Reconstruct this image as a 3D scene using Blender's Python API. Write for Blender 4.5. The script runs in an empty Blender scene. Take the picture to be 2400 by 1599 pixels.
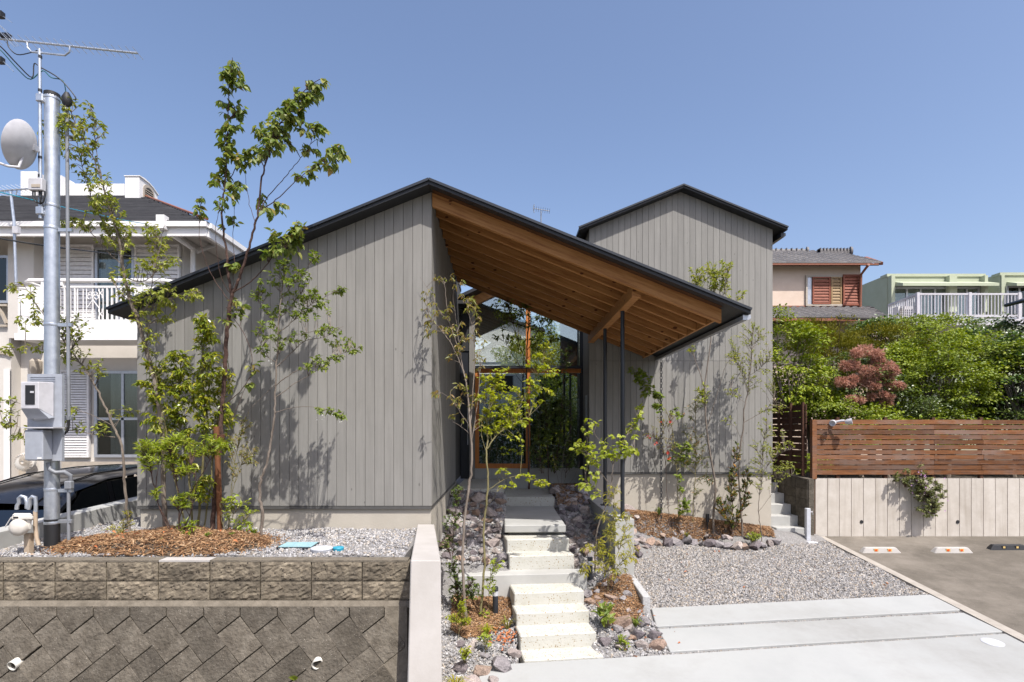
import bpy, bmesh, math, random
import numpy as np
from mathutils import Vector, Matrix

scene = bpy.context.scene
COL = scene.collection
R = math.radians

# ------------------------------------------------------------------ camera
EYE = 2.6                     # camera height above the foot of the garden steps
F, CX, CY = 1300.0, 1180.0, 1010.0   # focal length and principal point of the photograph, in its own pixels
cam_d = bpy.data.cameras.new("camera")
cam = bpy.data.objects.new("camera", cam_d)
COL.objects.link(cam)
cam.location = (0, 0, EYE)
cam.rotation_euler = (R(90), 0, 0)
cam_d.sensor_width = 36.0
cam_d.lens = 36.0 * F / 2400.0
cam_d.shift_x = (1200.0 - CX) / 2400.0
cam_d.shift_y = (CY - 799.5) / 2400.0
cam_d.clip_start = 0.05
cam_d.clip_end = 2000
scene.camera = cam

# ------------------------------------------------------------------ sky, sun, exposure
SUN_TRAVEL = Vector((-0.62, 1.0, -1.85)).normalized()
world = bpy.data.worlds.new("World")
scene.world = world
world.use_nodes = True
wn = world.node_tree.nodes
sky = wn.new("ShaderNodeTexSky")
sky.sky_type = 'NISHITA'
sky.sun_disc = False
sky.sun_elevation = math.asin(-SUN_TRAVEL.z)
sky.sun_rotation = math.atan2(-SUN_TRAVEL.x, -SUN_TRAVEL.y)
sky.altitude = 0
sky.air_density = 1.0
sky.dust_density = 2.9
sky.ozone_density = 1.3
wn["Background"].inputs["Strength"].default_value = 0.148
tintn = wn.new("ShaderNodeMix"); tintn.data_type = 'RGBA'; tintn.blend_type = 'MULTIPLY'; tintn.inputs[0].default_value = 1.0
tintn.inputs[7].default_value = (1.06, 1.05, 1.11, 1)
world.node_tree.links.new(sky.outputs[0], tintn.inputs[6])
world.node_tree.links.new(tintn.outputs[2], wn["Background"].inputs["Color"])
sun_d = bpy.data.lights.new("sun", 'SUN')
sun_d.energy = 4.7
sun_d.angle = R(0.5)
sun_d.color = (1.0, 0.965, 0.915)
sun = bpy.data.objects.new("sun", sun_d)
sun.rotation_euler = SUN_TRAVEL.to_track_quat('-Z', 'Y').to_euler()
sun.location = (10, -15, 30)
COL.objects.link(sun)
scene.view_settings.view_transform = 'Standard'
scene.view_settings.look = 'None'
scene.view_settings.exposure = 0.36
scene.view_settings.gamma = 1.0
scene.view_settings.use_curve_mapping = False
scene.render.engine = 'CYCLES'
scene.cycles.use_denoising = True
scene.cycles.max_bounces = 8
scene.cycles.diffuse_bounces = 2
scene.cycles.transparent_max_bounces = 8

rng = random.Random(11)
nrng = np.random.default_rng(5)

# ------------------------------------------------------------------ helpers
def at(px, py, Y):
    """The point that the photograph shows at pixel (px, py), at depth Y."""
    return Vector(((px - CX) * Y / F, Y, EYE - (py - CY) * Y / F))

def gz(Y):
    """Driveway slope: height of the paving at depth Y."""
    return -0.57 + 0.1 * Y

def ground(px, py):
    Y = F * 3.17 / (py - 880.0)
    return Vector(((px - CX) * Y / F, Y, gz(Y)))

def tag(o, label=None, cat=None, group=None, kind=None):
    if label: o["label"] = label
    if cat: o["category"] = cat
    if group: o["group"] = group
    if kind: o["kind"] = kind
    return o

def empty(name, loc, label, cat, group=None):
    o = bpy.data.objects.new(name, None)
    o.empty_display_size = 0.2
    o.location = loc
    COL.objects.link(o)
    return tag(o, label, cat, group)

def base_of(o):
    v = Vector((0, 0, 0))
    while o is not None:
        v += o.location
        o = o.parent
    return v

class MB:
    """Collects geometry in world coordinates; build() links it as ONE mesh object."""
    def __init__(self):
        self.V, self.F, self.S = [], [], []
    def add(self, verts, faces, smooth=False):
        n = len(self.V)
        self.V += [tuple(v) for v in verts]
        self.F += [tuple(i + n for i in f) for f in faces]
        self.S += [smooth] * len(faces)
        return self
    def box(self, x0, x1, y0, y1, z0, z1):
        return self.hexa([(x0, y0, z0), (x1, y0, z0), (x1, y1, z0), (x0, y1, z0),
                          (x0, y0, z1), (x1, y0, z1), (x1, y1, z1), (x0, y1, z1)])
    def hexa(self, p):
        return self.add(p, [(3, 2, 1, 0), (4, 5, 6, 7), (0, 1, 5, 4), (1, 2, 6, 5), (2, 3, 7, 6), (3, 0, 4, 7)])
    def cbox(self, c, s, M=None):
        h = [d / 2 for d in s]
        p = [Vector((sx * h[0], sy * h[1], sz * h[2])) for sz in (-1, 1) for sx, sy in ((-1, -1), (1, -1), (1, 1), (-1, 1))]
        if M is not None: p = [M @ q for q in p]
        return self.hexa([q + Vector(c) for q in p])
    def bar(self, a, b, w, h, up=(0, 0, 1)):
        a, b = Vector(a), Vector(b)
        d = (b - a).normalized()
        s = d.cross(Vector(up))
        if s.length < 1e-4: s = d.cross(Vector((0, 1, 0)))
        s.normalize()
        u = s.cross(d)
        p = []
        for q in (a, b):
            p += [q - s * w / 2 - u * h / 2, q + s * w / 2 - u * h / 2, q + s * w / 2 + u * h / 2, q - s * w / 2 + u * h / 2]
        return self.add(p, [(0, 1, 2, 3), (7, 6, 5, 4), (0, 4, 5, 1), (1, 5, 6, 2), (2, 6, 7, 3), (3, 7, 4, 0)])
    def prism(self, poly, vec):
        """poly (planar polygon) extruded along vec."""
        n = len(poly); vec = Vector(vec)
        a = [Vector(p) for p in poly]; b = [p + vec for p in a]
        fs = [tuple(range(n)), tuple(reversed(range(n, 2 * n)))]
        fs += [(i, i + n, (i + 1) % n + n, (i + 1) % n) for i in range(n)]
        return self.add(a + b, fs)
    def tube(self, pts, rad, n=7, cap=True):
        pts = [Vector(p) for p in pts]
        if not isinstance(rad, (list, tuple)): rad = [rad] * len(pts)
        vs = []; prev = None
        for i, p in enumerate(pts):
            d = (pts[min(i + 1, len(pts) - 1)] - pts[max(i - 1, 0)])
            d = d.normalized() if d.length > 1e-9 else Vector((0, 0, 1))
            if prev is None:
                u = d.orthogonal().normalized()
            else:
                u = prev - d * prev.dot(d)
                u = u.normalized() if u.length > 1e-6 else d.orthogonal().normalized()
            prev = u
            w = d.cross(u)
            for k in range(n):
                t = 2 * math.pi * k / n
                vs.append(p + (u * math.cos(t) + w * math.sin(t)) * rad[i])
        fs = []
        for i in range(len(pts) - 1):
            for k in range(n):
                k2 = (k + 1) % n
                fs.append((i * n + k, i * n + k2, (i + 1) * n + k2, (i + 1) * n + k))
        if cap:
            fs.append(tuple(reversed(range(n))))
            fs.append(tuple(range((len(pts) - 1) * n, len(pts) * n)))
        return self.add(vs, fs, True)
    def lathe(self, prof, c, axis=(0, 0, 1), n=16):
        """prof: (radius, height along axis) pairs from c."""
        ax = Vector(axis).normalized(); u = ax.orthogonal().normalized(); w = ax.cross(u); c = Vector(c)
        vs = []
        for r, h in prof:
            for k in range(n):
                t = 2 * math.pi * k / n
                vs.append(c + ax * h + (u * math.cos(t) + w * math.sin(t)) * r)
        fs = []
        for i in range(len(prof) - 1):
            for k in range(n):
                k2 = (k + 1) % n
                fs.append((i * n + k, i * n + k2, (i + 1) * n + k2, (i + 1) * n + k))
        fs.append(tuple(reversed(range(n)))); fs.append(tuple(range((len(prof) - 1) * n, len(prof) * n)))
        return self.add(vs, fs, True)
    def build(self, name, mat, parent=None, loc=None, bevel=0.0):
        me = bpy.data.meshes.new(name)
        off = base_of(parent) if parent is not None else (Vector(loc) if loc is not None else Vector((0, 0, 0)))
        me.from_pydata([(v[0] - off.x, v[1] - off.y, v[2] - off.z) for v in self.V], [], self.F)
        me.polygons.foreach_set("use_smooth", self.S)
        if bevel:
            bm = bmesh.new(); bm.from_mesh(me)
            bmesh.ops.bevel(bm, geom=list(bm.edges), offset=bevel, segments=1, affect='EDGES', clamp_overlap=True)
            bm.to_mesh(me); bm.free()
        me.materials.append(mat)
        if any(self.S) and not bevel: me.set_sharp_from_angle(angle=R(38))
        me.update()
        o = bpy.data.objects.new(name, me)
        COL.objects.link(o)
        if parent is not None: o.parent = parent
        elif loc is not None: o.location = off
        return o

def fix_normals(o):
    bm = bmesh.new(); bm.from_mesh(o.data)
    bmesh.ops.recalc_face_normals(bm, faces=bm.faces)
    bm.to_mesh(o.data); bm.free()
    return o

def np_mesh(name, V, Fc, mat, parent=None, loc=None, smooth=False):
    off = base_of(parent) if parent is not None else (Vector(loc) if loc is not None else Vector((0, 0, 0)))
    V = np.asarray(V, dtype=np.float32) - np.array(off, dtype=np.float32)
    Fc = np.asarray(Fc, dtype=np.int32)
    me = bpy.data.meshes.new(name)
    me.vertices.add(len(V)); me.vertices.foreach_set("co", V.ravel())
    k = Fc.shape[1]
    me.loops.add(Fc.size); me.loops.foreach_set("vertex_index", Fc.ravel())
    me.polygons.add(len(Fc))
    me.polygons.foreach_set("loop_start", np.arange(0, Fc.size, k, dtype=np.int32))
    try: me.polygons.foreach_set("loop_total", np.full(len(Fc), k, dtype=np.int32))
    except Exception: pass
    me.polygons.foreach_set("use_smooth", np.full(len(Fc), smooth))
    me.materials.append(mat)
    me.update(calc_edges=True); me.validate()
    o = bpy.data.objects.new(name, me)
    COL.objects.link(o)
    if parent is not None: o.parent = parent
    elif loc is not None: o.location = off
    return o

def structure(name, mb, mat):
    return tag(mb.build(name, mat), kind="structure")

# ------------------------------------------------------------------ materials
def nodes_of(name):
    m = bpy.data.materials.new(name); m.use_nodes = True
    nt = m.node_tree
    return m, nt, nt.nodes, nt.links, nt.nodes["Principled BSDF"]

def rgb(c): return (c[0], c[1], c[2], 1.0)

def pmat(name, cols, scale=6.0, detail=5.0, rough=0.8, bump=0.15, bscale=None, stretch=(1, 1, 1), vary=0.0, island=False,
         metal=0.0, spec=0.3, spots=None, blot=None, streak=None, rot=(0, 0, 0), lo=0.3, hi=0.7):
    """Mottled surface: noise between cols; vary = brightness change from object to object (or island to island);
    spots = (scale, size, colour), blot = (scale, colour, amount) large stains, streak = (colour, amount) vertical runs."""
    m, nt, N, L, b = nodes_of(name)
    tc = N.new("ShaderNodeTexCoord")
    oi = N.new("ShaderNodeObjectInfo")
    mul = N.new("ShaderNodeVectorMath"); mul.operation = 'SCALE'
    comb = N.new("ShaderNodeCombineXYZ")
    L.new(oi.outputs["Random"], comb.inputs[0]); L.new(oi.outputs["Random"], comb.inputs[1]); L.new(oi.outputs["Random"], comb.inputs[2])
    L.new(comb.outputs[0], mul.inputs[0]); mul.inputs["Scale"].default_value = 57.0
    addv = N.new("ShaderNodeVectorMath"); addv.operation = 'ADD'
    mp = N.new("ShaderNodeMapping"); mp.inputs["Scale"].default_value = stretch; mp.inputs["Rotation"].default_value = rot
    if any(rot):
        mp.vector_type = 'TEXTURE'; mp.inputs["Scale"].default_value = [1.0 / k for k in stretch]
    L.new(tc.outputs["Object"], addv.inputs[0]); L.new(mul.outputs[0], addv.inputs[1])
    L.new(addv.outputs[0], mp.inputs[0])
    nz = N.new("ShaderNodeTexNoise"); nz.inputs["Scale"].default_value = scale; nz.inputs["Detail"].default_value = detail
    nz.inputs["Roughness"].default_value = 0.62
    L.new(mp.outputs[0], nz.inputs["Vector"])
    cr = N.new("ShaderNodeValToRGB")
    el = cr.color_ramp.elements
    el[0].position = lo; el[0].color = rgb(cols[0]); el[1].position = hi; el[1].color = rgb(cols[-1])
    for i, c in enumerate(cols[1:-1]):
        e = el.new(lo + (hi - lo) * (i + 1) / (len(cols) - 1)); e.color = rgb(c)
    L.new(nz.outputs[0], cr.inputs[0])
    col = cr.outputs[0]
    def mixc(fac, a, c, mode='MIX'):
        mx = N.new("ShaderNodeMix"); mx.data_type = 'RGBA'; mx.blend_type = mode
        if isinstance(fac, float): mx.inputs[0].default_value = fac
        else: L.new(fac, mx.inputs[0])
        L.new(a, mx.inputs[6])
        if isinstance(c, tuple): mx.inputs[7].default_value = rgb(c)
        else: L.new(c, mx.inputs[7])
        return mx.outputs[2]
    def ramp(src, a, z):
        mr = N.new("ShaderNodeMapRange"); mr.inputs[1].default_value = a; mr.inputs[2].default_value = z
        L.new(src, mr.inputs[0]); return mr.outputs[0]
    def times(src, k):
        mm = N.new("ShaderNodeMath"); mm.operation = 'MULTIPLY'; L.new(src, mm.inputs[0]); mm.inputs[1].default_value = k
        return mm.outputs[0]
    if blot:
        n2 = N.new("ShaderNodeTexNoise"); n2.inputs["Scale"].default_value = blot[0]; n2.inputs["Detail"].default_value = 6
        n2.inputs["Roughness"].default_value = 0.7
        L.new(addv.outputs[0], n2.inputs["Vector"])
        col = mixc(times(ramp(n2.outputs[0], 0.45, 0.68), blot[2]), col, blot[1])
    if streak:
        mp2 = N.new("ShaderNodeMapping"); mp2.inputs["Scale"].default_value = (9, 9, 0.7)
        L.new(addv.outputs[0], mp2.inputs[0])
        n3 = N.new("ShaderNodeTexNoise"); n3.inputs["Scale"].default_value = 1.0; n3.inputs["Detail"].default_value = 5
        L.new(mp2.outputs[0], n3.inputs["Vector"])
        col = mixc(times(ramp(n3.outputs[0], 0.5, 0.72), streak[1]), col, streak[0])
    if spots:
        vo = N.new("ShaderNodeTexVoronoi"); vo.inputs["Scale"].default_value = spots[0]
        if len(spots) > 3:
            mp3 = N.new("ShaderNodeMapping"); mp3.inputs["Scale"].default_value = spots[3]
            L.new(addv.outputs[0], mp3.inputs[0]); L.new(mp3.outputs[0], vo.inputs["Vector"])
        else:
            L.new(addv.outputs[0], vo.inputs["Vector"])
        wn_ = N.new("ShaderNodeTexWhiteNoise"); wn_.noise_dimensions = '3D'
        L.new(vo.outputs["Position"], wn_.inputs["Vector"])
        sz = times(wn_.outputs[0], spots[1])
        sub = N.new("ShaderNodeMath"); sub.operation = 'SUBTRACT'; L.new(sz, sub.inputs[0]); L.new(vo.outputs["Distance"], sub.inputs[1])
        col = mixc(ramp(sub.outputs[0], 0.0, spots[1] * 0.25), col, spots[2])
    if vary:
        if island:
            ge = N.new("ShaderNodeNewGeometry")
            ad = N.new("ShaderNodeMath"); ad.operation = 'ADD'; L.new(ge.outputs["Random Per Island"], ad.inputs[0]); L.new(oi.outputs["Random"], ad.inputs[1])
            fr = N.new("ShaderNodeMath"); fr.operation = 'FRACT'; L.new(ad.outputs[0], fr.inputs[0])
            src = fr.outputs[0]
        else:
            src = oi.outputs["Random"]
        mr = N.new("ShaderNodeMapRange"); mr.inputs[3].default_value = 1 - vary; mr.inputs[4].default_value = 1 + vary
        L.new(src, mr.inputs[0])
        hs = N.new("ShaderNodeHueSaturation"); L.new(mr.outputs[0], hs.inputs["Value"]); L.new(col, hs.inputs["Color"])
        col = hs.outputs[0]
    L.new(col, b.inputs["Base Color"])
    b.inputs["Roughness"].default_value = rough
    b.inputs["Metallic"].default_value = metal
    b.inputs["Specular IOR Level"].default_value = spec
    if bump:
        nb = N.new("ShaderNodeTexNoise"); nb.inputs["Scale"].default_value = bscale or scale * 4; nb.inputs["Detail"].default_value = 6
        L.new(mp.outputs[0], nb.inputs["Vector"])
        bp = N.new("ShaderNodeBump"); bp.inputs["Strength"].default_value = bump; bp.inputs["Distance"].default_value = 0.02
        L.new(nb.outputs[0], bp.inputs["Height"]); L.new(bp.outputs[0], b.inputs["Normal"])
    return m

def flat(name, c, rough=0.5, metal=0.0, spec=0.5):
    m, nt, N, L, b = nodes_of(name)
    nz = N.new("ShaderNodeTexNoise"); nz.inputs["Scale"].default_value = 14; nz.inputs["Detail"].default_value = 4
    tc = N.new("ShaderNodeTexCoord"); L.new(tc.outputs["Object"], nz.inputs["Vector"])
    cr = N.new("ShaderNodeValToRGB")
    cr.color_ramp.elements[0].position = 0.3; cr.color_ramp.elements[0].color = rgb([x * 0.88 for x in c])
    cr.color_ramp.elements[1].position = 0.7; cr.color_ramp.elements[1].color = rgb([min(1, x * 1.06) for x in c])
    L.new(nz.outputs[0], cr.inputs[0]); L.new(cr.outputs[0], b.inputs["Base Color"])
    b.inputs["Roughness"].default_value = rough; b.inputs["Metallic"].default_value = metal
    b.inputs["Specular IOR Level"].default_value = spec
    return m

def colours(name, cols, rough=0.8, spec=0.3, translucent=0.0, tcol=None, noise=0.0, bump=0.0):
    """Each island (leaf, stone, chip) or object takes its own colour from the list."""
    m, nt, N, L, b = nodes_of(name)
    ge = N.new("ShaderNodeNewGeometry"); oi = N.new("ShaderNodeObjectInfo")
    ad = N.new("ShaderNodeMath"); ad.operation = 'ADD'; L.new(ge.outputs["Random Per Island"], ad.inputs[0]); L.new(oi.outputs["Random"], ad.inputs[1])
    fr = N.new("ShaderNodeMath"); fr.operation = 'FRACT'; L.new(ad.outputs[0], fr.inputs[0])
    cr = N.new("ShaderNodeValToRGB"); el = cr.color_ramp.elements
    el[0].position = 0; el[0].color = rgb(cols[0]); el[1].position = 1; el[1].color = rgb(cols[-1])
    for i, c in enumerate(cols[1:-1]):
        e = el.new((i + 1) / (len(cols) - 1)); e.color = rgb(c)
    L.new(fr.outputs[0], cr.inputs[0])
    col = cr.outputs[0]
    if noise:
        tc = N.new("ShaderNodeTexCoord")
        nz = N.new("ShaderNodeTexNoise"); nz.inputs["Scale"].default_value = 9; nz.inputs["Detail"].default_value = 8; nz.inputs["Roughness"].default_value = 0.7
        L.new(tc.outputs["Object"], nz.inputs["Vector"])
        mr = N.new("ShaderNodeMapRange"); mr.inputs[1].default_value = 0.3; mr.inputs[2].default_value = 0.7
        mr.inputs[3].default_value = 1 - noise; mr.inputs[4].default_value = 1 + noise
        L.new(nz.outputs[0], mr.inputs[0])
        hs = N.new("ShaderNodeHueSaturation"); L.new(mr.outputs[0], hs.inputs["Value"]); L.new(col, hs.inputs["Color"]); col = hs.outputs[0]
        if bump:
            bp = N.new("ShaderNodeBump"); bp.inputs["Strength"].default_value = bump; bp.inputs["Distance"].default_value = 0.03
            L.new(nz.outputs[0], bp.inputs["Height"]); L.new(bp.outputs[0], b.inputs["Normal"])
    L.new(col, b.inputs["Base Color"])
    b.inputs["Roughness"].default_value = rough; b.inputs["Specular IOR Level"].default_value = spec
    if translucent:
        tr = N.new("ShaderNodeBsdfTranslucent")
        hs = N.new("ShaderNodeHueSaturation"); hs.inputs["Saturation"].default_value = 1.15; hs.inputs["Value"].default_value = 1.5
        L.new(col, hs.inputs["Color"]); L.new(hs.outputs[0], tr.inputs["Color"])
        mx = N.new("ShaderNodeMixShader"); mx.inputs[0].default_value = translucent
        L.new(b.outputs[0], mx.inputs[1]); L.new(tr.outputs[0], mx.inputs[2])
        L.new(mx.outputs[0], N["Material Output"].inputs["Surface"])
    return m

def glass(name, refl=0.3, tint=(0.88, 0.92, 0.9), through=0.7):
    m, nt, N, L, b = nodes_of(name)
    N.remove(b)
    g = N.new("ShaderNodeBsdfGlossy"); g.inputs["Roughness"].default_value = 0.0; g.inputs["Color"].default_value = (0.95, 1, 0.98, 1)
    t = N.new("ShaderNodeBsdfTransparent"); t.inputs["Color"].default_value = rgb([c * through for c in tint])
    lw = N.new("ShaderNodeFresnel"); lw.inputs["IOR"].default_value = 1.5
    mr = N.new("ShaderNodeMapRange"); mr.inputs[3].default_value = refl; mr.inputs[4].default_value = 1.0
    L.new(lw.outputs[0], mr.inputs[0])
    mx = N.new("ShaderNodeMixShader"); L.new(mr.outputs[0], mx.inputs[0]); L.new(t.outputs[0], mx.inputs[1]); L.new(g.outputs[0], mx.inputs[2])
    L.new(mx.outputs[0], N["Material Output"].inputs["Surface"])
    return m

M = {}
M['board'] = pmat('grey_stained_cedar', [(0.222, 0.213, 0.196), (0.246, 0.236, 0.218), (0.266, 0.255, 0.236)], scale=3, stretch=(9, 9, 0.5), rough=0.85, bump=0.06, vary=0.055, blot=(0.7, (0.20, 0.192, 0.178), 0.5),
                  spots=(3.2, 0.10, (0.15, 0.142, 0.13), (2.2, 2.2, 1.1)), spec=0.15)
M['backing'] = flat('dark_groove_backing', (0.07, 0.068, 0.064), 0.9)
M['render'] = pmat('beige_render', [(0.42, 0.38, 0.32), (0.47, 0.43, 0.365)], scale=2.5, rough=0.9, bump=0.1, bscale=60, spec=0.1, blot=(1.2, (0.36, 0.33, 0.28), 0.4))
M['roofmetal'] = pmat('black_roof_metal', [(0.016, 0.017, 0.02), (0.024, 0.025, 0.028)], scale=2, rough=0.5, bump=0.0, spec=0.4)
M['soffit'] = flat('black_soffit', (0.022, 0.023, 0.025), 0.7)
M['timber'] = pmat('douglas_fir', [(0.215, 0.085, 0.027), (0.335, 0.155, 0.052), (0.40, 0.20, 0.075)], scale=2.0, stretch=(1.1, 16, 16), rot=(0, math.atan(0.403), 0), rough=0.6, bump=0.05, vary=0.2,
                   spots=(6.0, 0.22, (0.09, 0.03, 0.01), (0.9, 1.6, 1.6)), spec=0.25)
M['deck'] = pmat('roof_deck_plywood', [(0.06, 0.025, 0.010), (0.10, 0.042, 0.016)], scale=2, stretch=(1, 5, 5), rough=0.7, bump=0.0, vary=0.1, spots=(2.2, 0.16, (0.1, 0.035, 0.012)))  # colour set very dark to paint in the shadow gaps between the rafters
M['doorwood'] = pmat('orange_door_wood', [(0.42, 0.14, 0.035), (0.55, 0.21, 0.06)], scale=3, stretch=(12, 12, 1), rough=0.5, bump=0.03, vary=0.06, spec=0.3)
M['flashing'] = flat('grey_flashing', (0.085, 0.082, 0.078), 0.5)
M['steel'] = flat('dark_steel', (0.022, 0.025, 0.032), 0.4)
M['glass'] = glass('window_glass', 0.20, through=0.88)
M['glass2'] = glass('old_window_glass', 0.03, through=0.8)
M['concrete'] = pmat('smooth_concrete', [(0.37, 0.365, 0.345), (0.45, 0.445, 0.425)], scale=2.2, rough=0.85, bump=0.06, bscale=40, spec=0.2, blot=(0.9, (0.32, 0.315, 0.295), 0.5))
M['slab'] = pmat('driveway_concrete', [(0.325, 0.33, 0.322), (0.385, 0.388, 0.378)], scale=1.1, detail=7, rough=0.85, bump=0.05, bscale=50, spec=0.2, blot=(0.55, (0.24, 0.236, 0.222), 0.75))
M['whiteconc'] = pmat('pale_concrete', [(0.39, 0.365, 0.34), (0.45, 0.425, 0.40)], scale=2.0, rough=0.9, bump=0.05, bscale=50, spec=0.15, blot=(1.5, (0.34, 0.315, 0.285), 0.55))
M['stepconc'] = pmat('speckled_cast_concrete', [(0.465, 0.455, 0.41), (0.53, 0.52, 0.47)], scale=3, rough=0.9, bump=0.2, bscale=45, spec=0.15, spots=(42, 0.40, (0.27, 0.20, 0.11)), blot=(3.0, (0.36, 0.345, 0.285), 0.6))
M['oldblock'] = pmat('split_face_block', [(0.10, 0.085, 0.065), (0.21, 0.175, 0.13), (0.33, 0.28, 0.205)], scale=11, detail=9, rough=0.95, bump=0.9, bscale=24, vary=0.22, spec=0.1, blot=(2.4, (0.09, 0.078, 0.062), 0.7), spots=(30, 0.30, (0.04, 0.035, 0.03)))
M['kenchi'] = pmat('weathered_block', [(0.075, 0.064, 0.050), (0.118, 0.102, 0.081), (0.165, 0.145, 0.117)], scale=9, detail=9, rough=0.95, bump=0.9, bscale=34, vary=0.20, spec=0.1, blot=(2.0, (0.075, 0.066, 0.054), 0.7), spots=(60, 0.2, (0.33, 0.30, 0.26)))
M['mortar'] = pmat('old_mortar', [(0.12, 0.103, 0.08), (0.20, 0.173, 0.137)], scale=10, rough=0.95, bump=0.5, spec=0.1)
M['mortar2'] = pmat('dark_joint', [(0.045, 0.038, 0.03), (0.08, 0.07, 0.056)], scale=10, rough=0.95, bump=0.4, spec=0.1)
M['soil'] = pmat('dark_soil', [(0.06, 0.05, 0.04), (0.12, 0.10, 0.08)], scale=12, rough=1, bump=0.6, spec=0.05)
M['gravelbase'] = pmat('gravel_bed_base', [(0.16, 0.15, 0.145), (0.30, 0.29, 0.28)], scale=40, rough=0.95, bump=0.5, spec=0.1)
M['gravel'] = colours('crushed_stone', [(0.40, 0.39, 0.39), (0.24, 0.235, 0.24), (0.46, 0.44, 0.42), (0.33, 0.32, 0.325), (0.19, 0.185, 0.19), (0.42, 0.36, 0.29), (0.50, 0.49, 0.48), (0.30, 0.285, 0.28), (0.36, 0.35, 0.36)], rough=0.9)
M['gravel2'] = colours('mixed_crushed_stone', [(0.38, 0.36, 0.345), (0.22, 0.215, 0.215), (0.46, 0.42, 0.38), (0.31, 0.295, 0.29), (0.16, 0.158, 0.162), (0.41, 0.33, 0.245), (0.50, 0.475, 0.445), (0.28, 0.27, 0.27), (0.38, 0.37, 0.37)], rough=0.9)
ROCK_TONES = {}
for tone_, cs_ in (("pale pinkish grey", [(0.40, 0.335, 0.31), (0.34, 0.29, 0.27), (0.44, 0.38, 0.345)]), ("mid grey", [(0.27, 0.245, 0.25), (0.32, 0.295, 0.295), (0.24, 0.22, 0.225)]),
                   ("dark purplish", [(0.20, 0.17, 0.175), (0.155, 0.135, 0.142), (0.235, 0.20, 0.20)]), ("rusty brown", [(0.36, 0.25, 0.185), (0.31, 0.225, 0.185), (0.40, 0.30, 0.235)])):
    ROCK_TONES[tone_] = colours("rock_" + tone_.replace(" ", "_"), cs_, rough=0.9, noise=0.42, bump=0.9)
M['mulch'] = colours('bark_chips', [(0.33, 0.18, 0.085), (0.17, 0.085, 0.042), (0.46, 0.30, 0.165), (0.26, 0.135, 0.065), (0.38, 0.225, 0.115), (0.12, 0.06, 0.034), (0.52, 0.36, 0.22)], rough=0.9)
M['asphalt'] = pmat('worn_asphalt', [(0.11, 0.096, 0.079), (0.155, 0.136, 0.112)], scale=3, detail=9, rough=0.95, bump=0.25, bscale=120, spec=0.15, blot=(0.6, (0.25, 0.22, 0.185), 0.8), spots=(60, 0.2, (0.30, 0.28, 0.25)))
M['edging'] = pmat('pale_edge_concrete', [(0.30, 0.27, 0.235), (0.39, 0.355, 0.31)], scale=6, rough=0.95, bump=0.15, spec=0.1)
M['granite'] = pmat('granite', [(0.30, 0.295, 0.29), (0.52, 0.515, 0.51)], scale=60, detail=4, rough=0.8, bump=0.2, spec=0.2)
M['panelconc'] = pmat('formed_concrete_wall', [(0.47, 0.425, 0.37), (0.55, 0.505, 0.45)], scale=5, rough=0.92, bump=0.15, bscale=50, vary=0.04, spec=0.1, streak=((0.33, 0.285, 0.235), 0.55), blot=(3.0, (0.40, 0.355, 0.30), 0.4))
M['rust'] = flat('rusty_joint', (0.40, 0.28, 0.20), 0.9)
M['slat'] = pmat('weathered_red_cedar', [(0.080, 0.052, 0.040), (0.15, 0.062, 0.027), (0.20, 0.085, 0.036), (0.19, 0.13, 0.10)], scale=3.0, stretch=(1.1, 16, 16), rough=0.85, bump=0.25, vary=0.28, spec=0.15, lo=0.28, hi=0.74, blot=(1.1, (0.17, 0.125, 0.105), 0.75))
M['slatdark'] = pmat('dark_cedar', [(0.05, 0.022, 0.014), (0.095, 0.045, 0.026)], scale=3, stretch=(10, 1, 10), rough=0.8, bump=0.1, vary=0.15)
M['white'] = pmat('white_paint', [(0.74, 0.72, 0.70), (0.80, 0.78, 0.76)], scale=2, rough=0.6, bump=0.0, blot=(1.0, (0.64, 0.61, 0.58), 0.4))
M['cream'] = pmat('cream_stucco', [(0.58, 0.54, 0.49), (0.64, 0.60, 0.55)], scale=2, rough=0.9, bump=0.1, bscale=60, spec=0.1, blot=(0.7, (0.54, 0.50, 0.45), 0.4))
M['creamtrim'] = flat('beige_trim', (0.42, 0.36, 0.29), 0.7)
M['shutter'] = flat('white_shutter', (0.72, 0.69, 0.67), 0.55)
M['shingle'] = pmat('charcoal_shingle', [(0.045, 0.045, 0.05), (0.075, 0.075, 0.08)], scale=5, stretch=(0.6, 3, 6), rough=0.85, bump=0.2, spec=0.15, vary=0.15, island=True)
M['alu'] = flat('aluminium_frame', (0.48, 0.49, 0.52), 0.35, 0.6)
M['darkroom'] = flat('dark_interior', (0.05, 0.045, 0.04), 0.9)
M['curtain'] = pmat('pale_curtain', [(0.42, 0.41, 0.40), (0.58, 0.57, 0.55)], scale=3, stretch=(8, 8, 0.3), rough=0.9, bump=0.1)
M['ochre'] = flat('ochre_curtain', (0.42, 0.26, 0.05), 0.9)
M['galv'] = pmat('galvanised_steel', [(0.42, 0.45, 0.50), (0.58, 0.61, 0.65)], scale=14, detail=3, rough=0.42, bump=0.03, metal=0.75, spec=0.5)
M['conduit'] = flat('grey_conduit', (0.21, 0.22, 0.24), 0.5)
M['boxgrey'] = flat('grey_plastic_box', (0.33, 0.35, 0.39), 0.5)
M['boxpale'] = flat('pale_plastic_box', (0.52, 0.51, 0.53), 0.45)
M['blackrubber'] = flat('black_rubber', (0.015, 0.015, 0.017), 0.6)
M['ivory'] = flat('ivory_casting', (0.60, 0.56, 0.50), 0.5)
M['pvc'] = flat('beige_pipe', (0.45, 0.35, 0.25), 0.6)
M['pvcwhite'] = flat('white_pvc', (0.66, 0.63, 0.56), 0.5)
M['carblack'] = flat('black_car_paint', (0.012, 0.012, 0.014), 0.12, 0.0, 0.7)
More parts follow.
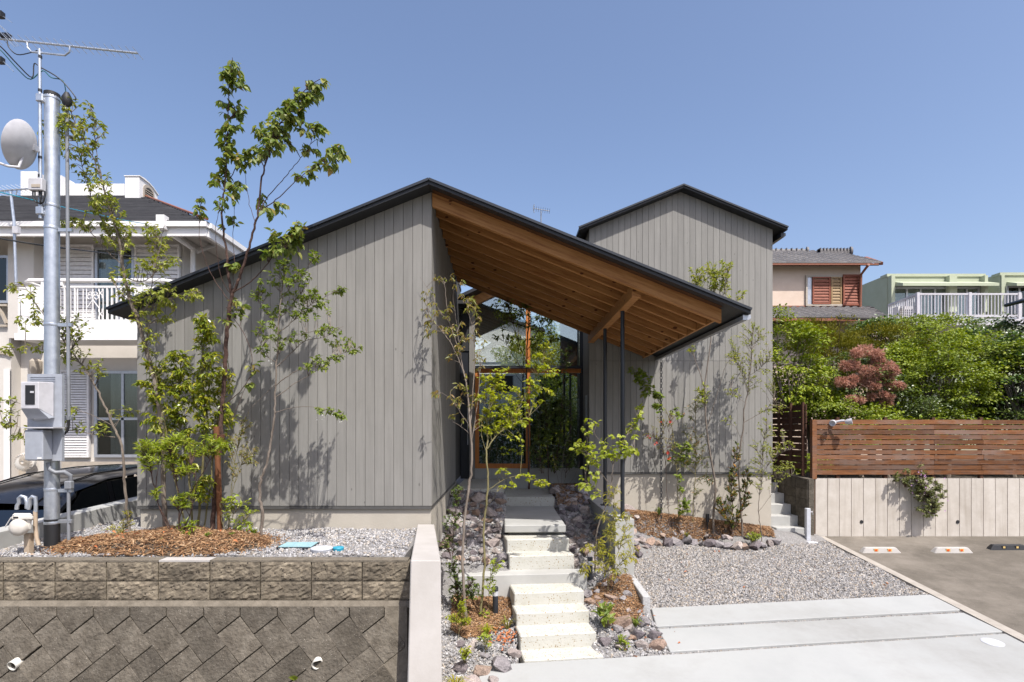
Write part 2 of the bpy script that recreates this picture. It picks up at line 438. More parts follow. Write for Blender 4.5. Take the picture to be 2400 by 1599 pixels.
M['carglass'] = glass('tinted_car_glass', 0.10, (0.16, 0.19, 0.17), 0.6)
M['chrome'] = flat('polished_trim', (0.6, 0.6, 0.62), 0.15, 1.0)
M['cable'] = flat('black_cable', (0.02, 0.022, 0.025), 0.6)
M['cablegreen'] = flat('green_cable', (0.02, 0.12, 0.12), 0.5)
M['cyan'] = pmat('pale_blue_lid', [(0.24, 0.40, 0.43), (0.31, 0.47, 0.50)], scale=8, rough=0.6, bump=0.1, bscale=200)
M['cyandeep'] = flat('blue_plastic', (0.03, 0.30, 0.42), 0.5)
M['lidwhite'] = flat('white_plastic_lid', (0.50, 0.51, 0.54), 0.5)
M['orange'] = flat('orange_reflector', (0.75, 0.09, 0.015), 0.3)
M['yellow'] = flat('yellow_reflector_rim', (0.60, 0.42, 0.16), 0.4)
M['stucco2'] = pmat('peach_stucco', [(0.60, 0.47, 0.375), (0.66, 0.53, 0.43)], scale=3, rough=0.95, bump=0.2, bscale=60, spec=0.1)
M['tile'] = colours('smoked_roof_tile', [(0.11, 0.105, 0.105), (0.17, 0.16, 0.155), (0.13, 0.12, 0.12), (0.21, 0.195, 0.185)], rough=0.6, spec=0.4)
M['copper'] = flat('copper_red_trim', (0.24, 0.085, 0.045), 0.6)
M['louvre'] = pmat('red_louvre', [(0.20, 0.062, 0.035), (0.29, 0.10, 0.06)], scale=6, rough=0.6, bump=0.0, vary=0.1)
M['louvretan'] = flat('tan_louvre', (0.30, 0.19, 0.085), 0.6)
M['green'] = pmat('pale_green_cladding', [(0.38, 0.41, 0.29), (0.43, 0.46, 0.335)], scale=2, rough=0.7, bump=0.03)
M['railing'] = flat('grey_railing', (0.55, 0.53, 0.55), 0.45)
M['bark'] = pmat('grey_bark', [(0.13, 0.105, 0.085), (0.25, 0.21, 0.175)], scale=14, stretch=(1, 1, 0.35), rough=0.95, bump=0.4, spec=0.1)
M['barkdark'] = pmat('dark_red_bark', [(0.045, 0.026, 0.022), (0.12, 0.075, 0.06)], scale=16, stretch=(1, 1, 1.5), rough=0.9, bump=0.4, spec=0.15)
M['barkgreen'] = pmat('olive_bark', [(0.13, 0.115, 0.055), (0.23, 0.20, 0.10)], scale=16, stretch=(1, 1, 0.5), rough=0.9, bump=0.3, spec=0.1)
M['stake'] = pmat('brown_log', [(0.10, 0.038, 0.016), (0.20, 0.085, 0.04)], scale=8, stretch=(3, 3, 0.4), rough=0.95, bump=0.5)
M['rope'] = flat('palm_rope', (0.10, 0.04, 0.02), 0.95)
def leafmat(name, cols, tr=0.35, rough=0.45, spec=0.4):
    return colours(name, [(min(.5, k[0] * 1.85), min(.5, k[1] * 1.66), k[2] * 1.35) for k in cols], rough=rough, spec=spec, translucent=tr)
M['lf_light'] = leafmat('light_green_leaf', [(0.13, 0.17, 0.03), (0.17, 0.20, 0.045), (0.10, 0.14, 0.025), (0.20, 0.20, 0.05)])
M['lf_mid'] = leafmat('mid_green_leaf', [(0.08, 0.125, 0.025), (0.11, 0.155, 0.03), (0.06, 0.10, 0.02), (0.14, 0.17, 0.035)])
M['lf_katsura'] = leafmat('ovate_leaf', [(0.06, 0.10, 0.022), (0.10, 0.14, 0.032), (0.13, 0.17, 0.05), (0.05, 0.085, 0.02), (0.09, 0.125, 0.03), (0.16, 0.175, 0.055), (0.065, 0.10, 0.022), (0.11, 0.15, 0.04), (0.05, 0.085, 0.02), (0.14, 0.17, 0.05), (0.08, 0.12, 0.03), (0.10, 0.13, 0.035), (0.17, 0.13, 0.05)])
M['lf_gloss'] = leafmat('glossy_evergreen_leaf', [(0.07, 0.11, 0.012), (0.13, 0.17, 0.015), (0.05, 0.085, 0.01), (0.19, 0.21, 0.02), (0.10, 0.14, 0.014), (0.25, 0.24, 0.03)], 0.3, 0.28, 0.55)
M['lf_lime'] = leafmat('lime_shrub_leaf', [(0.13, 0.19, 0.025), (0.19, 0.25, 0.04), (0.10, 0.15, 0.02), (0.22, 0.25, 0.05)], 0.35, 0.35)
M['lf_maple'] = leafmat('yellow_green_maple_leaf', [(0.19, 0.23, 0.022), (0.15, 0.20, 0.02), (0.24, 0.26, 0.03), (0.12, 0.17, 0.02)], 0.45)
M['lf_bronze'] = leafmat('bronze_tinged_leaf', [(0.13, 0.135, 0.04), (0.15, 0.105, 0.045), (0.13, 0.15, 0.04), (0.10, 0.13, 0.03), (0.17, 0.145, 0.06)], 0.4)
M['lf_heart'] = leafmat('heart_leaf', [(0.19, 0.24, 0.04), (0.15, 0.20, 0.03), (0.23, 0.27, 0.06), (0.11, 0.16, 0.025)], 0.45)
M['lf_bamboo'] = leafmat('narrow_yellow_green_leaf', [(0.21, 0.22, 0.035), (0.15, 0.17, 0.03), (0.25, 0.24, 0.06), (0.12, 0.15, 0.03)], 0.4)
M['lf_dark'] = leafmat('dark_green_leaf', [(0.035, 0.06, 0.014), (0.055, 0.085, 0.018), (0.025, 0.045, 0.012), (0.08, 0.11, 0.025)], 0.2, 0.35, 0.5)
M['lf_photinia'] = leafmat('dark_upright_leaf', [(0.045, 0.065, 0.018), (0.07, 0.09, 0.025), (0.03, 0.05, 0.014), (0.09, 0.11, 0.03), (0.25, 0.11, 0.03)], 0.2, 0.35, 0.5)
M['lf_lantana'] = leafmat('lantana_leaf', [(0.08, 0.10, 0.04), (0.11, 0.13, 0.05), (0.06, 0.08, 0.03), (0.13, 0.14, 0.07)], 0.25, 0.6)
M['lf_hedge_y'] = leafmat('yellow_laurel_leaf', [(0.115, 0.16, 0.012), (0.08, 0.125, 0.01), (0.155, 0.19, 0.015), (0.055, 0.095, 0.008)], 0.2, 0.45, 0.3)
M['lf_hedge_g'] = leafmat('bright_maple_leaf', [(0.075, 0.115, 0.010), (0.105, 0.145, 0.012), (0.055, 0.09, 0.008), (0.14, 0.17, 0.016)], 0.2, 0.45, 0.3)
M['lf_juniper'] = leafmat('olive_juniper_spray', [(0.075, 0.085, 0.012), (0.12, 0.12, 0.018), (0.05, 0.062, 0.01), (0.15, 0.14, 0.02)], 0.15, 0.7, 0.2)
M['lf_camellia'] = leafmat('camellia_leaf', [(0.025, 0.055, 0.012), (0.05, 0.09, 0.015), (0.035, 0.07, 0.012), (0.10, 0.14, 0.02)], 0.15, 0.28, 0.55)
M['plume'] = colours('smoke_plume', [(0.50, 0.285, 0.215), (0.43, 0.235, 0.18), (0.56, 0.345, 0.265), (0.37, 0.19, 0.145)], rough=1.0, spec=0.05, translucent=0.3)
M['petal_white'] = colours('white_petal', [(0.75, 0.75, 0.68), (0.8, 0.8, 0.76)], translucent=0.2)
M['petal_pink'] = colours('lilac_petal', [(0.50, 0.28, 0.50), (0.58, 0.36, 0.58)], translucent=0.2)
M['petal_red'] = colours('coral_petal', [(0.62, 0.06, 0.04), (0.66, 0.12, 0.08)], translucent=0.2)
M['litter'] = colours('dead_leaf', [(0.45, 0.13, 0.04), (0.34, 0.12, 0.05), (0.5, 0.2, 0.08)], rough=0.8)
# ================================================================== SETTING
structure("ground", MB().box(-300, 300, -300, 400, -1.4, -0.75), M['soil'])
structure("road", MB().box(-40, 40, -9.0, 4.55, -0.7, -0.125), M['asphalt'])
structure("far_pavement", MB().box(-40, 40, -14, -9.0, -0.7, 0.0), M['concrete'])
structure("neighbour_parking_ground", MB().box(-40, -5.62, 4.7, 40, -0.7, 0.2), M['asphalt'])
structure("house_plot_ground", MB().box(-5.38, -1.0, 5.56, 30, -0.7, 1.335), M['gravelbase'])
structure("rear_plot_ground", MB().box(-0.93, 6.05, 12.1, 30, -0.7, 1.3), M['soil'])
structure("neighbour_terrace_ground", MB().box(6.12, 60, 11.12, 60, -0.7, 1.55), M['soil'])

def clamp(v, a=0.0, b=1.0): return np.minimum(np.maximum(v, a), b)

def bed_height(X, Y):
    """Heights of the planted slopes, gravel and ground under the paving."""
    X = np.asarray(X, float); Y = np.asarray(Y, float)
    g = gz(Y) - 0.015
    lowA = 0.05 + (Y - 6.1) * 0.25
    hA = np.where(Y < 7.42, np.maximum(g, lowA), np.minimum(0.62 + (Y - 7.42) * 0.37, 1.50))
    hA = hA + 0.06 * clamp((-X) / 0.9)
    hB = np.maximum(g, np.minimum(0.03 + (Y - 6.2) * 0.30, 1.45))
    hS = np.minimum(hA, hB) - 0.12
    back = clamp((Y - 10.36 - 0.05 * np.sin(X * 2.3)) / 0.36)
    back = back * back * (3 - 2 * back)
    hC = g + np.maximum(0.0, (1.06 - 0.125 * (X - 2.2)) - 0.5) * back
    hC = np.maximum(hC, g + 0.55 * clamp((2.7 - X) / 0.7) * clamp((Y - 9.5) / 1.0))
    h = np.where(X < np.where(Y > 8.0, 0.03, 0.16), hA, np.where(X < 1.0, hS, np.where(X < 1.88, hB, hC)))
    return h

nx, ny = 116, 90
gx = np.linspace(-0.93, 6.17, nx); gy = np.linspace(4.56, 11.05, ny)
GX, GY = np.meshgrid(gx, gy)
GZ = bed_height(GX, GY) + 0.012 * nrng.standard_normal(GX.shape) * (GY > 6.2) * (GX < 1.88)
V = np.stack([GX.ravel(), GY.ravel(), GZ.ravel() - 0.01], 1)
ii = (np.arange(ny - 1)[:, None] * nx + np.arange(nx - 1)[None, :]).ravel()
tag(np_mesh("garden_ground", V, np.stack([ii, ii + 1, ii + nx + 1, ii + nx], 1), M['gravelbase'], smooth=True), kind="structure")

# driveway: three cast slabs with gravel joints
def paving(name, quad, t=0.1, front=None):
    mb = MB()
    top = [Vector(q) for q in quad]
    mb.prism([(p.x, p.y, p.z - t) for p in top], (0, 0, t + 0.012))
    o = mb.build(name, M['slab'], bevel=0.008)
    return tag(fix_normals(o), kind="structure")
paving("driveway_slab", [ground(1538, 1470), ground(2251.7, 1431), ground(2179.5, 1395), ground(1526.6, 1427)])
paving("driveway_slab", [ground(1570, 1529), ground(2351.6, 1482), ground(2258, 1437.7), ground(1542, 1476)])
c1, c2, c3 = ground(1124.6, 1562), ground(1600, 1534.5), ground(2356, 1487)
paving("driveway_slab", [Vector((c1.x, 4.57, gz(4.57))), Vector((c3.x, 4.57, gz(4.57))), c3, c2, c1])
# concrete edge between gravel and the parking area, and the asphalt itself
mb = MB(); mb.hexa([(6.16, 4.57, -0.7), (6.36, 4.57, -0.7), (6.36, 10.9, -0.2), (6.16, 10.9, -0.2),
                    (6.16, 4.57, gz(4.57) + 0.02), (6.36, 4.57, gz(4.57) + 0.006), (6.31, 10.9, gz(10.9) + 0.006), (6.16, 10.9, gz(10.9) + 0.02)])
structure("edging_kerb", mb, M['edging'])
mb = MB(); mb.hexa([(6.33, 4.57, -0.7), (40, 4.57, -0.7), (40, 10.95, -0.2), (6.33, 10.95, -0.2),
                    (6.33, 4.57, gz(4.57)), (40, 4.57, gz(4.57)), (40, 10.95, gz(10.95)), (6.33, 10.95, gz(10.95))])
structure("parking_ground", mb, M['asphalt'])

# manhole lid in the driveway
c = ground(2326, 1508)
tag(MB().lathe([(0.10, -0.02), (0.112, 0.0), (0.112, 0.016), (0.104, 0.020)], c, (0, -0.1, 1), 28).build("manhole_cover", M['lidwhite'], loc=c),
    "small round white lid set flush in the concrete driveway", "drain cover")

# ================================================================== STEPS TO THE DOOR
steps = empty("garden_steps", (0.7, 6.2, 0.05), "pale speckled concrete steps climbing from the driveway to the porch", "steps")
th = math.tan(R(7.5))
def step_part(name, mat, xl, xr, yf, yb, zt, h, tilt=th, shift=None, bev=0.012):
    """One tread block; its front runs back to the right as the flight is turned."""
    d = (yb - yf)
    s = -th * d if shift is None else shift
    w = xr - xl
    fl, fr = Vector((xl, yf - tilt * w / 2, 0)), Vector((xr, yf + tilt * w / 2, 0))
    bl, br = Vector((xl + s, yb - tilt * w / 2, 0)), Vector((xr + s, yb + tilt * w / 2, 0))
    mb = MB(); mb.hexa([(p.x, p.y, zt - h) for p in (fl, fr, br, bl)] + [(p.x, p.y, zt) for p in (fl, fr, br, bl)])
    return mb.build(name, mat, steps, bevel=bev)
step_part("step", M['stepconc'], 0.225, 1.125, 6.16, 6.52, 0.075, 0.30)
step_part("step", M['stepconc'], 0.19, 1.09, 6.44, 6.84, 0.242, 0.34)
step_part("step", M['stepconc'], 0.155, 1.055, 6.76, 7.14, 0.395, 0.36)
step_part("step", M['stepconc'], 0.135, 1.035, 7.05, 7.45, 0.553, 0.36)
step_part("step", M['stepconc'], 0.08, 0.99, 7.70, 8.06, 0.872, 0.36)
step_part("step", M['stepconc'], 0.05, 0.955, 7.98, 8.42, 1.045, 0.36)
step_part("landing", M['concrete'], 0.015, 0.925, 8.22, 10.28, 1.205, 0.115, tilt=0.03, shift=-0.01)
step_part("landing_support", M['concrete'], 0.08, 0.86, 8.36, 10.2, 1.085, 0.5, tilt=0.03, shift=-0.01)
step_part("upper_slab", M['stepconc'], 0.0, 0.95, 10.3, 11.83, 1.372, 0.3, tilt=0.0, shift=0.0)
step_part("porch_floor", M['stepconc'], -0.89, -0.01, 9.8, 11.83, 1.575, 0.45, tilt=0.0, shift=0.06)

wall = empty("landing_wall", (0, 7.39, 0.3), "low grey concrete wall crossing the slope half way up the steps", "wall")
mb = MB(); mb.hexa([(-0.60, 7.34, 0.0), (1.13, 7.47, 0.0), (1.11, 7.73, 0.0), (-0.66, 7.66, 0.0),
                    (-0.60, 7.34, 0.68), (1.13, 7.47, 0.685), (1.11, 7.71, 0.685), (-0.66, 7.64, 0.68)])
mb.build("wall_body", M['concrete'], wall, bevel=0.008)

# ================================================================== THE HOUSE
RX, RZ, RS = -0.926, 5.716, 0.403           # ridge of the low roof: x, height, slope
def ztop(x): return RZ - RS * abs(x - RX)
def zbot(x): return ztop(x) - 0.055
TX, TZ, TS = 3.508, 7.39, 0.408             # ridge of the tower
def ttop(x): return TZ - TS * abs(x - TX)
def tbot(x): return ttop(x) - 0.05

house = empty("house", (-0.9, 7.1, 1.354), "grey timber clad house with black gabled roofs, a deep porch and a tower", "house")
WL, WR = -4.69, -0.918
wing = MB().prism([(WL + 0.02, 7.122, 1.62), (WR - 0.02, 7.122, 1.62), (WR - 0.02, 7.122, zbot(WR) - 0.002), (WL + 0.02, 7.122, zbot(WL) - 0.002)], (0, 5.0, 0)).build("low_wing_wall", M['backing'], house)
fix_normals(wing)
def boards(parent, x0, x1, n, y0, y1, zb_, ztopf, gap=0.0045):
    w = (x1 - x0) / n
    gap = 0.0052
    for i in range(n):
        a, b = x0 + i * w + gap / 2, x0 + (i + 1) * w - gap / 2
        j = rng.uniform(-0.0012, 0.0012)
        za, zb2 = ztopf(a), ztopf(b)
        MB().hexa([(a, y0 + j, zb_), (b, y0 + j, zb_), (b, y1, zb_), (a, y1, zb_), (a, y0 + j, za), (b, y0 + j, zb2), (b, y1, zb2), (a, y1, za)]).build("board", M['board'], parent)
boards(wing, WL, WR, 31, 7.10, 7.119, 1.64, lambda x: zbot(x) - 0.003)
for i in range(29):
    a = 7.121 + i * 0.1215; b = a + 0.1155
    MB().box(WR - 0.017, WR + rng.uniform(-0.001, 0.001), a, b, 1.64, zbot(WR) - 0.09).build("board", M['board'], wing)
MB().box(WL + 0.005, WR - 0.003, 7.092, 10.6, 1.598, 1.634).build("base_flashing", M['flashing'], house)
MB().box(WL + 0.03, WR - 0.012, 7.125, 11.0, 0.2, 1.597).build("foundation", M['render'], house)

tower = MB().prism([(1.722, 11.022, 1.76), (5.317, 11.022, 1.76), (5.317, 11.022, tbot(5.317) - 0.002), (TX, 11.022, tbot(TX) - 0.002), (1.722, 11.022, tbot(1.722) - 0.002)], (0, 4.6, 0)).build("tower_wall", M['backing'], house)
fix_normals(tower)
n = 31; w = (5.339 - 1.70) / n
for i in range(n):
    a, b = 1.70 + i * w + 0.0028, 1.70 + (i + 1) * w - 0.0028
    j = rng.uniform(-0.0012, 0.0012)
    MB().box(a, b, 11.0 + j, 11.019, 1.78, 3.985).build("board", M['board'], tower)
    pts = [(a, 11.0 + j, 3.99), (b, 11.0 + j, 3.99), (b, 11.0 + j, tbot(b) - 0.003)]
    if a < TX < b: pts.append((TX, 11.0 + j, tbot(TX) - 0.003))
    pts.append((a, 11.0 + j, tbot(a) - 0.003))
    fix_normals(MB().prism(pts, (0, 0.019 - j, 0)).build("board", M['board'], tower))
for i in range(7):
    a = 11.021 + i * 0.1215
    MB().box(1.70, 1.72, a, a + 0.117, 1.78, tbot(1.7) - 0.01).build("board", M['board'], tower)
MB().box(1.708, 5.333, 10.992, 15.6, 1.738, 1.774).build("base_flashing", M['flashing'], house)
MB().box(1.72, 5.322, 11.026, 15.6, 0.2, 1.737).build("foundation", M['render'], house)

def roof_slab(name, xa, xb, y0, y1, top, t, mat, parent=None):
    p = [(xa, y0, top(xa) - t), (xb, y0, top(xb) - t), (xb, y0, top(xb)), (xa, y0, top(xa))]
    return fix_normals(MB().prism(p, (0, y1 - y0, 0)).build(name, mat, parent or house))
rl = roof_slab("roof", -4.907, RX, 6.88, 12.2, ztop, 0.055, M['roofmetal'])
rr = roof_slab("porch_roof", RX, 3.069, 6.88, 10.995, ztop, 0.055, M['roofmetal'])
tl = roof_slab("tower_roof", 1.471, TX, 10.80, 15.9, ttop, 0.05, M['roofmetal'])
tr_ = roof_slab("tower_roof", TX, 5.536, 10.80, 15.9, ttop, 0.05, M['roofmetal'])
def drip(parent, xa, xb, y, top, sgn=1):
    MB().bar((xa, y, top(xa) + 0.004), (xb, y, top(xb) + 0.004), 0.03, 0.022, up=(0, 1, 0)).build("drip_edge", M['steel'], parent)
drip(rl, -4.915, RX, 6.868, ztop); drip(rr, RX, 3.075, 6.868, ztop)
drip(tl, 1.465, TX, 10.788, ttop); drip(tr_, TX, 5.542, 10.788, ttop)
# standing seams on the roof sheets
for par, xa, xb, y0, y1, top in ((rl, -4.9, RX, 7.0, 12.1, ztop), (rr, RX, 3.06, 7.0, 10.8, ztop), (tl, 1.48, TX, 10.9, 15.8, ttop), (tr_, TX, 5.53, 10.9, 15.8, ttop)):
    mb = MB(); y = y0
    while y < y1:
        mb.bar((xa, y, top(xa) + 0.012), (xb, y, top(xb) + 0.012), 0.012, 0.024, up=(0, 1, 0)); y += 0.42
    mb.build("standing_seam", M['roofmetal'], par)
# porch carpentry
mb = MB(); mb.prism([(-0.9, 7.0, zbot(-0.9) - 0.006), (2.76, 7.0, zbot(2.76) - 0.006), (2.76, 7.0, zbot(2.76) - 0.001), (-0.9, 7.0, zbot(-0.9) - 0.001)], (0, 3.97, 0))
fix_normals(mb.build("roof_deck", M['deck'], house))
def sloped(name, xa, xb, y0, y1, drop0, drop1, mat, parent=house, plumb=True):
    p = [(xa, y0, zbot(xa) - drop1), (xb, y0, zbot(xb) - drop1), (xb, y0, zbot(xb) - drop0), (xa, y0, zbot(xa) - drop0)]
    return fix_normals(MB().prism(p, (0, y1 - y0, 0)).build(name, mat, parent))
sloped("front_beam", -0.912, 2.79, 7.10, 7.17, 0.008, 0.178, M['timber'])
for k in range(1, 10):
    yk = 7.13 + k * 0.405
    sloped("rafter", -0.912, 2.752, yk - 0.03, yk + 0.03, 0.0075, 0.145, M['timber'])
mb = MB(); mb.box(2.755, 2.788, 7.172, 10.985, zbot(2.77) - 0.132, zbot(2.788) - 0.012)
mb.build("eave_board", M['timber'], house)
MB().box(1.672, 1.788, 7.215, 10.98, 4.34, 4.512).build("cross_beam", M['timber'], house, bevel=0.004)
for yy in (8.06, 9.45):
    p = MB().lathe([(0.03, 0), (0.03, 3.02)], (1.73, yy, 1.325), n=14).build("post", M['steel'], house)
    MB().box(1.66, 1.80, yy - 0.07, yy + 0.07, 1.335, 1.347).build("base_plate", M['steel'], p)
# gutters
g1 = MB(); x = 3.045; z = zbot(3.06) - 0.008
g1.prism([(x - 0.045, 6.95, z), (x + 0.045, 6.95, z), (x + 0.05, 6.95, z - 0.035), (x + 0.02, 6.95, z - 0.055), (x - 0.045, 6.95, z - 0.055)], (0, 4.02, 0))
go = fix_normals(g1.build("gutter", M['conduit'], house))
MB().prism([(x - 0.048, 6.94, z + 0.004), (x + 0.048, 6.94, z + 0.004), (x + 0.053, 6.94, z - 0.037), (x + 0.022, 6.94, z - 0.058), (x - 0.048, 6.94, z - 0.058)], (0, 0.01, 0)).build("gutter_end", M['alu'], go)
g2 = MB(); x = 5.50; z = tbot(5.52) - 0.03
g2.prism([(x - 0.045, 10.9, z), (x + 0.045, 10.9, z), (x + 0.05, 10.9, z - 0.05), (x + 0.02, 10.9, z - 0.08), (x - 0.045, 10.9, z - 0.08)], (0, 4.9, 0))
fix_normals(g2.build("gutter", M['steel'], house))

# glazed entrance hall
GYW = 11.9
MB().box(-0.72, 1.70, 11.86, 12.05, 0.9, 1.795).build("hall_sill", M['concrete'], house)
MB().box(-0.73, -0.612, 11.84, 11.98, 1.56, 5.42).build("hall_side_panel", M['board'], house)
ed = MB().box(-0.92, -0.735, 11.88, 11.93, 1.575, 4.3).build("entrance_door", M['steel'], house)
MB().box(-0.77, -0.755, 11.84, 11.87, 2.3, 3.1).build("handle", M['alu'], ed)
MB().box(-0.92, -0.735, 11.86, 11.92, 4.31, 5.5).build("hall_upper_panel", M['soffit'], house)
def hroof(x): return 5.44 + 0.47 * (x + 0.75)
fr = MB()
fr.box(-0.606, -0.523, 11.86, 11.95, 1.898, 3.84)
fr.box(-0.606, 0.478, 11.857, 11.953, 1.798, 1.897)
fr.box(-0.606, 1.655, 11.857, 11.953, 3.842, 3.928)
df = fr.build("door_frame", M['doorwood'], house)
mul = MB().box(0.48, 0.572, 11.855, 11.955, 1.798, 3.841).build("mullion", M['doorwood'], house)
MB().box(0.48, 0.572, 11.855, 11.955, 3.99, hroof(0.52) - 0.2).build("upper_mullion", M['doorwood'], house)
MB().box(-0.612, 1.66, 11.81, 11.96, 3.93, 3.988).build("transom_flashing", M['steel'], house)
MB().box(1.628, 1.698, 11.86, 11.95, 1.797, 3.84).build("side_frame", M['soffit'], house)
MB().box(1.628, 1.698, 11.86, 11.95, 3.99, 6.4).build("side_frame", M['soffit'], house)
def pane(x0, x1, z0, z1, ztop1=None):
    z1b = z1 if ztop1 is None else ztop1
    o = MB().hexa([(x0, GYW, z0), (x1, GYW, z0), (x1, GYW + 0.02, z0), (x0, GYW + 0.02, z0), (x0, GYW, z1), (x1, GYW, z1b), (x1, GYW + 0.02, z1b), (x0, GYW + 0.02, z1)])
    return fix_normals(o.build("glass_pane", M['glass'], house))
pane(-0.522, 0.479, 1.898, 3.841)
pane(0.573, 1.627, 1.80, 3.841)
pane(-0.606, 0.479, 3.99, hroof(-0.606) - 0.2, hroof(0.479) - 0.2)
pane(0.573, 1.627, 3.99, hroof(0.573) - 0.2, hroof(1.627) - 0.2)
fix_normals(MB().prism([(-0.70, 11.82, hroof(-0.7) - 0.22), (1.70, 11.82, hroof(1.7) - 0.22), (1.70, 11.82, hroof(1.7) - 0.03), (-0.70, 11.82, hroof(-0.7) - 0.03)], (0, 0.14, 0)).build("hall_beam", M['timber'], house))
fix_normals(MB().prism([(-1.0, 11.45, hroof(-1.0) - 0.02), (1.71, 11.45, hroof(1.71) - 0.02), (1.71, 11.45, hroof(1.71) + 0.05), (-1.0, 11.45, hroof(-1.0) + 0.05)], (0, 5.2, 0)).build("hall_roof", M['roofmetal'], house))
fix_normals(MB().prism([(-1.0, 11.43, hroof(-1.0) - 0.10), (-0.62, 11.43, hroof(-1.0) - 0.10), (-0.62, 11.43, hroof(-1.0) - 0.03), (-1.0, 11.43, hroof(-1.0) - 0.03)], (0, 0.5, 0)).build("hall_gutter", M['soffit'], house))
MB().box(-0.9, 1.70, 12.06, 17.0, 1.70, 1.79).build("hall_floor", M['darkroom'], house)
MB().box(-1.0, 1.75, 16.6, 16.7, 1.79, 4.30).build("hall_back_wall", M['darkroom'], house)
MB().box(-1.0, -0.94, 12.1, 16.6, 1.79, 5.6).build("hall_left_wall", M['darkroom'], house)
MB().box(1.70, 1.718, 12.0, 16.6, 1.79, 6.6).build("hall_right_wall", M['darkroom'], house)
bench = empty("bench", (-0.2, 14.0, 1.79), "low wooden bench inside behind the glass door", "bench")
MB().box(-0.55, 0.25, 13.8, 14.15, 2.12, 2.17).build("seat", M['timber'], bench)
for bx in (-0.5, 0.16): MB().box(bx, bx + 0.05, 13.85, 14.1, 1.79, 2.12).build("leg", M['timber'], bench)
notice = empty("letterbox", (1.685, 11.4, 2.75), "tall narrow pale framed panel on the tower wall beside the glass", "letterbox")
f_ = MB(); f_.box(1.684, 1.699, 11.25, 11.27, 2.72, 3.32); f_.box(1.684, 1.699, 11.40, 11.42, 2.72, 3.32); f_.box(1.684, 1.699, 11.27, 11.40, 2.72, 2.74); f_.box(1.684, 1.699, 11.27, 11.40, 3.30, 3.32)
f_.build("frame", M['alu'], notice)
MB().box(1.690, 1.699, 11.27, 11.40, 2.74, 3.30).build("plate", M['steel'], notice)

# footing wall that carries the porch posts
fw = empty("footing_wall", (1.75, 8, 0.3), "grey concrete wall running back under the two porch posts", "wall")
MB().box(1.60, 1.875, 7.96, 10.98, 0.0, 1.333).build("wall_body", M['concrete'], fw, bevel=0.006)
# granite kerb
kb = MB(); kb.hexa([(1.80, 7.17, 0.05), (1.90, 7.17, 0.05), (1.86, 8.24, 0.1), (1.78, 8.24, 0.1), (1.80, 7.17, 0.46), (1.90, 7.17, 0.46), (1.86, 8.24, 0.56), (1.78, 8.24, 0.56)])
tag(kb.build("granite_kerb", M['granite'], loc=(1.83, 7.6, 0.2), bevel=0.008), "upright grey granite slab between the planting and the gravel", "kerb")

# rain chain from the porch gutter
rc = empty("rain_chain", (3.0, 10.55, 0.9), "black rain chain hanging from the porch gutter", "rain chain")
mb = MB(); z = 3.92; k = 0
while z > 0.95:
    ax = (1, 0, 0) if k % 2 else (0, 1, 0)
    ring = []
    for q in range(9):
        t = 2 * math.pi * q / 8
        ring.append((3.0 + (0.022 * math.cos(t) if k % 2 == 0 else 0), 10.55 + (0.022 * math.cos(t) if k % 2 else 0), z + 0.034 * math.sin(t)))
    mb.tube(ring, 0.006, 4, False); z -= 0.052; k += 1
mb.build("chain_links", M['steel'], rc)
# small roof antenna far behind
ra = empty("roof_antenna", at(1268, 540, 18), "tiny television antenna sticking up behind the porch roof", "antenna")
MB().tube([at(1268, 560, 18), at(1268, 494, 18)], 0.018, 6).build("mast", M['conduit'], ra)
mb = MB(); a, b = at(1252, 489, 18), at(1288, 495, 18); mb.tube([a, b], 0.012, 5)
for k in range(8):
    q = a.lerp(b, k / 7); mb.tube([q + Vector((0, -0.14, 0.03)), q + Vector((0, 0.14, -0.03))], 0.006, 4)
mb.tube([a + Vector((0, 0, -0.14)), a + Vector((-.03, 0, 0)), a + Vector((0, 0, 0.14))], 0.012, 5)
mb.build("boom", M['conduit'], ra)

# ================================================================== FRONT RETAINING WALL, LEFT
bw = empty("block_wall", (-3.2, 5.42, 0.9), "mottled brown split-face block wall edging the raised gravel bed", "wall")
xs = [18, 303, 587, 873, 1157, 1437, 1718, 1998, 2262]
px_of = lambda zx: zx * 0.4248
FY = 5.417
XR0 = (px_of(2262) - CX) * FY / F
MB().box(-6.0, XR0 - 0.004, FY + 0.02, 5.535, 0.90, 1.318).build("wall_core", M['mortar'], bw)
def rough_block(x0, x1, z0, z1):
    """A block with a split, lumpy face: a small grid pushed in and out."""
    nx_, nz_ = 15, 8
    vs, fs = [], []
    for j in range(nz_ + 1):
        for i in range(nx_ + 1):
            e = 0 if i in (0, nx_) or j in (0, nz_) else 1
            y = FY + (0.001 if not e else 0.0 - rng.random() ** 1.5 * 0.012)
            vs.append((x0 + (x1 - x0) * (i + (e and rng.uniform(-.25, .25))) / nx_, y, z0 + (z1 - z0) * (j + (e and rng.uniform(-.25, .25))) / nz_))
    for j in range(nz_):
        for i in range(nx_):
            a = j * (nx_ + 1) + i
            fs.append((a, a + 1, a + nx_ + 2, a + nx_ + 1))
    mb = MB(); mb.add(vs, fs); mb.box(x0, x1, FY + 0.0045, FY + 0.025, z0, z1)
    return mb.build("block", M['oldblock'], bw)
colx = [(-120, 18)] + list(zip(xs[:-1], xs[1:]))
for (a, b) in colx:
    xa, xb = (px_of(a) - CX) * FY / F + 0.006, (px_of(b) - CX) * FY / F - 0.006
    rough_block(xa, xb, 1.137, 1.318); rough_block(xa, xb, 0.95, 1.127)
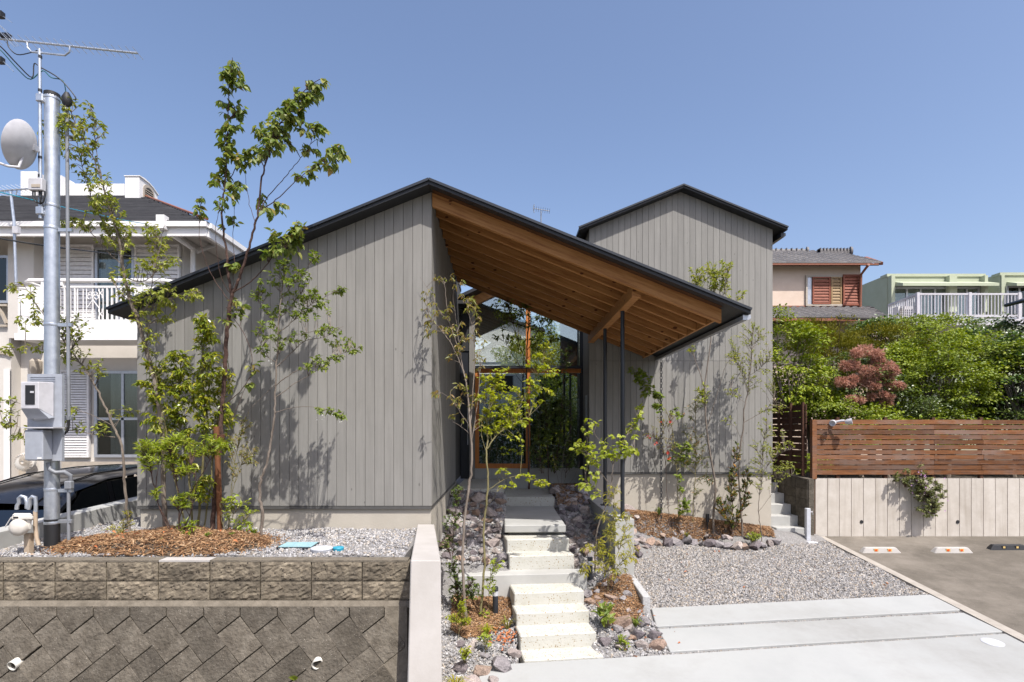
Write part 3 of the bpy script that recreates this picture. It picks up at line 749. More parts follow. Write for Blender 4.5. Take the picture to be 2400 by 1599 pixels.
# coping strip in lengths
cps = [-110, 250, 875, 1157, 1560, 2250]
for a, b in zip(cps[:-1], cps[1:]):
    MB().box((px_of(a) - CX) * FY / F + 0.002, (px_of(b) - CX) * FY / F - 0.002, FY - 0.004 + rng.uniform(0, 0.004), 5.55, 1.319, 1.336).build("coping", M['whiteconc'] if a == 875 else M['mortar'], bw)

kw = empty("sloping_retaining_wall", (-3.2, 5.2, 0.3), "dark grey retaining wall of diagonal interlocking blocks under the split-face blocks", "wall")
def kpt(zx, zy, off=0.0):
    """Point on the battered face for a spot of the photograph (zoom coordinates of the wall)."""
    px, py = zx * 0.4248, 1250 + zy * 0.4248
    # face: y = 5.36 - 0.3*(0.9 - z);   z = EYE - (py-CY)/F*y
    k = (py - CY) / F
    y = (5.36 - 0.27 + 0.3 * EYE) / (1 + 0.3 * k)
    p = Vector(((px - CX) * y / F, y, EYE - k * y))
    return p + Vector((0, -0.958, 0.287)) * off
XL = -6.1
core = MB(); core.hexa([(XL, 4.70, -0.7), (-0.86, 4.70, -0.7), (-0.86, 5.4, -0.7), (XL, 5.4, -0.7), (XL, 5.372, 0.9), (-0.86, 5.372, 0.9), (-0.86, 5.5, 0.9), (XL, 5.5, 0.9)])
# face of the core follows y = 5.372-0.3*(0.9-z)
core.V = [(v[0], (5.372 - 0.3 * (0.9 - v[2])) if v[1] < 5.38 and v[2] < 0.95 and abs(v[1] - 5.4) > 0.01 else v[1], v[2]) for v in core.V]
fix_normals(core.build("wall_core", M['mortar2'], kw))
fil = MB(); fil.hexa([(XL, 5.352, 0.895), (-0.83, 5.352, 0.895), (-0.83, 5.44, 0.895), (XL, 5.44, 0.895), (XL, 5.40, 0.944), (-0.83, 5.40, 0.944), (-0.83, 5.44, 0.944), (XL, 5.44, 0.944)])
fil.build("mortar_ledge", M['mortar'], kw)
def kblock(poly):
    """poly in zoom coordinates; inset slightly, extruded proud of the joints, with a chamfer."""
    n = len(poly)
    cx = sum(p[0] for p in poly) / n; cy = sum(p[1] for p in poly) / n
    def inset(d):
        out = []
        for p in poly:
            l = math.hypot(p[0] - cx, p[1] - cy)
            out.append((cx + (p[0] - cx) * (1 - d / l), cy + (p[1] - cy) * (1 - d / l)))
        return out
    o0, o1 = inset(3.2), inset(6.5)
    lift = 0.015 + rng.uniform(-0.004, 0.004)
    a = [kpt(x, y, -0.005) for x, y in o0]; b = [kpt(x, y, lift - 0.006) for x, y in o0]; c_ = [kpt(x, y, lift) for x, y in o1]
    fs = []
    for i in range(n):
        j = (i + 1) % n
        fs += [(i, j, n + j, n + i), (n + i, n + j, 2 * n + j, 2 * n + i)]
    fs.append(tuple(range(2 * n, 3 * n)))
    fix_normals(MB().add(a + b + c_, fs).build("block", M['kenchi'], kw))
Lx, Ly = 206.0, 263.0
Ax = [-305, -97, 107, 317, 519, 720, 921, 1125, 1326, 1531, 1733, 1928, 2122]
S_ = (-129, 102)
for i, ax in enumerate(Ax):
    A = (ax, 457)
    if i + 1 < len(Ax):
        B = (Ax[i + 1], 457); D = (Ax[i + 1] + S_[0], 457 + S_[1])
        kblock([(ax, 402), (B[0], 402), B, D, A])
    if i == len(Ax) - 1: continue
    D0 = (ax + S_[0], 457 + S_[1]); f = 0.615
    E = (ax + Lx * f, 457 + Ly * f); Fp = (D0[0] + Lx * f, D0[1] + Ly * f)
    kblock([A, E, Fp, D0])
    # second row leans the other way
    ax1 = ax - 203
    E1 = (ax1 + Lx * f, 457 + Ly * f)
    v = (-165, 131)
    kblock([E1, Fp, (Fp[0] + v[0], Fp[1] + v[1]), (E1[0] + v[0], E1[1] + v[1])])
    w2 = (Fp[0] - E1[0], Fp[1] - E1[1])
    P0 = Fp; P1 = (Fp[0] + v[0], Fp[1] + v[1])
    kblock([P0, (P0[0] + w2[0] * 1.0, P0[1] + w2[1] * 1.0), (P1[0] + w2[0], P1[1] + w2[1]), P1])
    Q = (P0[0] + w2[0], P0[1] + w2[1])
kblock([(2122, 457), (2238, 606), (2238, 630), (2120, 722), (1993, 559)])
kblock([(2046, 619), (2120, 722), (1955, 853), (1881, 750)])
kblock([(2120, 722), (2194, 825), (2029, 956), (1955, 853)])
kfp = [(2124, 402), (2246, 402), (2250, 900), (1990, 900), (2060, 560), (2124, 462)]
fix_normals(MB().add([kpt(x, y, -0.01) for x, y in kfp] + [kpt(x, y, 0.008) for x, y in kfp], [tuple(range(6, 12))] + [(i, (i + 1) % 6, (i + 1) % 6 + 6, i + 6) for i in range(6)]).build('mortar_fill', M['mortar'], kw))
for wx, wy, lab, cut in ((97, 712, "short pale weep pipe sticking out of the sloping block wall at its far left", 0), (1757, 707, "broken white weep pipe sticking out of the sloping block wall near the pale end wall", 1)):
    c = kpt(wx, wy, 0.0); ax = Vector((-0.1 if cut == 0 else 0.0, -1, -0.25)).normalized()
    t = MB(); n = 18; ro, ri, ln = 0.046, 0.040, 0.06
    t.lathe([(ro, -0.1), (ro, ln), (ri, ln), (ri, -0.05)], c, ax, n)
    t.F = t.F[:-2]; t.S = t.S[:-2]
    if cut:
        t.V = [tuple(Vector(v) - ax * (0.05 * max(0, (Vector(v) - c).x / ro))) if (Vector(v) - c).dot(ax) > 0.05 else v for v in t.V]
    o = tag(t.build("weep_pipe", M['pvcwhite'], loc=c), lab, "pipe", "weep pipes in the sloping wall")

ew = empty("white_end_wall", (-0.75, 5.2, 0.4), "pale smooth concrete wall with sloping front ending the block walls beside the steps", "wall")
mb = MB()
tp = [(-0.854, 5.12, 1.40), (-0.579, 5.12, 1.40), (-0.897, 7.09, 1.412), (-1.10, 7.09, 1.412), (-1.00, 5.56, 1.405), (-0.854, 5.50, 1.403)]
tp = [(-0.858, 5.12), (-0.579, 5.12), (-0.885, 7.09), (-1.10, 7.09)]
bt = [(-0.81, 4.56), (-0.50, 4.56), (-0.885, 7.09), (-1.10, 7.09)]
mb.hexa([(x, y, -0.3) for x, y in bt] + [(x, y, 1.405) for x, y in tp])
mb.build("wall_body", M['whiteconc'], ew, bevel=0.01)

# ================================================================== RIGHT: RETAINING WALL, FENCE, STAIRS
rw = empty("concrete_retaining_wall", (8, 10.95, 0.5), "pale grooved concrete retaining wall behind the parking spaces", "wall")
MB().box(6.06, 16, 10.955, 11.15, 0.2, 1.655).build("wall_core", M['panelconc'], rw)
MB().box(5.985, 6.10, 10.94, 10.953, 0.45, 1.66).build("end_pilaster", M['panelconc'], rw)
p0 = (1750 + 560 * 0.287 - CX) * 10.93 / F; pw = 98 * 0.287 * 10.93 / F
xa = p0; k = 0
while xa < 15.5:
    MB().box(xa + 0.005, xa + pw - 0.005, 10.925 + rng.uniform(-0.002, 0.002), 10.953, 0.46, 1.662).build("panel", M['panelconc'], rw)
    MB().box(xa - 0.0045, xa + 0.0045, 10.936, 10.9545, 0.46, 1.66).build("joint", M['rust'], rw)
    xa += pw; k += 1
for wx in (2019.8, 2245.6, 2471):
    c = at(wx, 1223.4, 10.915)
    MB().lathe([(0.034, 0), (0.034, 0.03)], c, (0, 1, 0), 14).build("weep_hole", M['blackrubber'], rw)

fe = empty("slatted_fence", (8, 10.98, 1.66), "weathered reddish horizontal slat fence standing on the concrete wall", "fence")
fence_y = 10.93
brk = [0, (1530 - 572) * 0.287 * fence_y / F, (1920 - 572) * 0.287 * fence_y / F]
fx0 = (1750 + 573 * 0.287 - CX) * fence_y / F
zs_ = lambda r: EYE - (900 + r * 0.287 - CY) * fence_y / F
for r_ in range(11):
    zt = zs_(294 + r_ * 41.1); zb = zs_(294 + r_ * 41.1 + 35)
    x = fx0
    cuts = [fx0 + (brk[1] if r_ % 3 else brk[2]), fx0 + brk[2] + 1.4 + (r_ % 2) * 0.65, 15.9]
    if r_ % 3 == 1: cuts.insert(1, fx0 + (1645 - 572) * 0.287 * fence_y / F + 0.7)
    cuts = sorted(cuts)
    for c_ in cuts:
        MB().box(x + 0.002, c_ - 0.002, fence_y + rng.uniform(-0.004, 0.002), fence_y + 0.022, zb + rng.uniform(-.003, .003), zt + rng.uniform(-.003, .003)).build("slat", M['slat'], fe)
        x = c_
MB().box(fx0 - 0.092, fx0 - 0.004, fence_y - 0.01, fence_y + 0.08, 1.65, zs_(292)).build("post", M['slat'], fe)
for px_ in (740, 1130, 1520, 1910, 2300, 2690):
    x = (1750 + px_ * 0.287 - CX) * 10.98 / F
    MB().box(x - 0.03, x + 0.03, 10.954, 11.02, 1.66, zs_(272)).build("post", M['slatdark'], fe)
rf = empty("side_fence", (6.03, 11.8, 1.8), "dark slatted fence running back along the stairs beside the tower", "fence")
for r_ in range(10):
    zt = 3.13 - r_ * 0.132
    MB().box(6.02, 6.045, 11.05, 12.9, zt - 0.115, zt).build("slat", M['slatdark'], rf)
for y in (11.08, 11.55, 12.05, 12.6):
    MB().box(5.975, 6.018, y, y + 0.06, 1.7, 3.17).build("post", M['slatdark'], rf)

sw = empty("stair_side_wall", (6.0, 11.3, 0.5), "dark rough block wall along the right side of the outdoor stairs", "wall")
mb = MB(); mb.hexa([(5.93, 10.80, 0.4), (6.035, 10.80, 0.4), (6.045, 13.0, 0.4), (5.80, 13.0, 0.4), (5.93, 10.80, 1.66), (6.035, 10.80, 1.66), (6.045, 13.0, 1.78), (5.80, 13.0, 1.78)])
mb.build("wall_body", M['kenchi'], sw)
for k in range(6):
    z0 = 0.5 + k * 0.193
    MB().box(5.938, 6.04, 10.785, 10.80, z0, z0 + 0.187).build("block", M['kenchi'], sw)
    for q in range(3):
        y0 = 10.81 + q * 0.4
        sh = -0.13 / 2.2
        mb = MB(); mb.hexa([(5.918 + sh * (y0 - 10.8), y0, z0), (5.935 + sh * (y0 - 10.8), y0, z0), (5.935 + sh * (y0 - 10.41), y0 + 0.385, z0), (5.918 + sh * (y0 - 10.41), y0 + 0.385, z0)] +
                           [(5.918 + sh * (y0 - 10.8), y0, z0 + 0.187), (5.935 + sh * (y0 - 10.8), y0, z0 + 0.187), (5.935 + sh * (y0 - 10.41), y0 + 0.385, z0 + 0.187), (5.918 + sh * (y0 - 10.41), y0 + 0.385, z0 + 0.187)])
        mb.build("block", M['kenchi'], sw)
st = empty("outdoor_stairs", (5.65, 11, 0.5), "light grey concrete stairs climbing between the tower and the fence", "stairs")
for k in range(7):
    y0 = 10.86 + k * 0.24; zt = 0.70 + k * 0.198
    MB().box(5.345, 5.915 - k * 0.017, y0, 13.0, zt - 0.21, zt).build("step", M['concrete'], st, bevel=0.01)

tp_ = empty("water_post", at(1893, 1257, 10.6), "white square tap post standing in front of the stair wall", "tap")
b0 = at(1893, 1257, 10.6)
MB().box(b0.x - 0.04, b0.x + 0.04, 10.56, 10.64, 0.48, 1.12).build("post", M['lidwhite'], tp_, bevel=0.006)
MB().box(b0.x - 0.07, b0.x + 0.12, 10.45, 10.68, 0.46, 0.50).build("basin", M['lidwhite'], tp_, bevel=0.01)
mb = MB(); mb.tube([(b0.x + 0.04, 10.6, 1.05), (b0.x + 0.09, 10.6, 1.05), (b0.x + 0.1, 10.6, 1.0)], 0.012, 8); mb.box(b0.x + 0.05, b0.x + 0.09, 10.59, 10.61, 1.07, 1.085)
mb.build("tap", M['chrome'], tp_)

# spotlight on the fence
sp = empty("fence_spotlight", at(1955, 993, 10.9), "grey two-headed spotlight fixed on top of the slatted fence", "spotlight")
c0 = at(1955, 990, 10.85)
MB().lathe([(0.05, 0), (0.05, 0.05), (0.03, 0.06)], c0 + Vector((0, 0.07, 0)), (0, -1, 0), 14).build("mount", M['boxpale'], sp)
MB().tube([c0 + Vector((0.0, 0, 0)), c0 + Vector((0.10, -0.08, 0.03)), c0 + Vector((0.14, -0.1, 0.03))], 0.022, 8).build("arm", M['boxpale'], sp)
MB().lathe([(0.03, 0), (0.05, 0.03), (0.062, 0.12), (0.05, 0.121), (0.04, 0.09)], c0 + Vector((0.15, -0.1, 0.0)), (0.75, -0.5, 0.15), 16).build("lamp_head", M['boxpale'], sp)
MB().lathe([(0.03, 0), (0.048, 0.03), (0.058, 0.11), (0.046, 0.111), (0.03, 0.08)], c0 + Vector((-0.02, -0.04, 0.0)), (-0.7, -0.6, -0.2), 16).build("lamp_head", M['boxpale'], sp)

# wheel stops
def wheel_stop(px, py, white, label, w=0.70):
    p = ground(px, py)
    o = empty("wheel_stop", p, label, "wheel stop", "wheel stops on the parking asphalt")
    m = M['whiteconc'] if white else M['blackrubber']
    d, h = 0.13, 0.105
    y0, y1 = p.y, p.y + d
    prof = [(-w / 2, 0.0), (w / 2, 0.0), (w / 2 - 0.06, h), (-w / 2 + 0.06, h)]
    mb = MB(); z0 = gz(p.y) - 0.01
    fr_ = [(p.x - w / 2, y0, z0), (p.x + w / 2, y0, z0), (p.x + w / 2, y1, z0 + 0.012), (p.x - w / 2, y1, z0 + 0.012)]
    top = [(p.x - w / 2 + 0.075, y0 + 0.03, z0 + h), (p.x + w / 2 - 0.075, y0 + 0.03, z0 + h), (p.x + w / 2 - 0.075, y1 - 0.02, z0 + h), (p.x - w / 2 + 0.075, y1 - 0.02, z0 + h)]
    mb.hexa(fr_ + top); mb.build("body", m, o, bevel=0.012)
    for s in (-0.12, 0.12):
        q = Vector((p.x + s + 0.02, y0 + 0.017, z0 + 0.062))
        rr_ = MB().cbox(q, (0.075, 0.016, 0.05)).build("reflector", M['yellow'] if white else M['blackrubber'], o)
        MB().cbox(q + Vector((-0.004, -0.007, 0)), (0.04, 0.01, 0.034)).build("lens", M['orange'] if white else M['yellow'], rr_)
wheel_stop(2068, 1297, True, "white concrete wheel stop nearest the gravel area")
wheel_stop(2237, 1297, True, "white concrete wheel stop between the other two stops")
wheel_stop(2368, 1290, False, "black rubber wheel stop on the parking asphalt")
# ================================================================== LEFT NEIGHBOUR
lh = empty("white_house", (-12, 13.7, 0.2), "two storey white stucco house with charcoal roof and balcony, left of the grey house", "house")
HY = 13.7
def hx(px, Y=HY): return (px - CX) * Y / F
def hz(py, Y=HY): return EYE - (py - CY) * Y / F
xr = hx(428.6); zs = hz(555)
hw = MB()
hw.box(-20, xr, HY + 0.02, 21, 0.2, zs)
hw.build("wall", M['cream'], lh)
# darker bay at the far left stands back; pillar in front
MB().box(hx(48), hx(107), HY - 0.35, HY + 0.01, hz(798), zs).build("pillar", M['cream'], lh)
MB().box(-20, hx(47), HY - 0.25, HY + 0.018, 0.2, hz(775)).build("bay_wall", M['cream'], lh)
MB().box(-20, hx(47), HY - 0.27, HY - 0.251, hz(768), hz(772)).build("bay_trim", M['creamtrim'], lh)
# eaves, roof
EX, EYr, EZ = hx(484, 12.8), 12.8, hz(517, 12.8)
ridge_y, ridge_z, ridge_x = 16.5, hz(459, 16.5), hx(334, 16.5)
eave = MB(); eave.box(-22, EX - 0.05, EYr + 0.05, 20.2, zs + 0.02, zs + 0.05)
eave.build("soffit", M['cream'], lh)
g = MB(); g.box(-22, EX, EYr - 0.02, EYr + 0.06, EZ - 0.36, EZ - 0.16)
g.box(-22, EX + 0.04, EYr - 0.10, EYr + 0.02, EZ - 0.165, EZ - 0.05)
g.box(EX - 0.06, EX + 0.02, EYr + 0.061, 20.2, EZ - 0.36, EZ - 0.16); g.box(EX - 0.0, EX + 0.1, EYr + 0.03, 20.2, EZ - 0.165, EZ - 0.05)
g.build("gutter", M['white'], lh)
nst = 26; sc_ = MB()
for k in range(nst):
    t0, t1 = k / nst, (k + 1) / nst
    def P(t, lift):
        y = EYr - 0.08 + (ridge_y - EYr + 0.08) * t; z = EZ - 0.05 + (ridge_z - EZ + 0.05) * t + lift
        return y, z, EX + 0.06 + (ridge_x - EX - 0.06) * t
    y0, z0, x0 = P(t0, 0.03); y1, z1, x1 = P(t1, 0.0)
    xa = -22
    while xa < x0 - 0.4:
        xb = min(xa + rng.uniform(0.6, 1.3), x0 if xa + 1.7 > x0 else 1e9)
        xb1 = min(xb, x1)
        sc_.hexa([(xa, y0, z0 - 0.06), (xb, y0, z0 - 0.06), (xb1, y1, z1 - 0.06), (xa, y1, z1 - 0.06), (xa, y0, z0 + rng.uniform(-.006, .006)), (xb, y0, z0), (xb1, y1, z1), (xa, y1, z1)])
        xa = xb
rfh = fix_normals(sc_.build("roof_shingles", M['shingle'], lh)); rfh["kind"] = "stuff"
side = MB(); side.add([(EX + 0.06, EYr - 0.08, EZ - 0.05), (EX + 0.06, 20.2, EZ - 0.05), (ridge_x, ridge_y, ridge_z), (-22, 20.2, EZ - 0.05), (-22, ridge_y, ridge_z)], [(0, 1, 2), (1, 3, 4, 2)])
side.build("roof", M['shingle'], lh)
MB().tube([(EX + 0.06, EYr - 0.08, EZ), (ridge_x, ridge_y, ridge_z + 0.03)], 0.03, 6).build("hip_cap", M['copper'], lh)
# rooftop parapet and vent tower
MB().box(hx(140, 17), hx(296, 17), 16.9, 17.3, hz(462, 17) - 0.2, hz(434, 17)).build("parapet", M['white'], lh)
MB().box(hx(75, 17), hx(112, 17), 16.6, 17.6, hz(462, 17) - 0.4, hz(416, 17)).build("roof_turret", M['white'], lh)
MB().box(hx(138, 17), hx(163, 17), 16.7, 17.2, hz(462, 17) - 0.4, hz(422, 17)).build("roof_turret", M['white'], lh)
tx0, tx1 = hx(293, 16.0), hx(326.5, 16.0); tz0, tz1 = hz(470, 16.0) - 0.3, hz(412, 16.0)
prof = [(16.0, tz0), (16.0, tz1), (16.2, tz1 + 0.0), (16.42, tz1 - 0.03), (16.62, tz1 - 0.09), (16.84, tz1 - 0.2), (16.84, tz0)]
vt = fix_normals(MB().prism([(tx0, y, z) for y, z in prof], (tx1 - tx0, 0, 0)).build("vent_tower", M['white'], lh))
MB().prism([(tx0 - 0.02, y, z) for y, z in [(15.98, tz1 + 0.002), (16.2, tz1 + 0.02), (16.42, tz1 - 0.01), (16.62, tz1 - 0.07), (16.86, tz1 - 0.18), (16.86, tz1 - 0.21), (16.62, tz1 - 0.1), (16.42, tz1 - 0.04), (15.98, tz1 - 0.02)]], (tx1 - tx0 + 0.05, 0, 0)).build("vent_cap", M['white'], vt)
arch = [(16.16, tz1 - 0.62), (16.16, tz1 - 0.3)] + [(16.42 - 0.26 * math.cos(t), tz1 - 0.3 + 0.2 * math.sin(t)) for t in np.linspace(0.1, math.pi - 0.1, 9)] + [(16.68, tz1 - 0.62)]
MB().prism([(tx1 + 0.002, y, z) for y, z in arch], (0.012, 0, 0)).build("vent_arch", M['creamtrim'], vt)
arch2 = [(16.24, tz1 - 0.62), (16.24, tz1 - 0.32)] + [(16.42 - 0.18 * math.cos(t), tz1 - 0.32 + 0.14 * math.sin(t)) for t in np.linspace(0.1, math.pi - 0.1, 9)] + [(16.6, tz1 - 0.62)]
MB().prism([(tx1 + 0.015, y, z) for y, z in arch2], (0.012, 0, 0)).build("vent_opening", M['darkroom'], vt)
for k in range(6):
    MB().box(tx1 + 0.028, tx1 + 0.04, 16.25, 16.59, tz1 - 0.62 + k * 0.065, tz1 - 0.6 + k * 0.065).build("louvre", M['creamtrim'], vt)
# upper windows and shutters
def window(x0, x1, z0, z1, Y, nmul, frame=M['alu'], parent=lh, inside=None, gl=None, fw_=0.06, cur=None):
    o = MB()
    o.box(x0, x1, Y - 0.05, Y + 0.01, z0, z0 + fw_); o.box(x0, x1, Y - 0.05, Y + 0.01, z1 - fw_, z1)
    o.box(x0, x0 + fw_, Y - 0.05, Y + 0.01, z0 + fw_, z1 - fw_); o.box(x1 - fw_, x1, Y - 0.05, Y + 0.01, z0 + fw_, z1 - fw_)
    for m_ in nmul:
        xm = x0 + (x1 - x0) * m_; o.box(xm - fw_ * .45, xm + fw_ * .45, Y - 0.045, Y + 0.005, z0 + fw_, z1 - fw_)
    w_ = o.build("window", frame, parent)
    MB().box(x0 + fw_, x1 - fw_, Y - 0.02, Y - 0.014, z0 + fw_, z1 - fw_).build("pane", gl or M['glass2'], w_)
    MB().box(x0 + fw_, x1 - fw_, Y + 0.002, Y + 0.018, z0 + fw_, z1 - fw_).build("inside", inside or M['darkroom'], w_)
    for a, b in (cur or []):
        ca, cb = x0 + (x1 - x0) * a, x0 + (x1 - x0) * b
        mb = MB(); nfold = max(3, int((cb - ca) / 0.12))
        for q in range(nfold):
            u0, u1 = ca + (cb - ca) * q / nfold, ca + (cb - ca) * (q + 1) / nfold
            mb.hexa([(u0, Y - 0.004, z0 + fw_), (u1, Y - 0.010, z0 + fw_), (u1, Y, z0 + fw_), (u0, Y, z0 + fw_), (u0, Y - 0.004, z1 - fw_), (u1, Y - 0.010, z1 - fw_), (u1, Y, z1 - fw_), (u0, Y, z1 - fw_)])
        mb.build("curtain", M['curtain'], w_)
    return w_
def shutter(x0, x1, z0, z1, Y, pitch=0.105, mat=None, parent=lh):
    mat = mat or M['shutter']
    s_ = MB(); f = 0.05
    s_.box(x0, x0 + f, Y - 0.06, Y + 0.01, z0, z1); s_.box(x1 - f, x1, Y - 0.06, Y + 0.01, z0, z1)
    s_.box(x0 + f, x1 - f, Y - 0.06, Y + 0.01, z0, z0 + f); s_.box(x0 + f, x1 - f, Y - 0.06, Y + 0.01, z1 - f, z1)
    so = s_.build("shutter", mat, parent)
    z = z0 + f
    while z < z1 - f - pitch * 0.5:
        zt = min(z + pitch, z1 - f)
        MB().hexa([(x0 + f, Y - 0.055, z + 0.012), (x1 - f, Y - 0.055, z + 0.012), (x1 - f, Y + 0.005, z + 0.012), (x0 + f, Y + 0.005, z + 0.012),
                   (x0 + f, Y - 0.028, zt), (x1 - f, Y - 0.028, zt), (x1 - f, Y + 0.005, zt), (x0 + f, Y + 0.005, zt)]).build("slat", mat, so)
        z += pitch
    return so
zb2 = hz(760)
window(hx(227), hx(318), zb2, hz(582), HY - 0.02, [0.62], cur=[(0.12, 0.55)])
shutter(hx(107), hx(225), zb2, hz(576), HY - 0.03)
shutter(hx(320), hx(425), zb2, hz(576), HY - 0.03)
window(hx(-60), hx(47), hz(717), hz(608), HY - 0.26, [0.62], inside=M['ochre'])
# half timber panel under that window
for a, b, c_, d in ((0, 722, 42, 722), (0, 769, 42, 769), (17, 722, 17, 769), (14, 722, 0, 750), (20, 722, 40, 764)):
    MB().bar((hx(a), HY - 0.28, hz(b)), (hx(c_), HY - 0.28, hz(d)), 0.05, 0.07, up=(0, 1, 0)).build("half_timber", M['creamtrim'], lh)
# ground floor
shutter(hx(146), hx(214), hz(1072), hz(868), HY - 0.03, 0.062)
window(hx(225), hx(345), hz(1072), hz(870), HY - 0.02, [0.55], cur=[(0.3, 1.0)], fw_=0.07)
MB().box(hx(225) + 0.07, hx(345) - 0.07, HY - 0.065, HY - 0.03, hz(985), hz(979)).build("window_rail", M['alu'], lh)
MB().box(hx(48), hx(57), 12.6, 12.75, 0.2, hz(798, 12.6)).build("porch_column", M['white'], lh)
ar = MB(); ar.prism([(hx(0) - 2, HY - 0.3, hz(868)), (hx(0), HY - 0.3, hz(838)), (hx(20), HY - 0.3, hz(833)), (hx(38), HY - 0.3, hz(835)), (hx(48), HY - 0.3, hz(840)), (hx(48), HY - 0.3, hz(832)), (hx(38), HY - 0.3, hz(827)), (hx(20), HY - 0.3, hz(825)), (hx(0), HY - 0.3, hz(829)), (hx(0) - 2, HY - 0.3, hz(858))], (0, 0.06, 0))
fix_normals(ar.build("arch_trim", M['creamtrim'], lh))
MB().box(hx(34), hx(48), HY - 0.30, HY - 0.26, 0.9, hz(868)).build("entry_door_frame", M['white'], lh)
MB().box(hx(37), hx(48), HY - 0.285, HY - 0.252, 0.9, hz(872)).build("entry_door", M['shutter'], lh)
MB().lathe([(0.09, 0), (0.13, 0.12), (0.13, 0.3), (0.07, 0.36)], (hx(88), HY - 0.05, hz(876)), n=14).build("wall_lamp", M['creamtrim'], lh)
MB().box(-20, xr + 0.01, HY - 0.04, HY + 0.015, 0.2, hz(1082)).build("plinth", M['creamtrim'], lh)
# side downpipes under the eave
MB().tube([at(393, 530, 12.95), at(393, 543, 12.95), at(452, 583, 13.7), at(452, 640, 13.7)], 0.06, 8).build("downpipe", M['white'], lh)
MB().box(hx(383, 12.9), hx(402, 12.9), 12.62, 12.8, hz(545, 12.9), hz(514, 12.9)).build("rain_head", M['white'], lh)
MB().tube([at(540, 560, 15.2), at(460, 590, 13.75)], 0.055, 8).build("downpipe", M['white'], lh)
# balcony
BY = 12.5
bx0, bx1 = hx(42, BY), hx(322.7, BY)
bal = MB(); bal.box(bx0, bx1, BY, HY - 0.36, hz(783, BY), hz(749, BY)); bal.box(bx0 - 0.03, bx1 + 0.02, BY - 0.06, BY - 0.002, hz(798, BY), hz(782, BY)); bal.box(bx0, bx1, BY, HY - 0.36, hz(797, BY), hz(784, BY))
bo = bal.build("balcony", M['white'], lh)
MB().box(bx0, hx(108, BY), BY, BY + 0.12, hz(748.9, BY), hz(672, BY)).build("balcony_panel", M['white'], bo)
MB().box(hx(314, BY), hx(385, BY), BY, BY + 0.12, hz(748.9, BY), hz(672, BY)).build("balcony_panel", M['white'], bo)
MB().tube([(bx0, HY - 0.5, hz(656, BY)), (bx0 + 0.02, BY + 0.2, hz(656, BY)), (bx0 + 0.2, BY + 0.06, hz(656, BY)), (hx(385, BY), BY + 0.06, hz(656, BY)), (hx(402, BY), BY + 0.3, hz(656, BY)), (hx(408, BY), HY - 0.4, hz(656, BY))], 0.045, 8).build("handrail", M['white'], bo)
MB().box(hx(108, BY), hx(314, BY), BY + 0.03, BY + 0.08, hz(673.5, BY), hz(669, BY)).build("rail", M['white'], bo)
for xp in (96, 141, 333):
    MB().box(hx(xp, BY) - 0.03, hx(xp, BY) + 0.03, BY + 0.03, BY + 0.09, hz(672, BY), hz(656, BY)).build("rail_support", M['white'], bo)
for xp in list(range(112, 178, 12)) + list(range(248, 316, 11)):
    MB().box(hx(xp, BY) - 0.016, hx(xp, BY) + 0.016, BY + 0.035, BY + 0.07, hz(749, BY), hz(673, BY)).build("baluster", M['white'], bo)
orn = MB(); oy = BY + 0.05
def oc(px, py): return Vector((hx(px, BY), oy, hz(py, BY)))
for xp in (178, 191, 199, 214, 229, 238):
    orn.tube([oc(xp, 748), oc(xp, 674)], 0.012, 5)
for s in (-1, 1):
    for cy, rr_ in ((688, 5.5), (696, 7)):
        sp_ = [oc(214 + s * (rr_ + 0.6 - rr_ * (1 - t * .09) * math.cos(t * 1.1)), cy - rr_ * (1 - t * .09) * math.sin(t * 1.1)) for t in np.linspace(0, 6, 14)]
        orn.tube(sp_, 0.011, 4)
    orn.tube([oc(214, 702), oc(214 + s * 15, 722)], 0.012, 4)
    for cy in (686, 735):
        orn.tube([oc(232 + s * 4, cy + 12), oc(232 + s * 4, cy + 5), oc(232, cy), oc(232 - s * 4, cy - 5), oc(232 - s * 4, cy - 12)], 0.012, 4)
for q in range(6): orn.tube([oc(178, 726 + q * 4), oc(220, 726 + q * 4)], 0.011, 4)
orn.build("ornament", M['white'], bo)
# aerial mast clamped to the balcony
am = empty("balcony_aerial", at(38, 668, 12.4), "slim aerial mast clamped to the neighbour's balcony with a small yagi on top", "antenna")
MB().tube([at(38, 666, 12.4), at(33, 520, 12.4), at(25, 450, 12.4)], 0.028, 8).build("mast", M['galv'], am)
mb = MB(); a, b = at(-60, 452, 12.4), at(76, 442, 12.4); mb.tube([a, b], 0.018, 6)
for k in range(14):
    q = a.lerp(b, k / 13); mb.tube([q + Vector((-0.10, -0.1, 0.06)), q + Vector((0.10, 0.1, -0.06))], 0.006, 4)
mb.tube([at(11, 448, 12.4), at(14, 459, 12.4), at(36, 460, 12.4), at(40, 447, 12.4)], 0.014, 5)
mb.build("boom", M['galv'], am)
MB().box(*sorted((at(33, 0, 12.35).x, at(46, 0, 12.35).x)), 12.3, 12.38, at(0, 548, 12.35).z, at(0, 532, 12.35).z).build("splitter_box", M['boxpale'], am)

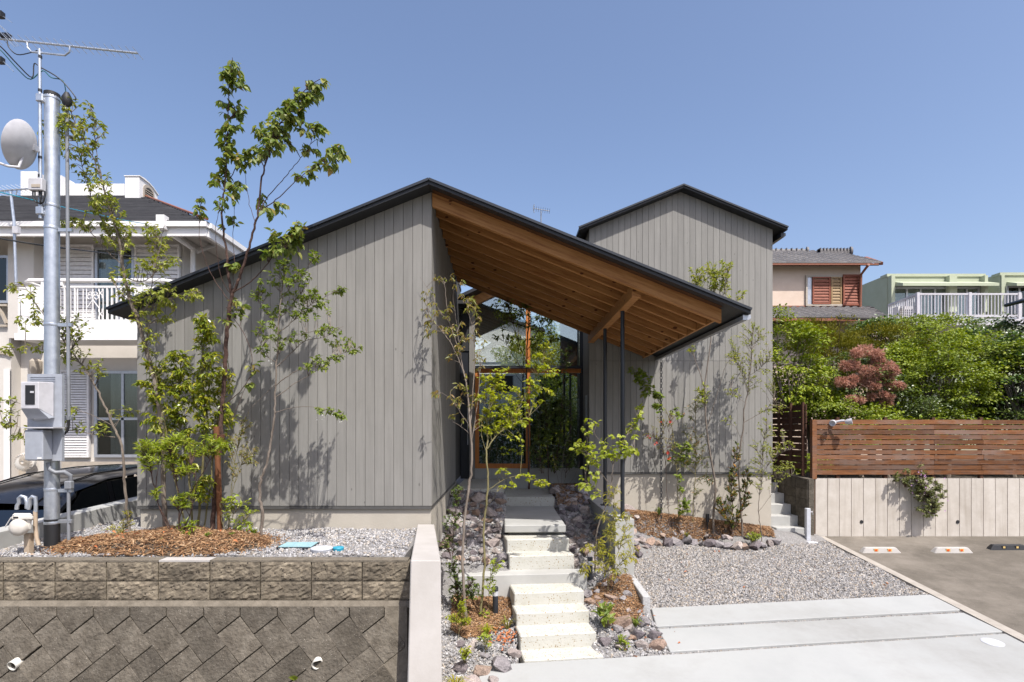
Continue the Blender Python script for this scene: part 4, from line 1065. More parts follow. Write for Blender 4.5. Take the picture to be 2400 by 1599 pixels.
# outdoor fan on the neighbour's ground, low block wall
fo = empty("electric_fan", at(64, 1098, 9.9), "round spiral-grilled fan front standing beyond the black car", "fan")
c = at(63, 1083, 9.9)
MB().lathe([(0.16, 0.0), (0.17, 0.02), (0.16, 0.06), (0.10, 0.09)], c, (0.15, -1, 0.1), 24).build("housing", M['ivory'], fo)
mb = MB()
for k in range(22):
    t = 2 * math.pi * k / 22
    pts = [c + Vector((math.cos(t + u * 0.9) * (0.03 + 0.13 * u), -0.10 + 0.02 * u, math.sin(t + u * 0.9) * (0.03 + 0.13 * u))) for u in np.linspace(0, 1, 5)]
    mb.tube(pts, 0.006, 4)
mb.build("grille", M['creamtrim'], fo)
MB().box(c.x - 0.12, c.x + 0.3, 10.02, 10.3, 0.2, c.z + 0.12).build("body", M['cream'], fo)

# boundary wall beside the car
bd = empty("boundary_wall", (-5.5, 7, 0.2), "low weathered concrete wall between the gravel bed and the black car", "wall")
mb = MB()
mb.hexa([(-5.60, 5.40, 0.0), (-5.385, 5.40, 0.0), (-5.385, 11.5, 0.0), (-5.60, 11.5, 0.0), (-5.60, 5.40, 1.505), (-5.385, 5.40, 1.505), (-5.385, 11.5, 1.69), (-5.60, 11.5, 1.69)])
mb.build("wall_body", M['concrete'], bd, bevel=0.008)

# ================================================================== BLACK CAR
car = empty("parked_car", (-6.75, 8.6, 0.2), "glossy black minivan parked low behind the boundary wall", "car")
cxm, wd = -6.72, 0.86
zg = 0.2
ys = [6.25, 6.35, 7.15, 8.05, 9.8, 11.2, 11.4]
belt = [0.75, 0.95, 1.08, 1.14, 1.18, 1.2, 1.1]
body = MB()
sec = []
for y, zt in zip(ys, belt):
    wdd = wd * (0.9 if y in (6.25, 11.4) else 1.0)
    sec.append([(cxm - wdd, y, zg + 0.3), (cxm + wdd, y, zg + 0.3), (cxm + wdd, y, zg + zt - 0.25), (cxm + wdd - 0.02, y, zg + zt), (cxm - wdd + 0.02, y, zg + zt), (cxm - wdd, y, zg + zt - 0.25)])
vs = [v for s in sec for v in s]; fs = []
for i in range(len(sec) - 1):
    for k in range(6):
        fs.append((i * 6 + k, i * 6 + (k + 1) % 6, (i + 1) * 6 + (k + 1) % 6, (i + 1) * 6 + k))
fs.append(tuple(range(6))); fs.append(tuple(range(30 + 6, 30 + 12)))
body.add(vs, fs, True); fix_normals(body.build("body", M['carblack'], car, bevel=0.03))
# roof shell
rp = [(7.35, 1.42), (7.75, 1.62), (8.4, 1.74), (9.4, 1.78), (10.4, 1.76), (11.1, 1.68), (11.3, 1.55)]
vs, fs = [], []
for y, z in rp:
    for sx, dz in ((-0.73, -0.07), (-0.62, -0.015), (-0.3, 0.012), (0, 0.02), (0.3, 0.012), (0.62, -0.015), (0.73, -0.07)):
        vs.append((cxm + sx, y, zg + z + dz))
for i in range(len(rp) - 1):
    for k in range(6): fs.append((i * 7 + k, i * 7 + k + 1, (i + 1) * 7 + k + 1, (i + 1) * 7 + k))
for i in range(len(rp) - 1): pass
rfm = MB(); rfm.add(vs, fs, True); rfo = rfm.build("roof", M['carblack'], car)
for sx in (-0.5, 0.5): MB().tube([(cxm + sx, y, zg + z + 0.01) for y, z in rp], 0.012, 5).build("roof_seam", M['carblack'], rfo)
def side_quad(name, y0b, y1b, y0t, y1t, mat, s, zb=1.14, inset=0.0):
    def zt(y): return np.interp(y, [p[0] for p in rp], [p[1] for p in rp]) - 0.10
    pts = [(cxm + s * (wd - 0.02 - inset), y0b, zg + zb), (cxm + s * (wd - 0.02 - inset), y1b, zg + zb), (cxm + s * (0.735 - inset), y1t, zg + zt(y1t)), (cxm + s * (0.735 - inset), y0t, zg + zt(y0t))]
    o = fix_normals(MB().prism(pts, (-s * 0.012, 0, 0)).build(name, mat, car)); return o
for s in (-1, 1):
    side_quad("front_window", 7.35, 8.35, 7.85, 8.35, M['carglass'], s)
    side_quad("side_window", 8.47, 9.65, 8.47, 9.65, M['carglass'], s)
    side_quad("rear_window", 9.77, 11.0, 9.77, 10.85, M['carglass'], s)
    for a, b in ((8.36, 8.46), (9.66, 9.76), (11.01, 11.3)): side_quad("pillar", a, b, a, b - (0.12 if b > 11 else 0), M['carblack'], s)
    MB().bar((cxm + s * (wd - 0.02), 7.0, zg + 1.10), (cxm + s * 0.735, 7.72, zg + 1.52), 0.06, 0.06).build("pillar", M['carblack'], car)
    MB().bar((cxm + s * (wd - 0.005), 7.2, zg + 1.13), (cxm + s * (wd - 0.005), 11.2, zg + 1.15), 0.012, 0.018).build("belt_trim", M['chrome'], car)
    MB().cbox((cxm + s * (wd + 0.09), 7.45, zg + 1.15), (0.17, 0.1, 0.14)).build("mirror", M['carblack'], car, bevel=0.03)
    for yy in (7.05, 10.5):
        w_ = MB().lathe([(0.2, 0), (0.33, 0.0), (0.34, 0.05), (0.34, 0.15), (0.33, 0.2), (0.2, 0.2)], (cxm + s * (wd - 0.19), yy, zg + 0.34), (s, 0, 0), 22).build("wheel", M['blackrubber'], car)
        MB().lathe([(0.05, 0), (0.2, 0.0), (0.2, 0.02)], (cxm + s * (wd + 0.012), yy, zg + 0.34), (s, 0, 0), 18).build("rim", M['chrome'], w_)
ws = MB(); ws.add([(cxm - 0.8, 6.98, zg + 1.10), (cxm + 0.8, 6.98, zg + 1.10), (cxm + 0.68, 7.6, zg + 1.54), (cxm - 0.68, 7.6, zg + 1.54)], [(0, 1, 2, 3)])
ws.build("windscreen", M['carglass'], car)
MB().box(cxm - 0.72, cxm + 0.72, 11.27, 11.29, zg + 1.15, zg + 1.58).build("tail_window", M['carglass'], car)
MB().box(cxm - 0.7, cxm + 0.7, 7.6, 11.1, zg + 0.35, zg + 1.0).build("seats", M['blackrubber'], car)
for s in (-1, 1): MB().cbox((cxm + s * 0.66, 6.27, zg + 0.72), (0.3, 0.12, 0.14)).build("headlight", M['chrome'], car, bevel=0.02)

# ================================================================== SERVICE POLE
pole = empty("service_pole", (-4.85, 5.96, 1.33), "galvanised steel service pole with black foot standing in the gravel", "pole")
PY = 5.96
pc = at(122, 1275, PY)
zt = at(0, 222, PY).z
MB().lathe([(0.069, 0.17 + 0.155), (0.069, zt - 1.33 - 0.0), (0.0, zt - 1.33)], (pc.x, PY, 1.33), n=20).build("shaft", M['galv'], pole)
MB().lathe([(0.071, 0.0), (0.071, 0.335)], (pc.x, PY, 1.32), n=20).build("foot_sleeve", M['blackrubber'], pole)
MB().lathe([(0.073, 0), (0.073, 0.05), (0.02, 0.06)], (pc.x, PY, zt - 0.04), n=18).build("cap", M['blackrubber'], pole)
for zz in (at(0, 539, PY).z, at(0, 765, PY).z, at(0, 1150, PY).z, at(0, 1228, PY).z, at(0, 487, PY).z, at(0, 235, PY).z):
    MB().lathe([(0.072, 0), (0.0735, 0.005), (0.0735, 0.025), (0.072, 0.03)], (pc.x, PY, zz), n=20).build("band", M['galv'], pole)
cd = empty("conduit_pipe", (at(160, 1270, PY).x, PY, 1.33), "thin grey conduit pipe running up beside the galvanised pole", "pipe")
cxp = at(161, 0, PY).x; cxt = at(157, 0, PY).x
MB().tube([(cxp, PY, 1.34), (cxp, PY, at(0, 1148, PY).z)], 0.017, 10).build("lower_pipe", M['conduit'], cd)
MB().tube([(cxp, PY, at(0, 985, PY).z), (cxt, PY, at(0, 240, PY).z)], 0.017, 10).build("upper_pipe", M['conduit'], cd)
MB().tube([at(161, 985, PY), at(161, 1000, PY), at(158, 1010, PY), at(148, 1020, PY)], 0.012, 8).build("bend", M['blackrubber'], cd)
MB().lathe([(0.02, 0), (0.045, 0.04), (0.05, 0.1), (0.02, 0.16)], (cxt, PY, at(0, 252, PY).z), n=10).build("weather_head", M['blackrubber'], cd)
for zz in (540, 762, 980, 1150, 1222):
    p1, p2 = at(138, zz, PY), at(170, zz, PY)
    MB().bar(p1, p2, 0.03, 0.035).build("bracket", M['galv'], cd)
MB().cbox(at(162, 1137, PY - 0.01), (0.075, 0.06, 0.09)).build("coupling", M['conduit'], cd, bevel=0.01)
MB().tube([at(113, 1085, PY - 0.1), at(116, 1100, PY - 0.11), at(130, 1108, PY - 0.1), at(150, 1106, PY - 0.05), at(165, 1115, PY - 0.02), at(165, 1130, PY)], 0.022, 10).build("flexible_hose", M['conduit'], cd)

mbx = empty("meter_board", at(95, 960, PY - 0.12), "grey electricity meter board strapped to the galvanised pole", "meter box")
MB().box(at(66, 0, 5.86).x, at(147, 0, 5.86).x, 5.85, 5.885, at(0, 1080, 5.86).z, at(0, 877, 5.86).z).build("back_board", M['boxgrey'], mbx)
for k in range(3):
    zz = at(0, 884 + k * 5, 5.84).z; MB().box(at(70, 0, 5.84).x, at(128, 0, 5.84).x, 5.843, 5.849, zz, zz + 0.009).build("board_rib", M['boxgrey'], mbx)
x0, x1, x2 = at(48, 0, 5.70).x, at(90, 0, 5.70).x, at(127, 0, 5.84).x
zt_, zb_ = at(0, 895, 5.7).z, at(0, 958, 5.7).z
cov = MB(); cov.hexa([(x0, 5.70, zb_), (x1, 5.70, zb_), (x2, 5.84, zb_ - 0.09), (x0 + 0.02, 5.84, zb_ - 0.12), (x0, 5.70, zt_), (x1, 5.70, zt_), (x2, 5.84, zt_ + 0.005), (x0 + 0.01, 5.84, zt_ + 0.005)])
co_ = fix_normals(cov.build("meter_cover", M['boxpale'], mbx, bevel=0.006))
MB().box(at(60, 0, 5.7).x, at(82, 0, 5.7).x, 5.694, 5.6985, at(0, 948, 5.7).z, at(0, 903, 5.7).z).build("meter_window", M['blackrubber'], co_)
MB().cbox(at(75, 919, 5.69), (0.035, 0.006, 0.02)).build("meter_dial", M['boxpale'], co_)
cov = MB(); cov.hexa([(x0 + 0.02, 5.76, at(0, 981, 5.76).z), (x1 + 0.06, 5.76, at(0, 981, 5.76).z), (x2, 5.845, at(0, 978, 5.8).z), (x0 + 0.05, 5.845, at(0, 978, 5.8).z), (x0 + 0.003, 5.705, zb_ - 0.004), (x1, 5.705, zb_ - 0.004), (x2, 5.842, zb_ - 0.095), (x0 + 0.02, 5.842, zb_ - 0.125)])
fix_normals(cov.build("meter_hood", M['boxgrey'], mbx))
lb = MB(); lb.box(at(57, 0, 5.72).x, at(100, 0, 5.72).x, 5.72, 5.848, at(0, 1079, 5.72).z, at(0, 1008, 5.72).z); lbo = lb.build("breaker_box", M['boxgrey'], mbx, bevel=0.008)
MB().box(at(50, 0, 5.71).x, at(127, 0, 5.71).x, 5.70, 5.848, at(0, 1004, 5.71).z, at(0, 1001, 5.71).z).build("drip_shelf", M['boxpale'], mbx)
MB().box(at(87, 0, 5.715).x, at(97, 0, 5.715).x, 5.715, 5.7195, at(0, 1076, 5.715).z, at(0, 1072, 5.715).z).build("name_tag", M['white'], lbo)
for zz in (1020, 1064): MB().cbox(at(109, zz, 5.83), (0.03, 0.04, 0.04)).build("latch", M['conduit'], mbx)

# antenna mast, dish and amplifier on the pole
mast = empty("antenna_mast", at(94, 510, 5.9), "thin antenna mast clamped to the galvanised pole", "mast")
MB().tube([at(95, 512, 5.9), at(93, 115, 5.9)], 0.017, 10).build("tube", M['galv'], mast)
for zz in (231, 495):
    MB().cbox(at(96, zz, 5.9), (0.075, 0.06, 0.08)).build("clamp", M['galv'], mast, bevel=0.006)
    MB().bar(at(98, zz + 2, 5.9), at(122, zz + 2, 5.93), 0.03, 0.02).build("clamp_arm", M['galv'], mast)
for zz in (137, 216, 373, 416): MB().lathe([(0.0185, 0), (0.0185, 0.03)], at(94, zz, 5.9), n=10).build("tape_band", M['blackrubber'], mast)
yg = empty("yagi_antenna", at(93, 118, 5.9), "long yagi television antenna on top of the pole mast", "antenna")
a, b = at(-60, 85, 5.9), at(323, 125, 5.9)
MB().tube([a, b], 0.011, 8).build("boom", M['galv'], yg)
for k in range(24):
    q = a.lerp(b, k / 23)
    L_ = 0.085
    MB().tube([q + Vector((-0.018, -0.06, 0.028)), q + Vector((0.020, 0.06, -0.030))], 0.003, 4).build("element", M['galv'], yg)
MB().tube([at(64, 98, 5.9), at(65, 112, 5.9), at(74, 122, 5.9), at(152, 130, 5.9), at(163, 122, 5.9), at(164, 109, 5.9)], 0.010, 8).build("cradle", M['galv'], yg)
MB().cbox(at(13, 84, 5.9), (0.09, 0.05, 0.035)).build("feed_box", M['blackrubber'], yg)
for (p, q) in (((2, 36), (28, 53)), ((0, 60), (16, 73)), ((0, 135), (32, 168)), ((0, 72), (34, 110)), ((8, 66), (44, 108))):
    MB().tube([at(p[0] - 12, p[1] - 10, 5.8), at(*q, 5.8)], 0.004, 4).build("reflector_rod", M['galv'], yg)
for py in (35, 142): MB().cbox(at(2, py, 5.8), (0.05, 0.05, 0.06)).build("rod_joint", M['blackrubber'], yg)
dish = empty("satellite_dish", at(85, 350, 5.85), "white oval satellite dish seen from behind on the antenna mast", "satellite dish")
dc = at(48, 340, 5.72)
axd = Vector((-0.72, -0.55, 0.42)).normalized()
prof = [(0.005, -0.075), (0.10, -0.065), (0.18, -0.04), (0.235, -0.004), (0.245, 0.006), (0.235, 0.006), (0.17, -0.028), (0.09, -0.05), (0.004, -0.06)]
MB().lathe(prof, dc, Vector((-0.95, -0.14, 0.26)), 30).build("reflector", M['boxpale'], dish)
ba = MB(); ba.cbox(at(72, 348, 5.82), (0.13, 0.05, 0.06)); ba.bar(at(58, 345, 5.76), at(88, 350, 5.88), 0.045, 0.045)
ba.build("bracket", M['alu'], dish)
MB().tube([at(60, 350, 5.76), at(52, 370, 5.72), at(44, 392, 5.68), at(20, 390, 5.62), at(-15, 378, 5.55)], 0.013, 8).build("feed_arm", M['boxpale'], dish)
amp = empty("booster_box", at(87, 434, 5.86), "white antenna booster box on the mast with black cables below", "box")
MB().box(at(71, 0, 5.85).x, at(103, 0, 5.85).x, 5.82, 5.88, at(0, 448, 5.85).z, at(0, 420, 5.85).z).build("case", M['boxpale'], amp, bevel=0.006)
MB().box(at(74, 0, 5.82).x, at(94, 0, 5.82).x, 5.815, 5.819, at(0, 439, 5.82).z, at(0, 432, 5.82).z).build("label_plate", M['creamtrim'], amp)
for k, xx in enumerate((77, 82, 92, 97, 105)):
    MB().tube([at(xx, 448, 5.85), at(xx, 462, 5.85), at(xx + (6 if k < 3 else -3), 474, 5.86), at(95, 478, 5.88)], 0.007, 6).build("lead", M['cable'], amp)

# overhead cables
def cable(name, pts, r, mat, label):
    P_ = [at(*p) for p in pts]
    sm = []
    for i in range(len(P_) - 1):
        for t in (0, .25, .5, .75):
            p0 = P_[max(i - 1, 0)]; p1 = P_[i]; p2 = P_[i + 1]; p3 = P_[min(i + 2, len(P_) - 1)]
            sm.append(0.5 * ((2 * p1) + (-p0 + p2) * t + (2 * p0 - 5 * p1 + 4 * p2 - p3) * t * t + (-p0 + 3 * p1 - 3 * p2 + p3) * t ** 3))
    sm.append(P_[-1])
    return tag(MB().tube(sm, r, 6).build(name, mat, loc=P_[0]), label, "cable")
cable("black_cable", [(-60, 548, 6.2), (0, 559, 6.3), (105, 576, 6.6), (235, 592, 8.5), (320, 601, 11), (425, 604, 13.5)], 0.009, M['cable'], "black cable sagging from beyond the left edge to the white house eave")
cable("green_cable", [(-20, 100, 5.6), (0, 108, 5.6), (40, 150, 5.75), (75, 182, 5.88), (80, 150, 5.9), (95, 158, 5.9), (140, 185, 5.92), (175, 225, 5.95), (176, 236, 5.96)], 0.0065, M['cable'], "black cable looping from the mast over to the thin conduit top")
cable("drop_cable", [(-20, 104, 5.6), (0, 116, 5.6), (45, 166, 5.75), (72, 186, 5.88), (100, 166, 5.9), (120, 182, 5.92), (148, 190, 5.94), (155, 225, 5.96)], 0.0055, M['cablegreen'], "dark green cable drooping between the mast and the conduit top")
cable("teal_cable", [(-20, 446, 6.3), (60, 465, 6.6), (145, 485, 7.2), (215, 500, 8.5), (300, 518, 10.5), (345, 525, 12.5)], 0.007, M['cyandeep'], "thin teal cable slanting across the charcoal shingle roof")
cable("antenna_lead", [(17, 90, 5.88), (20, 110, 5.88), (40, 128, 5.88), (70, 124, 5.9), (92, 117, 5.9)], 0.0055, M['cable'], "short black lead drooping from the yagi antenna feed to the mast")

# gas meter
gm = empty("gas_meter", at(55, 1260, 5.7), "ivory gas meter with bent grey pipes beside the galvanised pole", "gas meter")
gy = 5.72
gb = MB(); gb.hexa([tuple(at(x, y, Y)) for (x, y, Y) in ((33, 1245, gy - .08), (72, 1245, gy - .08), (72, 1245, gy + .08), (33, 1245, gy + .08), (28, 1203, gy - .08), (77, 1203, gy - .08), (77, 1203, gy + .08), (28, 1203, gy + .08))])
gmo = gb.build("case", M['ivory'], gm, bevel=0.02)
MB().lathe([(0.085, 0), (0.085, 0.05), (0.07, 0.07), (0.03, 0.085)], at(50, 1235, gy - .07), (0, -1, 0), 20).build("diaphragm_cover", M['ivory'], gm)
MB().cbox(at(53, 1214, gy - .09), (0.21, 0.03, 0.03)).build("index_housing", M['ivory'], gm, bevel=0.006)
MB().cbox(at(37, 1213, gy - .106), (0.05, 0.008, 0.015)).build("index_window", M['blackrubber'], gm)
MB().box(at(62, 0, gy).x, at(74, 0, gy).x, gy - .03, gy + .03, 1.3, at(0, 1250, gy).z).build("pedestal", M['pvc'], gm)
MB().tube([at(39, 1194, gy), at(40, 1185, gy), at(45, 1178, gy), at(44, 1168, gy), at(50, 1163, gy), at(60, 1166, gy), at(63, 1178, gy), at(63, 1192, gy)], 0.018, 10).build("inlet_pipe", M['galv'], gm)
MB().tube([at(67, 1194, gy), at(70, 1182, gy), at(70, 1170, gy), at(76, 1164, gy), at(83, 1166, gy), at(84, 1178, gy), at(84, 1200, gy)], 0.018, 10).build("outlet_pipe", M['galv'], gm)
MB().tube([at(83, 1198, gy), at(83, 1235, gy), at(86, 1262, gy), at(91, 1278, gy)], 0.019, 10).build("riser_pipe", M['pvc'], gm)
MB().bar(at(27, 1212, gy - .1), at(12, 1236, gy - .12), 0.03, 0.003).build("paper_tag", M['white'], gm)

# ================================================================== JAPANESE HOUSE, RIGHT
jh = empty("tiled_house", (11, 20, 1.55), "peach stucco two storey house with grey tiled roofs and red louvres", "house")
JY = 20.0
def jx(px, Y=JY): return (px - CX) * Y / F
def jz(py, Y=JY): return EYE - (py - CY) * Y / F
MB().box(7.5, jx(2017), JY, 25, 1.55, jz(612)).build("wall", M['stucco2'], jh)
def tile_roof(parent, name, xa0, xa1, xb0, xb1, y0, z0, y1, z1, cols=None, rows=9, pitch=0.27):
    """Rows of curved pan tiles between an eave (y0,z0) and a ridge (y1,z1); x limits may narrow up the slope."""
    mb = MB()
    for r in range(rows):
        t0, t1 = r / rows, (r + 1.12) / rows
        ya, yb = y0 + (y1 - y0) * t0, y0 + (y1 - y0) * min(t1, 1.02)
        za, zb = z0 + (z1 - z0) * t0 + 0.045, z0 + (z1 - z0) * min(t1, 1.02)
        xl, xh = xa0 + (xb0 - xa0) * t0, xa1 + (xb1 - xa1) * t0
        x = xl
        while x < xh:
            w_ = min(pitch, xh - x)
            prof = [(0, 0.055), (0.12, 0.075), (0.28, 0.045), (0.55, 0.012), (0.82, 0.018), (1.0, 0.05)]
            vs = [(x + w_ * u, ya, za + h) for u, h in prof] + [(x + w_ * u, yb, zb + h) for u, h in prof] + [(x + w_ * u, ya, za - 0.02) for u, h in prof]
            fs = [(i, i + 1, i + 7, i + 6) for i in range(5)] + [(i + 12, i + 13, i + 1, i) for i in range(5)]
            mb.add(vs, fs, False); x += pitch
    o = mb.build(name, M['tile'], parent); o["kind"] = "stuff"; return o
ez, rz = jz(618, 19.6), jz(591, 22.5)
tile_roof(jh, "roof_tiles", 7.3, jx(2066, 19.6), 7.3, jx(1990, 22.5) - 0.6, 19.6, ez, 22.5, rz, rows=11)
fix_normals(MB().prism([(7.3, 19.65, ez - 0.03), (jx(2062, 19.6), 19.65, ez - 0.03), (jx(1960, 22.5), 22.5, rz - 0.06), (7.3, 22.5, rz - 0.06)], (0, 0, -0.03)).build("roof_base", M['slatdark'], jh))
MB().box(7.3, jx(2058, 19.6), 19.56, 19.62, ez - 0.055, ez - 0.005).build("gutter", M['copper'], jh)
MB().bar((jx(2066, 19.6), 19.6, ez), (jx(2040, 22.0), 22.3, rz - 0.3), 0.1, 0.1).build("verge", M['copper'], jh)
for a, b in ((1780, 1888), (1919, 1990)):
    mb = MB(); Yr = 22.4 if a < 1850 else 21.9
    zr = jz(598, Yr)
    mb.box(jx(a, Yr), jx(b, Yr), Yr - 0.12, Yr + 0.12, zr - 0.05, zr + 0.13); mb.tube([(jx(a, Yr), Yr, zr + 0.15), (jx(b, Yr), Yr, zr + 0.15)], 0.09, 8)
    rg = mb.build("ridge", M['tile'], jh)
    MB().lathe([(0.12, 0), (0.2, 0.03), (0.18, 0.1)], (jx(b, Yr) + 0.0, Yr, zr + 0.13), (1, -0.3, 0), 12).build("ridge_end_tile", M['tile'], rg)
    for k in range(9):
        x = jx(a, Yr) + (jx(b, Yr) - jx(a, Yr)) * k / 9
        MB().box(x, x + 0.03, Yr - 0.13, Yr + 0.13, zr + 0.08, zr + 0.25).build("ridge_joint", M['tile'], rg)
# louvred window: frame, two shutters and a red one to its right
shx = [1750 + v * 0.287 for v in (490, 530, 675, 768, 775, 925)]
zw0, zw1 = jz(550 + 572 * 0.287), jz(550 + 350 * 0.287)
MB().box(jx(shx[0]), jx(shx[1]), JY - 0.03, JY - 0.002, zw0, zw1).build("window_gap", M['alu'], jh)
fmb = MB(); fmb.box(jx(shx[0]) - 0.06, jx(shx[4]), JY - 0.07, JY - 0.004, zw1, zw1 + 0.06); fmb.box(jx(shx[0]) - 0.06, jx(shx[4]), JY - 0.07, JY - 0.004, zw0 - 0.06, zw0)
fmb.box(jx(shx[0]) - 0.06, jx(shx[0]), JY - 0.07, JY - 0.004, zw0, zw1)
fmb.build("window_frame", M['creamtrim'], jh)
shutter(jx(shx[1]), jx(shx[2]), zw0, zw1, JY - 0.02, 0.105, M['louvre'], jh)
shutter(jx(shx[2]) + 0.03, jx(shx[3]), zw0, zw1, JY - 0.01, 0.105, M['louvretan'], jh)
shutter(jx(shx[4]), jx(shx[5]), zw0 - 0.05, zw1 + 0.08, JY - 0.05, 0.105, M['louvre'], jh)
MB().box(jx(1805), jx(2016), JY - 0.03, JY - 0.003, jz(724), jz(717)).build("waist_band", M['copper'], jh)
lz0, lz1 = jz(746, 18.2), jz(723, 20.0)
tile_roof(jh, "lower_roof_tiles", 7.4, jx(2082, 18.2), 7.4, jx(2040, 20.0), 18.2, lz0, 19.98, lz1, rows=8)
fix_normals(MB().prism([(7.4, 18.25, lz0 - 0.03), (jx(2080, 18.2), 18.25, lz0 - 0.03), (jx(2040, 20.0), 19.99, lz1 - 0.05), (7.4, 19.99, lz1 - 0.05)], (0, 0, -0.05)).build("lower_roof_base", M['copper'], jh))
MB().box(7.4, jx(2078, 18.2), 18.14, 18.22, lz0 - 0.1, lz0 - 0.01).build("gutter", M['copper'], jh)
MB().box(7.6, jx(2090, 18.9), 18.9, 20, 1.55, lz0 - 0.1).build("lower_wall", M['stucco2'], jh)
MB().tube([at(2036, 620, 19.2), at(2018, 644, 19.8), at(2016, 722, 19.9), at(2028, 730, 19.4), at(2064, 746, 18.3)], 0.045, 8).build("downpipe", M['copper'], jh)
MB().tube([at(1962, 745, 18.0), at(2120, 751, 18.0), at(2130, 757, 18.0)], 0.05, 6).build("roof_cable_duct", M['darkroom'], jh)

# ================================================================== PALE GREEN HOUSE
gh = empty("green_house", (19, 25, 1.55), "pale green flat roofed house with white railed balcony, far right", "house")
GYd = 25.0
def ghx(px, Y=GYd): return (px - CX) * Y / F
def ghz(py, Y=GYd): return EYE - (py - CY) * Y / F
q = lambda r: 1750 + r * 0.287
qy = lambda r: 550 + r * 0.287
MB().box(ghx(q(1145)), ghx(q(1938)), GYd, 34, 1.55, ghz(qy(330))).build("wall", M['green'], gh)
MB().box(ghx(q(2035)), 30, GYd - 0.2, 34, 1.55, ghz(qy(330))).build("wall", M['green'], gh)
MB().box(ghx(q(1938)), ghx(q(2035)), GYd + 0.9, 34, 1.55, ghz(qy(355))).build("link_wall", M['green'], gh)
MB().box(ghx(q(1140)), ghx(q(1945)), GYd - 0.05, GYd + 0.4, ghz(qy(345)), ghz(qy(322))).build("parapet_cap", M['green'], gh)
MB().box(ghx(q(2030)), 30, GYd - 0.25, GYd + 0.2, ghz(qy(345)), ghz(qy(322))).build("parapet_cap", M['green'], gh)
for a, b in ((1150, 1180), (1620, 1680), (1905, 1930), (2040, 2065)):
    MB().box(ghx(q(a)), ghx(q(b)), GYd - 0.26, GYd - 0.01 if a < 2000 else GYd - 0.21, ghz(qy(640)), ghz(qy(345))).build("pilaster", M['green'], gh)
for a, b in ((1185, 1950), (2090, 2420)):
    p_ = [(ghx(q(a)), GYd - 0.02, ghz(qy(420))), (ghx(q(a)), GYd - 0.02, ghz(qy(385))), (ghx(q(a)), GYd - 0.7, ghz(qy(395), GYd - .7)), (ghx(q(a)), GYd - 0.7, ghz(qy(418), GYd - .7))]
    fix_normals(MB().prism(p_, (ghx(q(b)) - ghx(q(a)), 0, 0)).build("awning", M['green'], gh))
for a, b, mul_, cur in ((1185, 1650, [0.25, 0.49, 0.74], [(0.0, 0.47), (0.52, 1.0)]), (1685, 1895, [0.5], [(0.03, 0.4)]), (2080, 2400, [0.33, 0.66], [(0.3, 1.0)])):
    window(ghx(q(a)), ghx(q(b)), ghz(qy(700)), ghz(qy(430)), GYd - (0.02 if a < 2000 else 0.22), mul_, parent=gh, cur=cur, fw_=0.09)
# balcony deck and railing
BY2 = 22.4
zd, zt2, zb2_ = ghz(qy(690), BY2), ghz(qy(478), BY2), ghz(qy(655), BY2)
xb0, xb1 = ghx(q(1400), BY2), ghx(q(2248), BY2)
MB().box(xb0 - 0.1, xb1 + 0.1, BY2 - 0.05, GYd - 0.28, zd - 0.25, zd).build("balcony_deck", M['railing'], gh)
MB().box(ghx(q(1155)), xb0 - 0.11, GYd - 2.4, GYd - 0.28, zd - 0.25, zd).build("balcony_deck", M['railing'], gh)
rail = MB(); rail.box(xb0, xb1, BY2, BY2 + 0.06, zt2 - 0.07, zt2); rail.box(xb0, xb1, BY2, BY2 + 0.06, zb2_ - 0.09, zb2_)
ro_ = rail.build("balcony_rail", M['railing'], gh)
x = xb0
while x < xb1:
    MB().box(x, x + 0.026, BY2 + 0.01, BY2 + 0.045, zb2_, zt2 - 0.07).build("baluster", M['railing'], ro_); x += 0.135
for x in (xb0, (xb0 + xb1) / 2, xb1 - 0.1): MB().box(x - 0.05, x + 0.06, BY2 - 0.02, BY2 + 0.08, zd - 0.1, zt2 + 0.03).build("rail_post", M['railing'], ro_)
xs0, xs1 = ghx(q(1158), GYd - 0.6), xb0
def sp_at(t): return Vector((xs0 + (xs1 - xs0) * t, GYd - 0.6 + (BY2 - GYd + 0.6) * t, 0))
r2 = MB(); A_, B_ = sp_at(0), sp_at(1)
r2.bar((A_.x, A_.y, zt2 - .03), (B_.x, B_.y, zt2 - .03), 0.06, 0.07); r2.bar((A_.x, A_.y, zb2_ - .04), (B_.x, B_.y, zb2_ - .04), 0.06, 0.08)
r2o = r2.build("balcony_rail", M['railing'], gh)
for k in range(16):
    p = sp_at(k / 16); MB().box(p.x - 0.017, p.x + 0.017, p.y - 0.017, p.y + 0.017, zb2_, zt2 - 0.06).build("baluster", M['railing'], r2o)
ac = empty("air_conditioner", (ghx(q(1285), 23.4), 23.4, zd), "white outdoor air conditioning unit behind the green house railing", "air conditioner")
ax0, ax1 = ghx(q(1225), 23.4), ghx(q(1345), 23.4)
MB().box(ax0, ax1, 23.3, 23.65, zd + 0.04, zd + 0.72).build("case", M['white'], ac)
for k in range(8): MB().box(ax0 + 0.05, ax1 - 0.45, 23.285, 23.299, zd + 0.1 + k * 0.07, zd + 0.13 + k * 0.07).build("grille_bar", M['creamtrim'], ac)
for k in range(5):
    for j in range(5): MB().box(ax1 - 0.4 + j * 0.07, ax1 - 0.35 + j * 0.07, 23.288, 23.299, zd + 0.12 + k * 0.1, zd + 0.18 + k * 0.1).build("grille_cell", M['blackrubber'], ac)
MB().box(ax0 + 0.05, ax1 - 0.05, 23.35, 23.6, zd, zd + 0.039).build("feet", M['blackrubber'], ac)
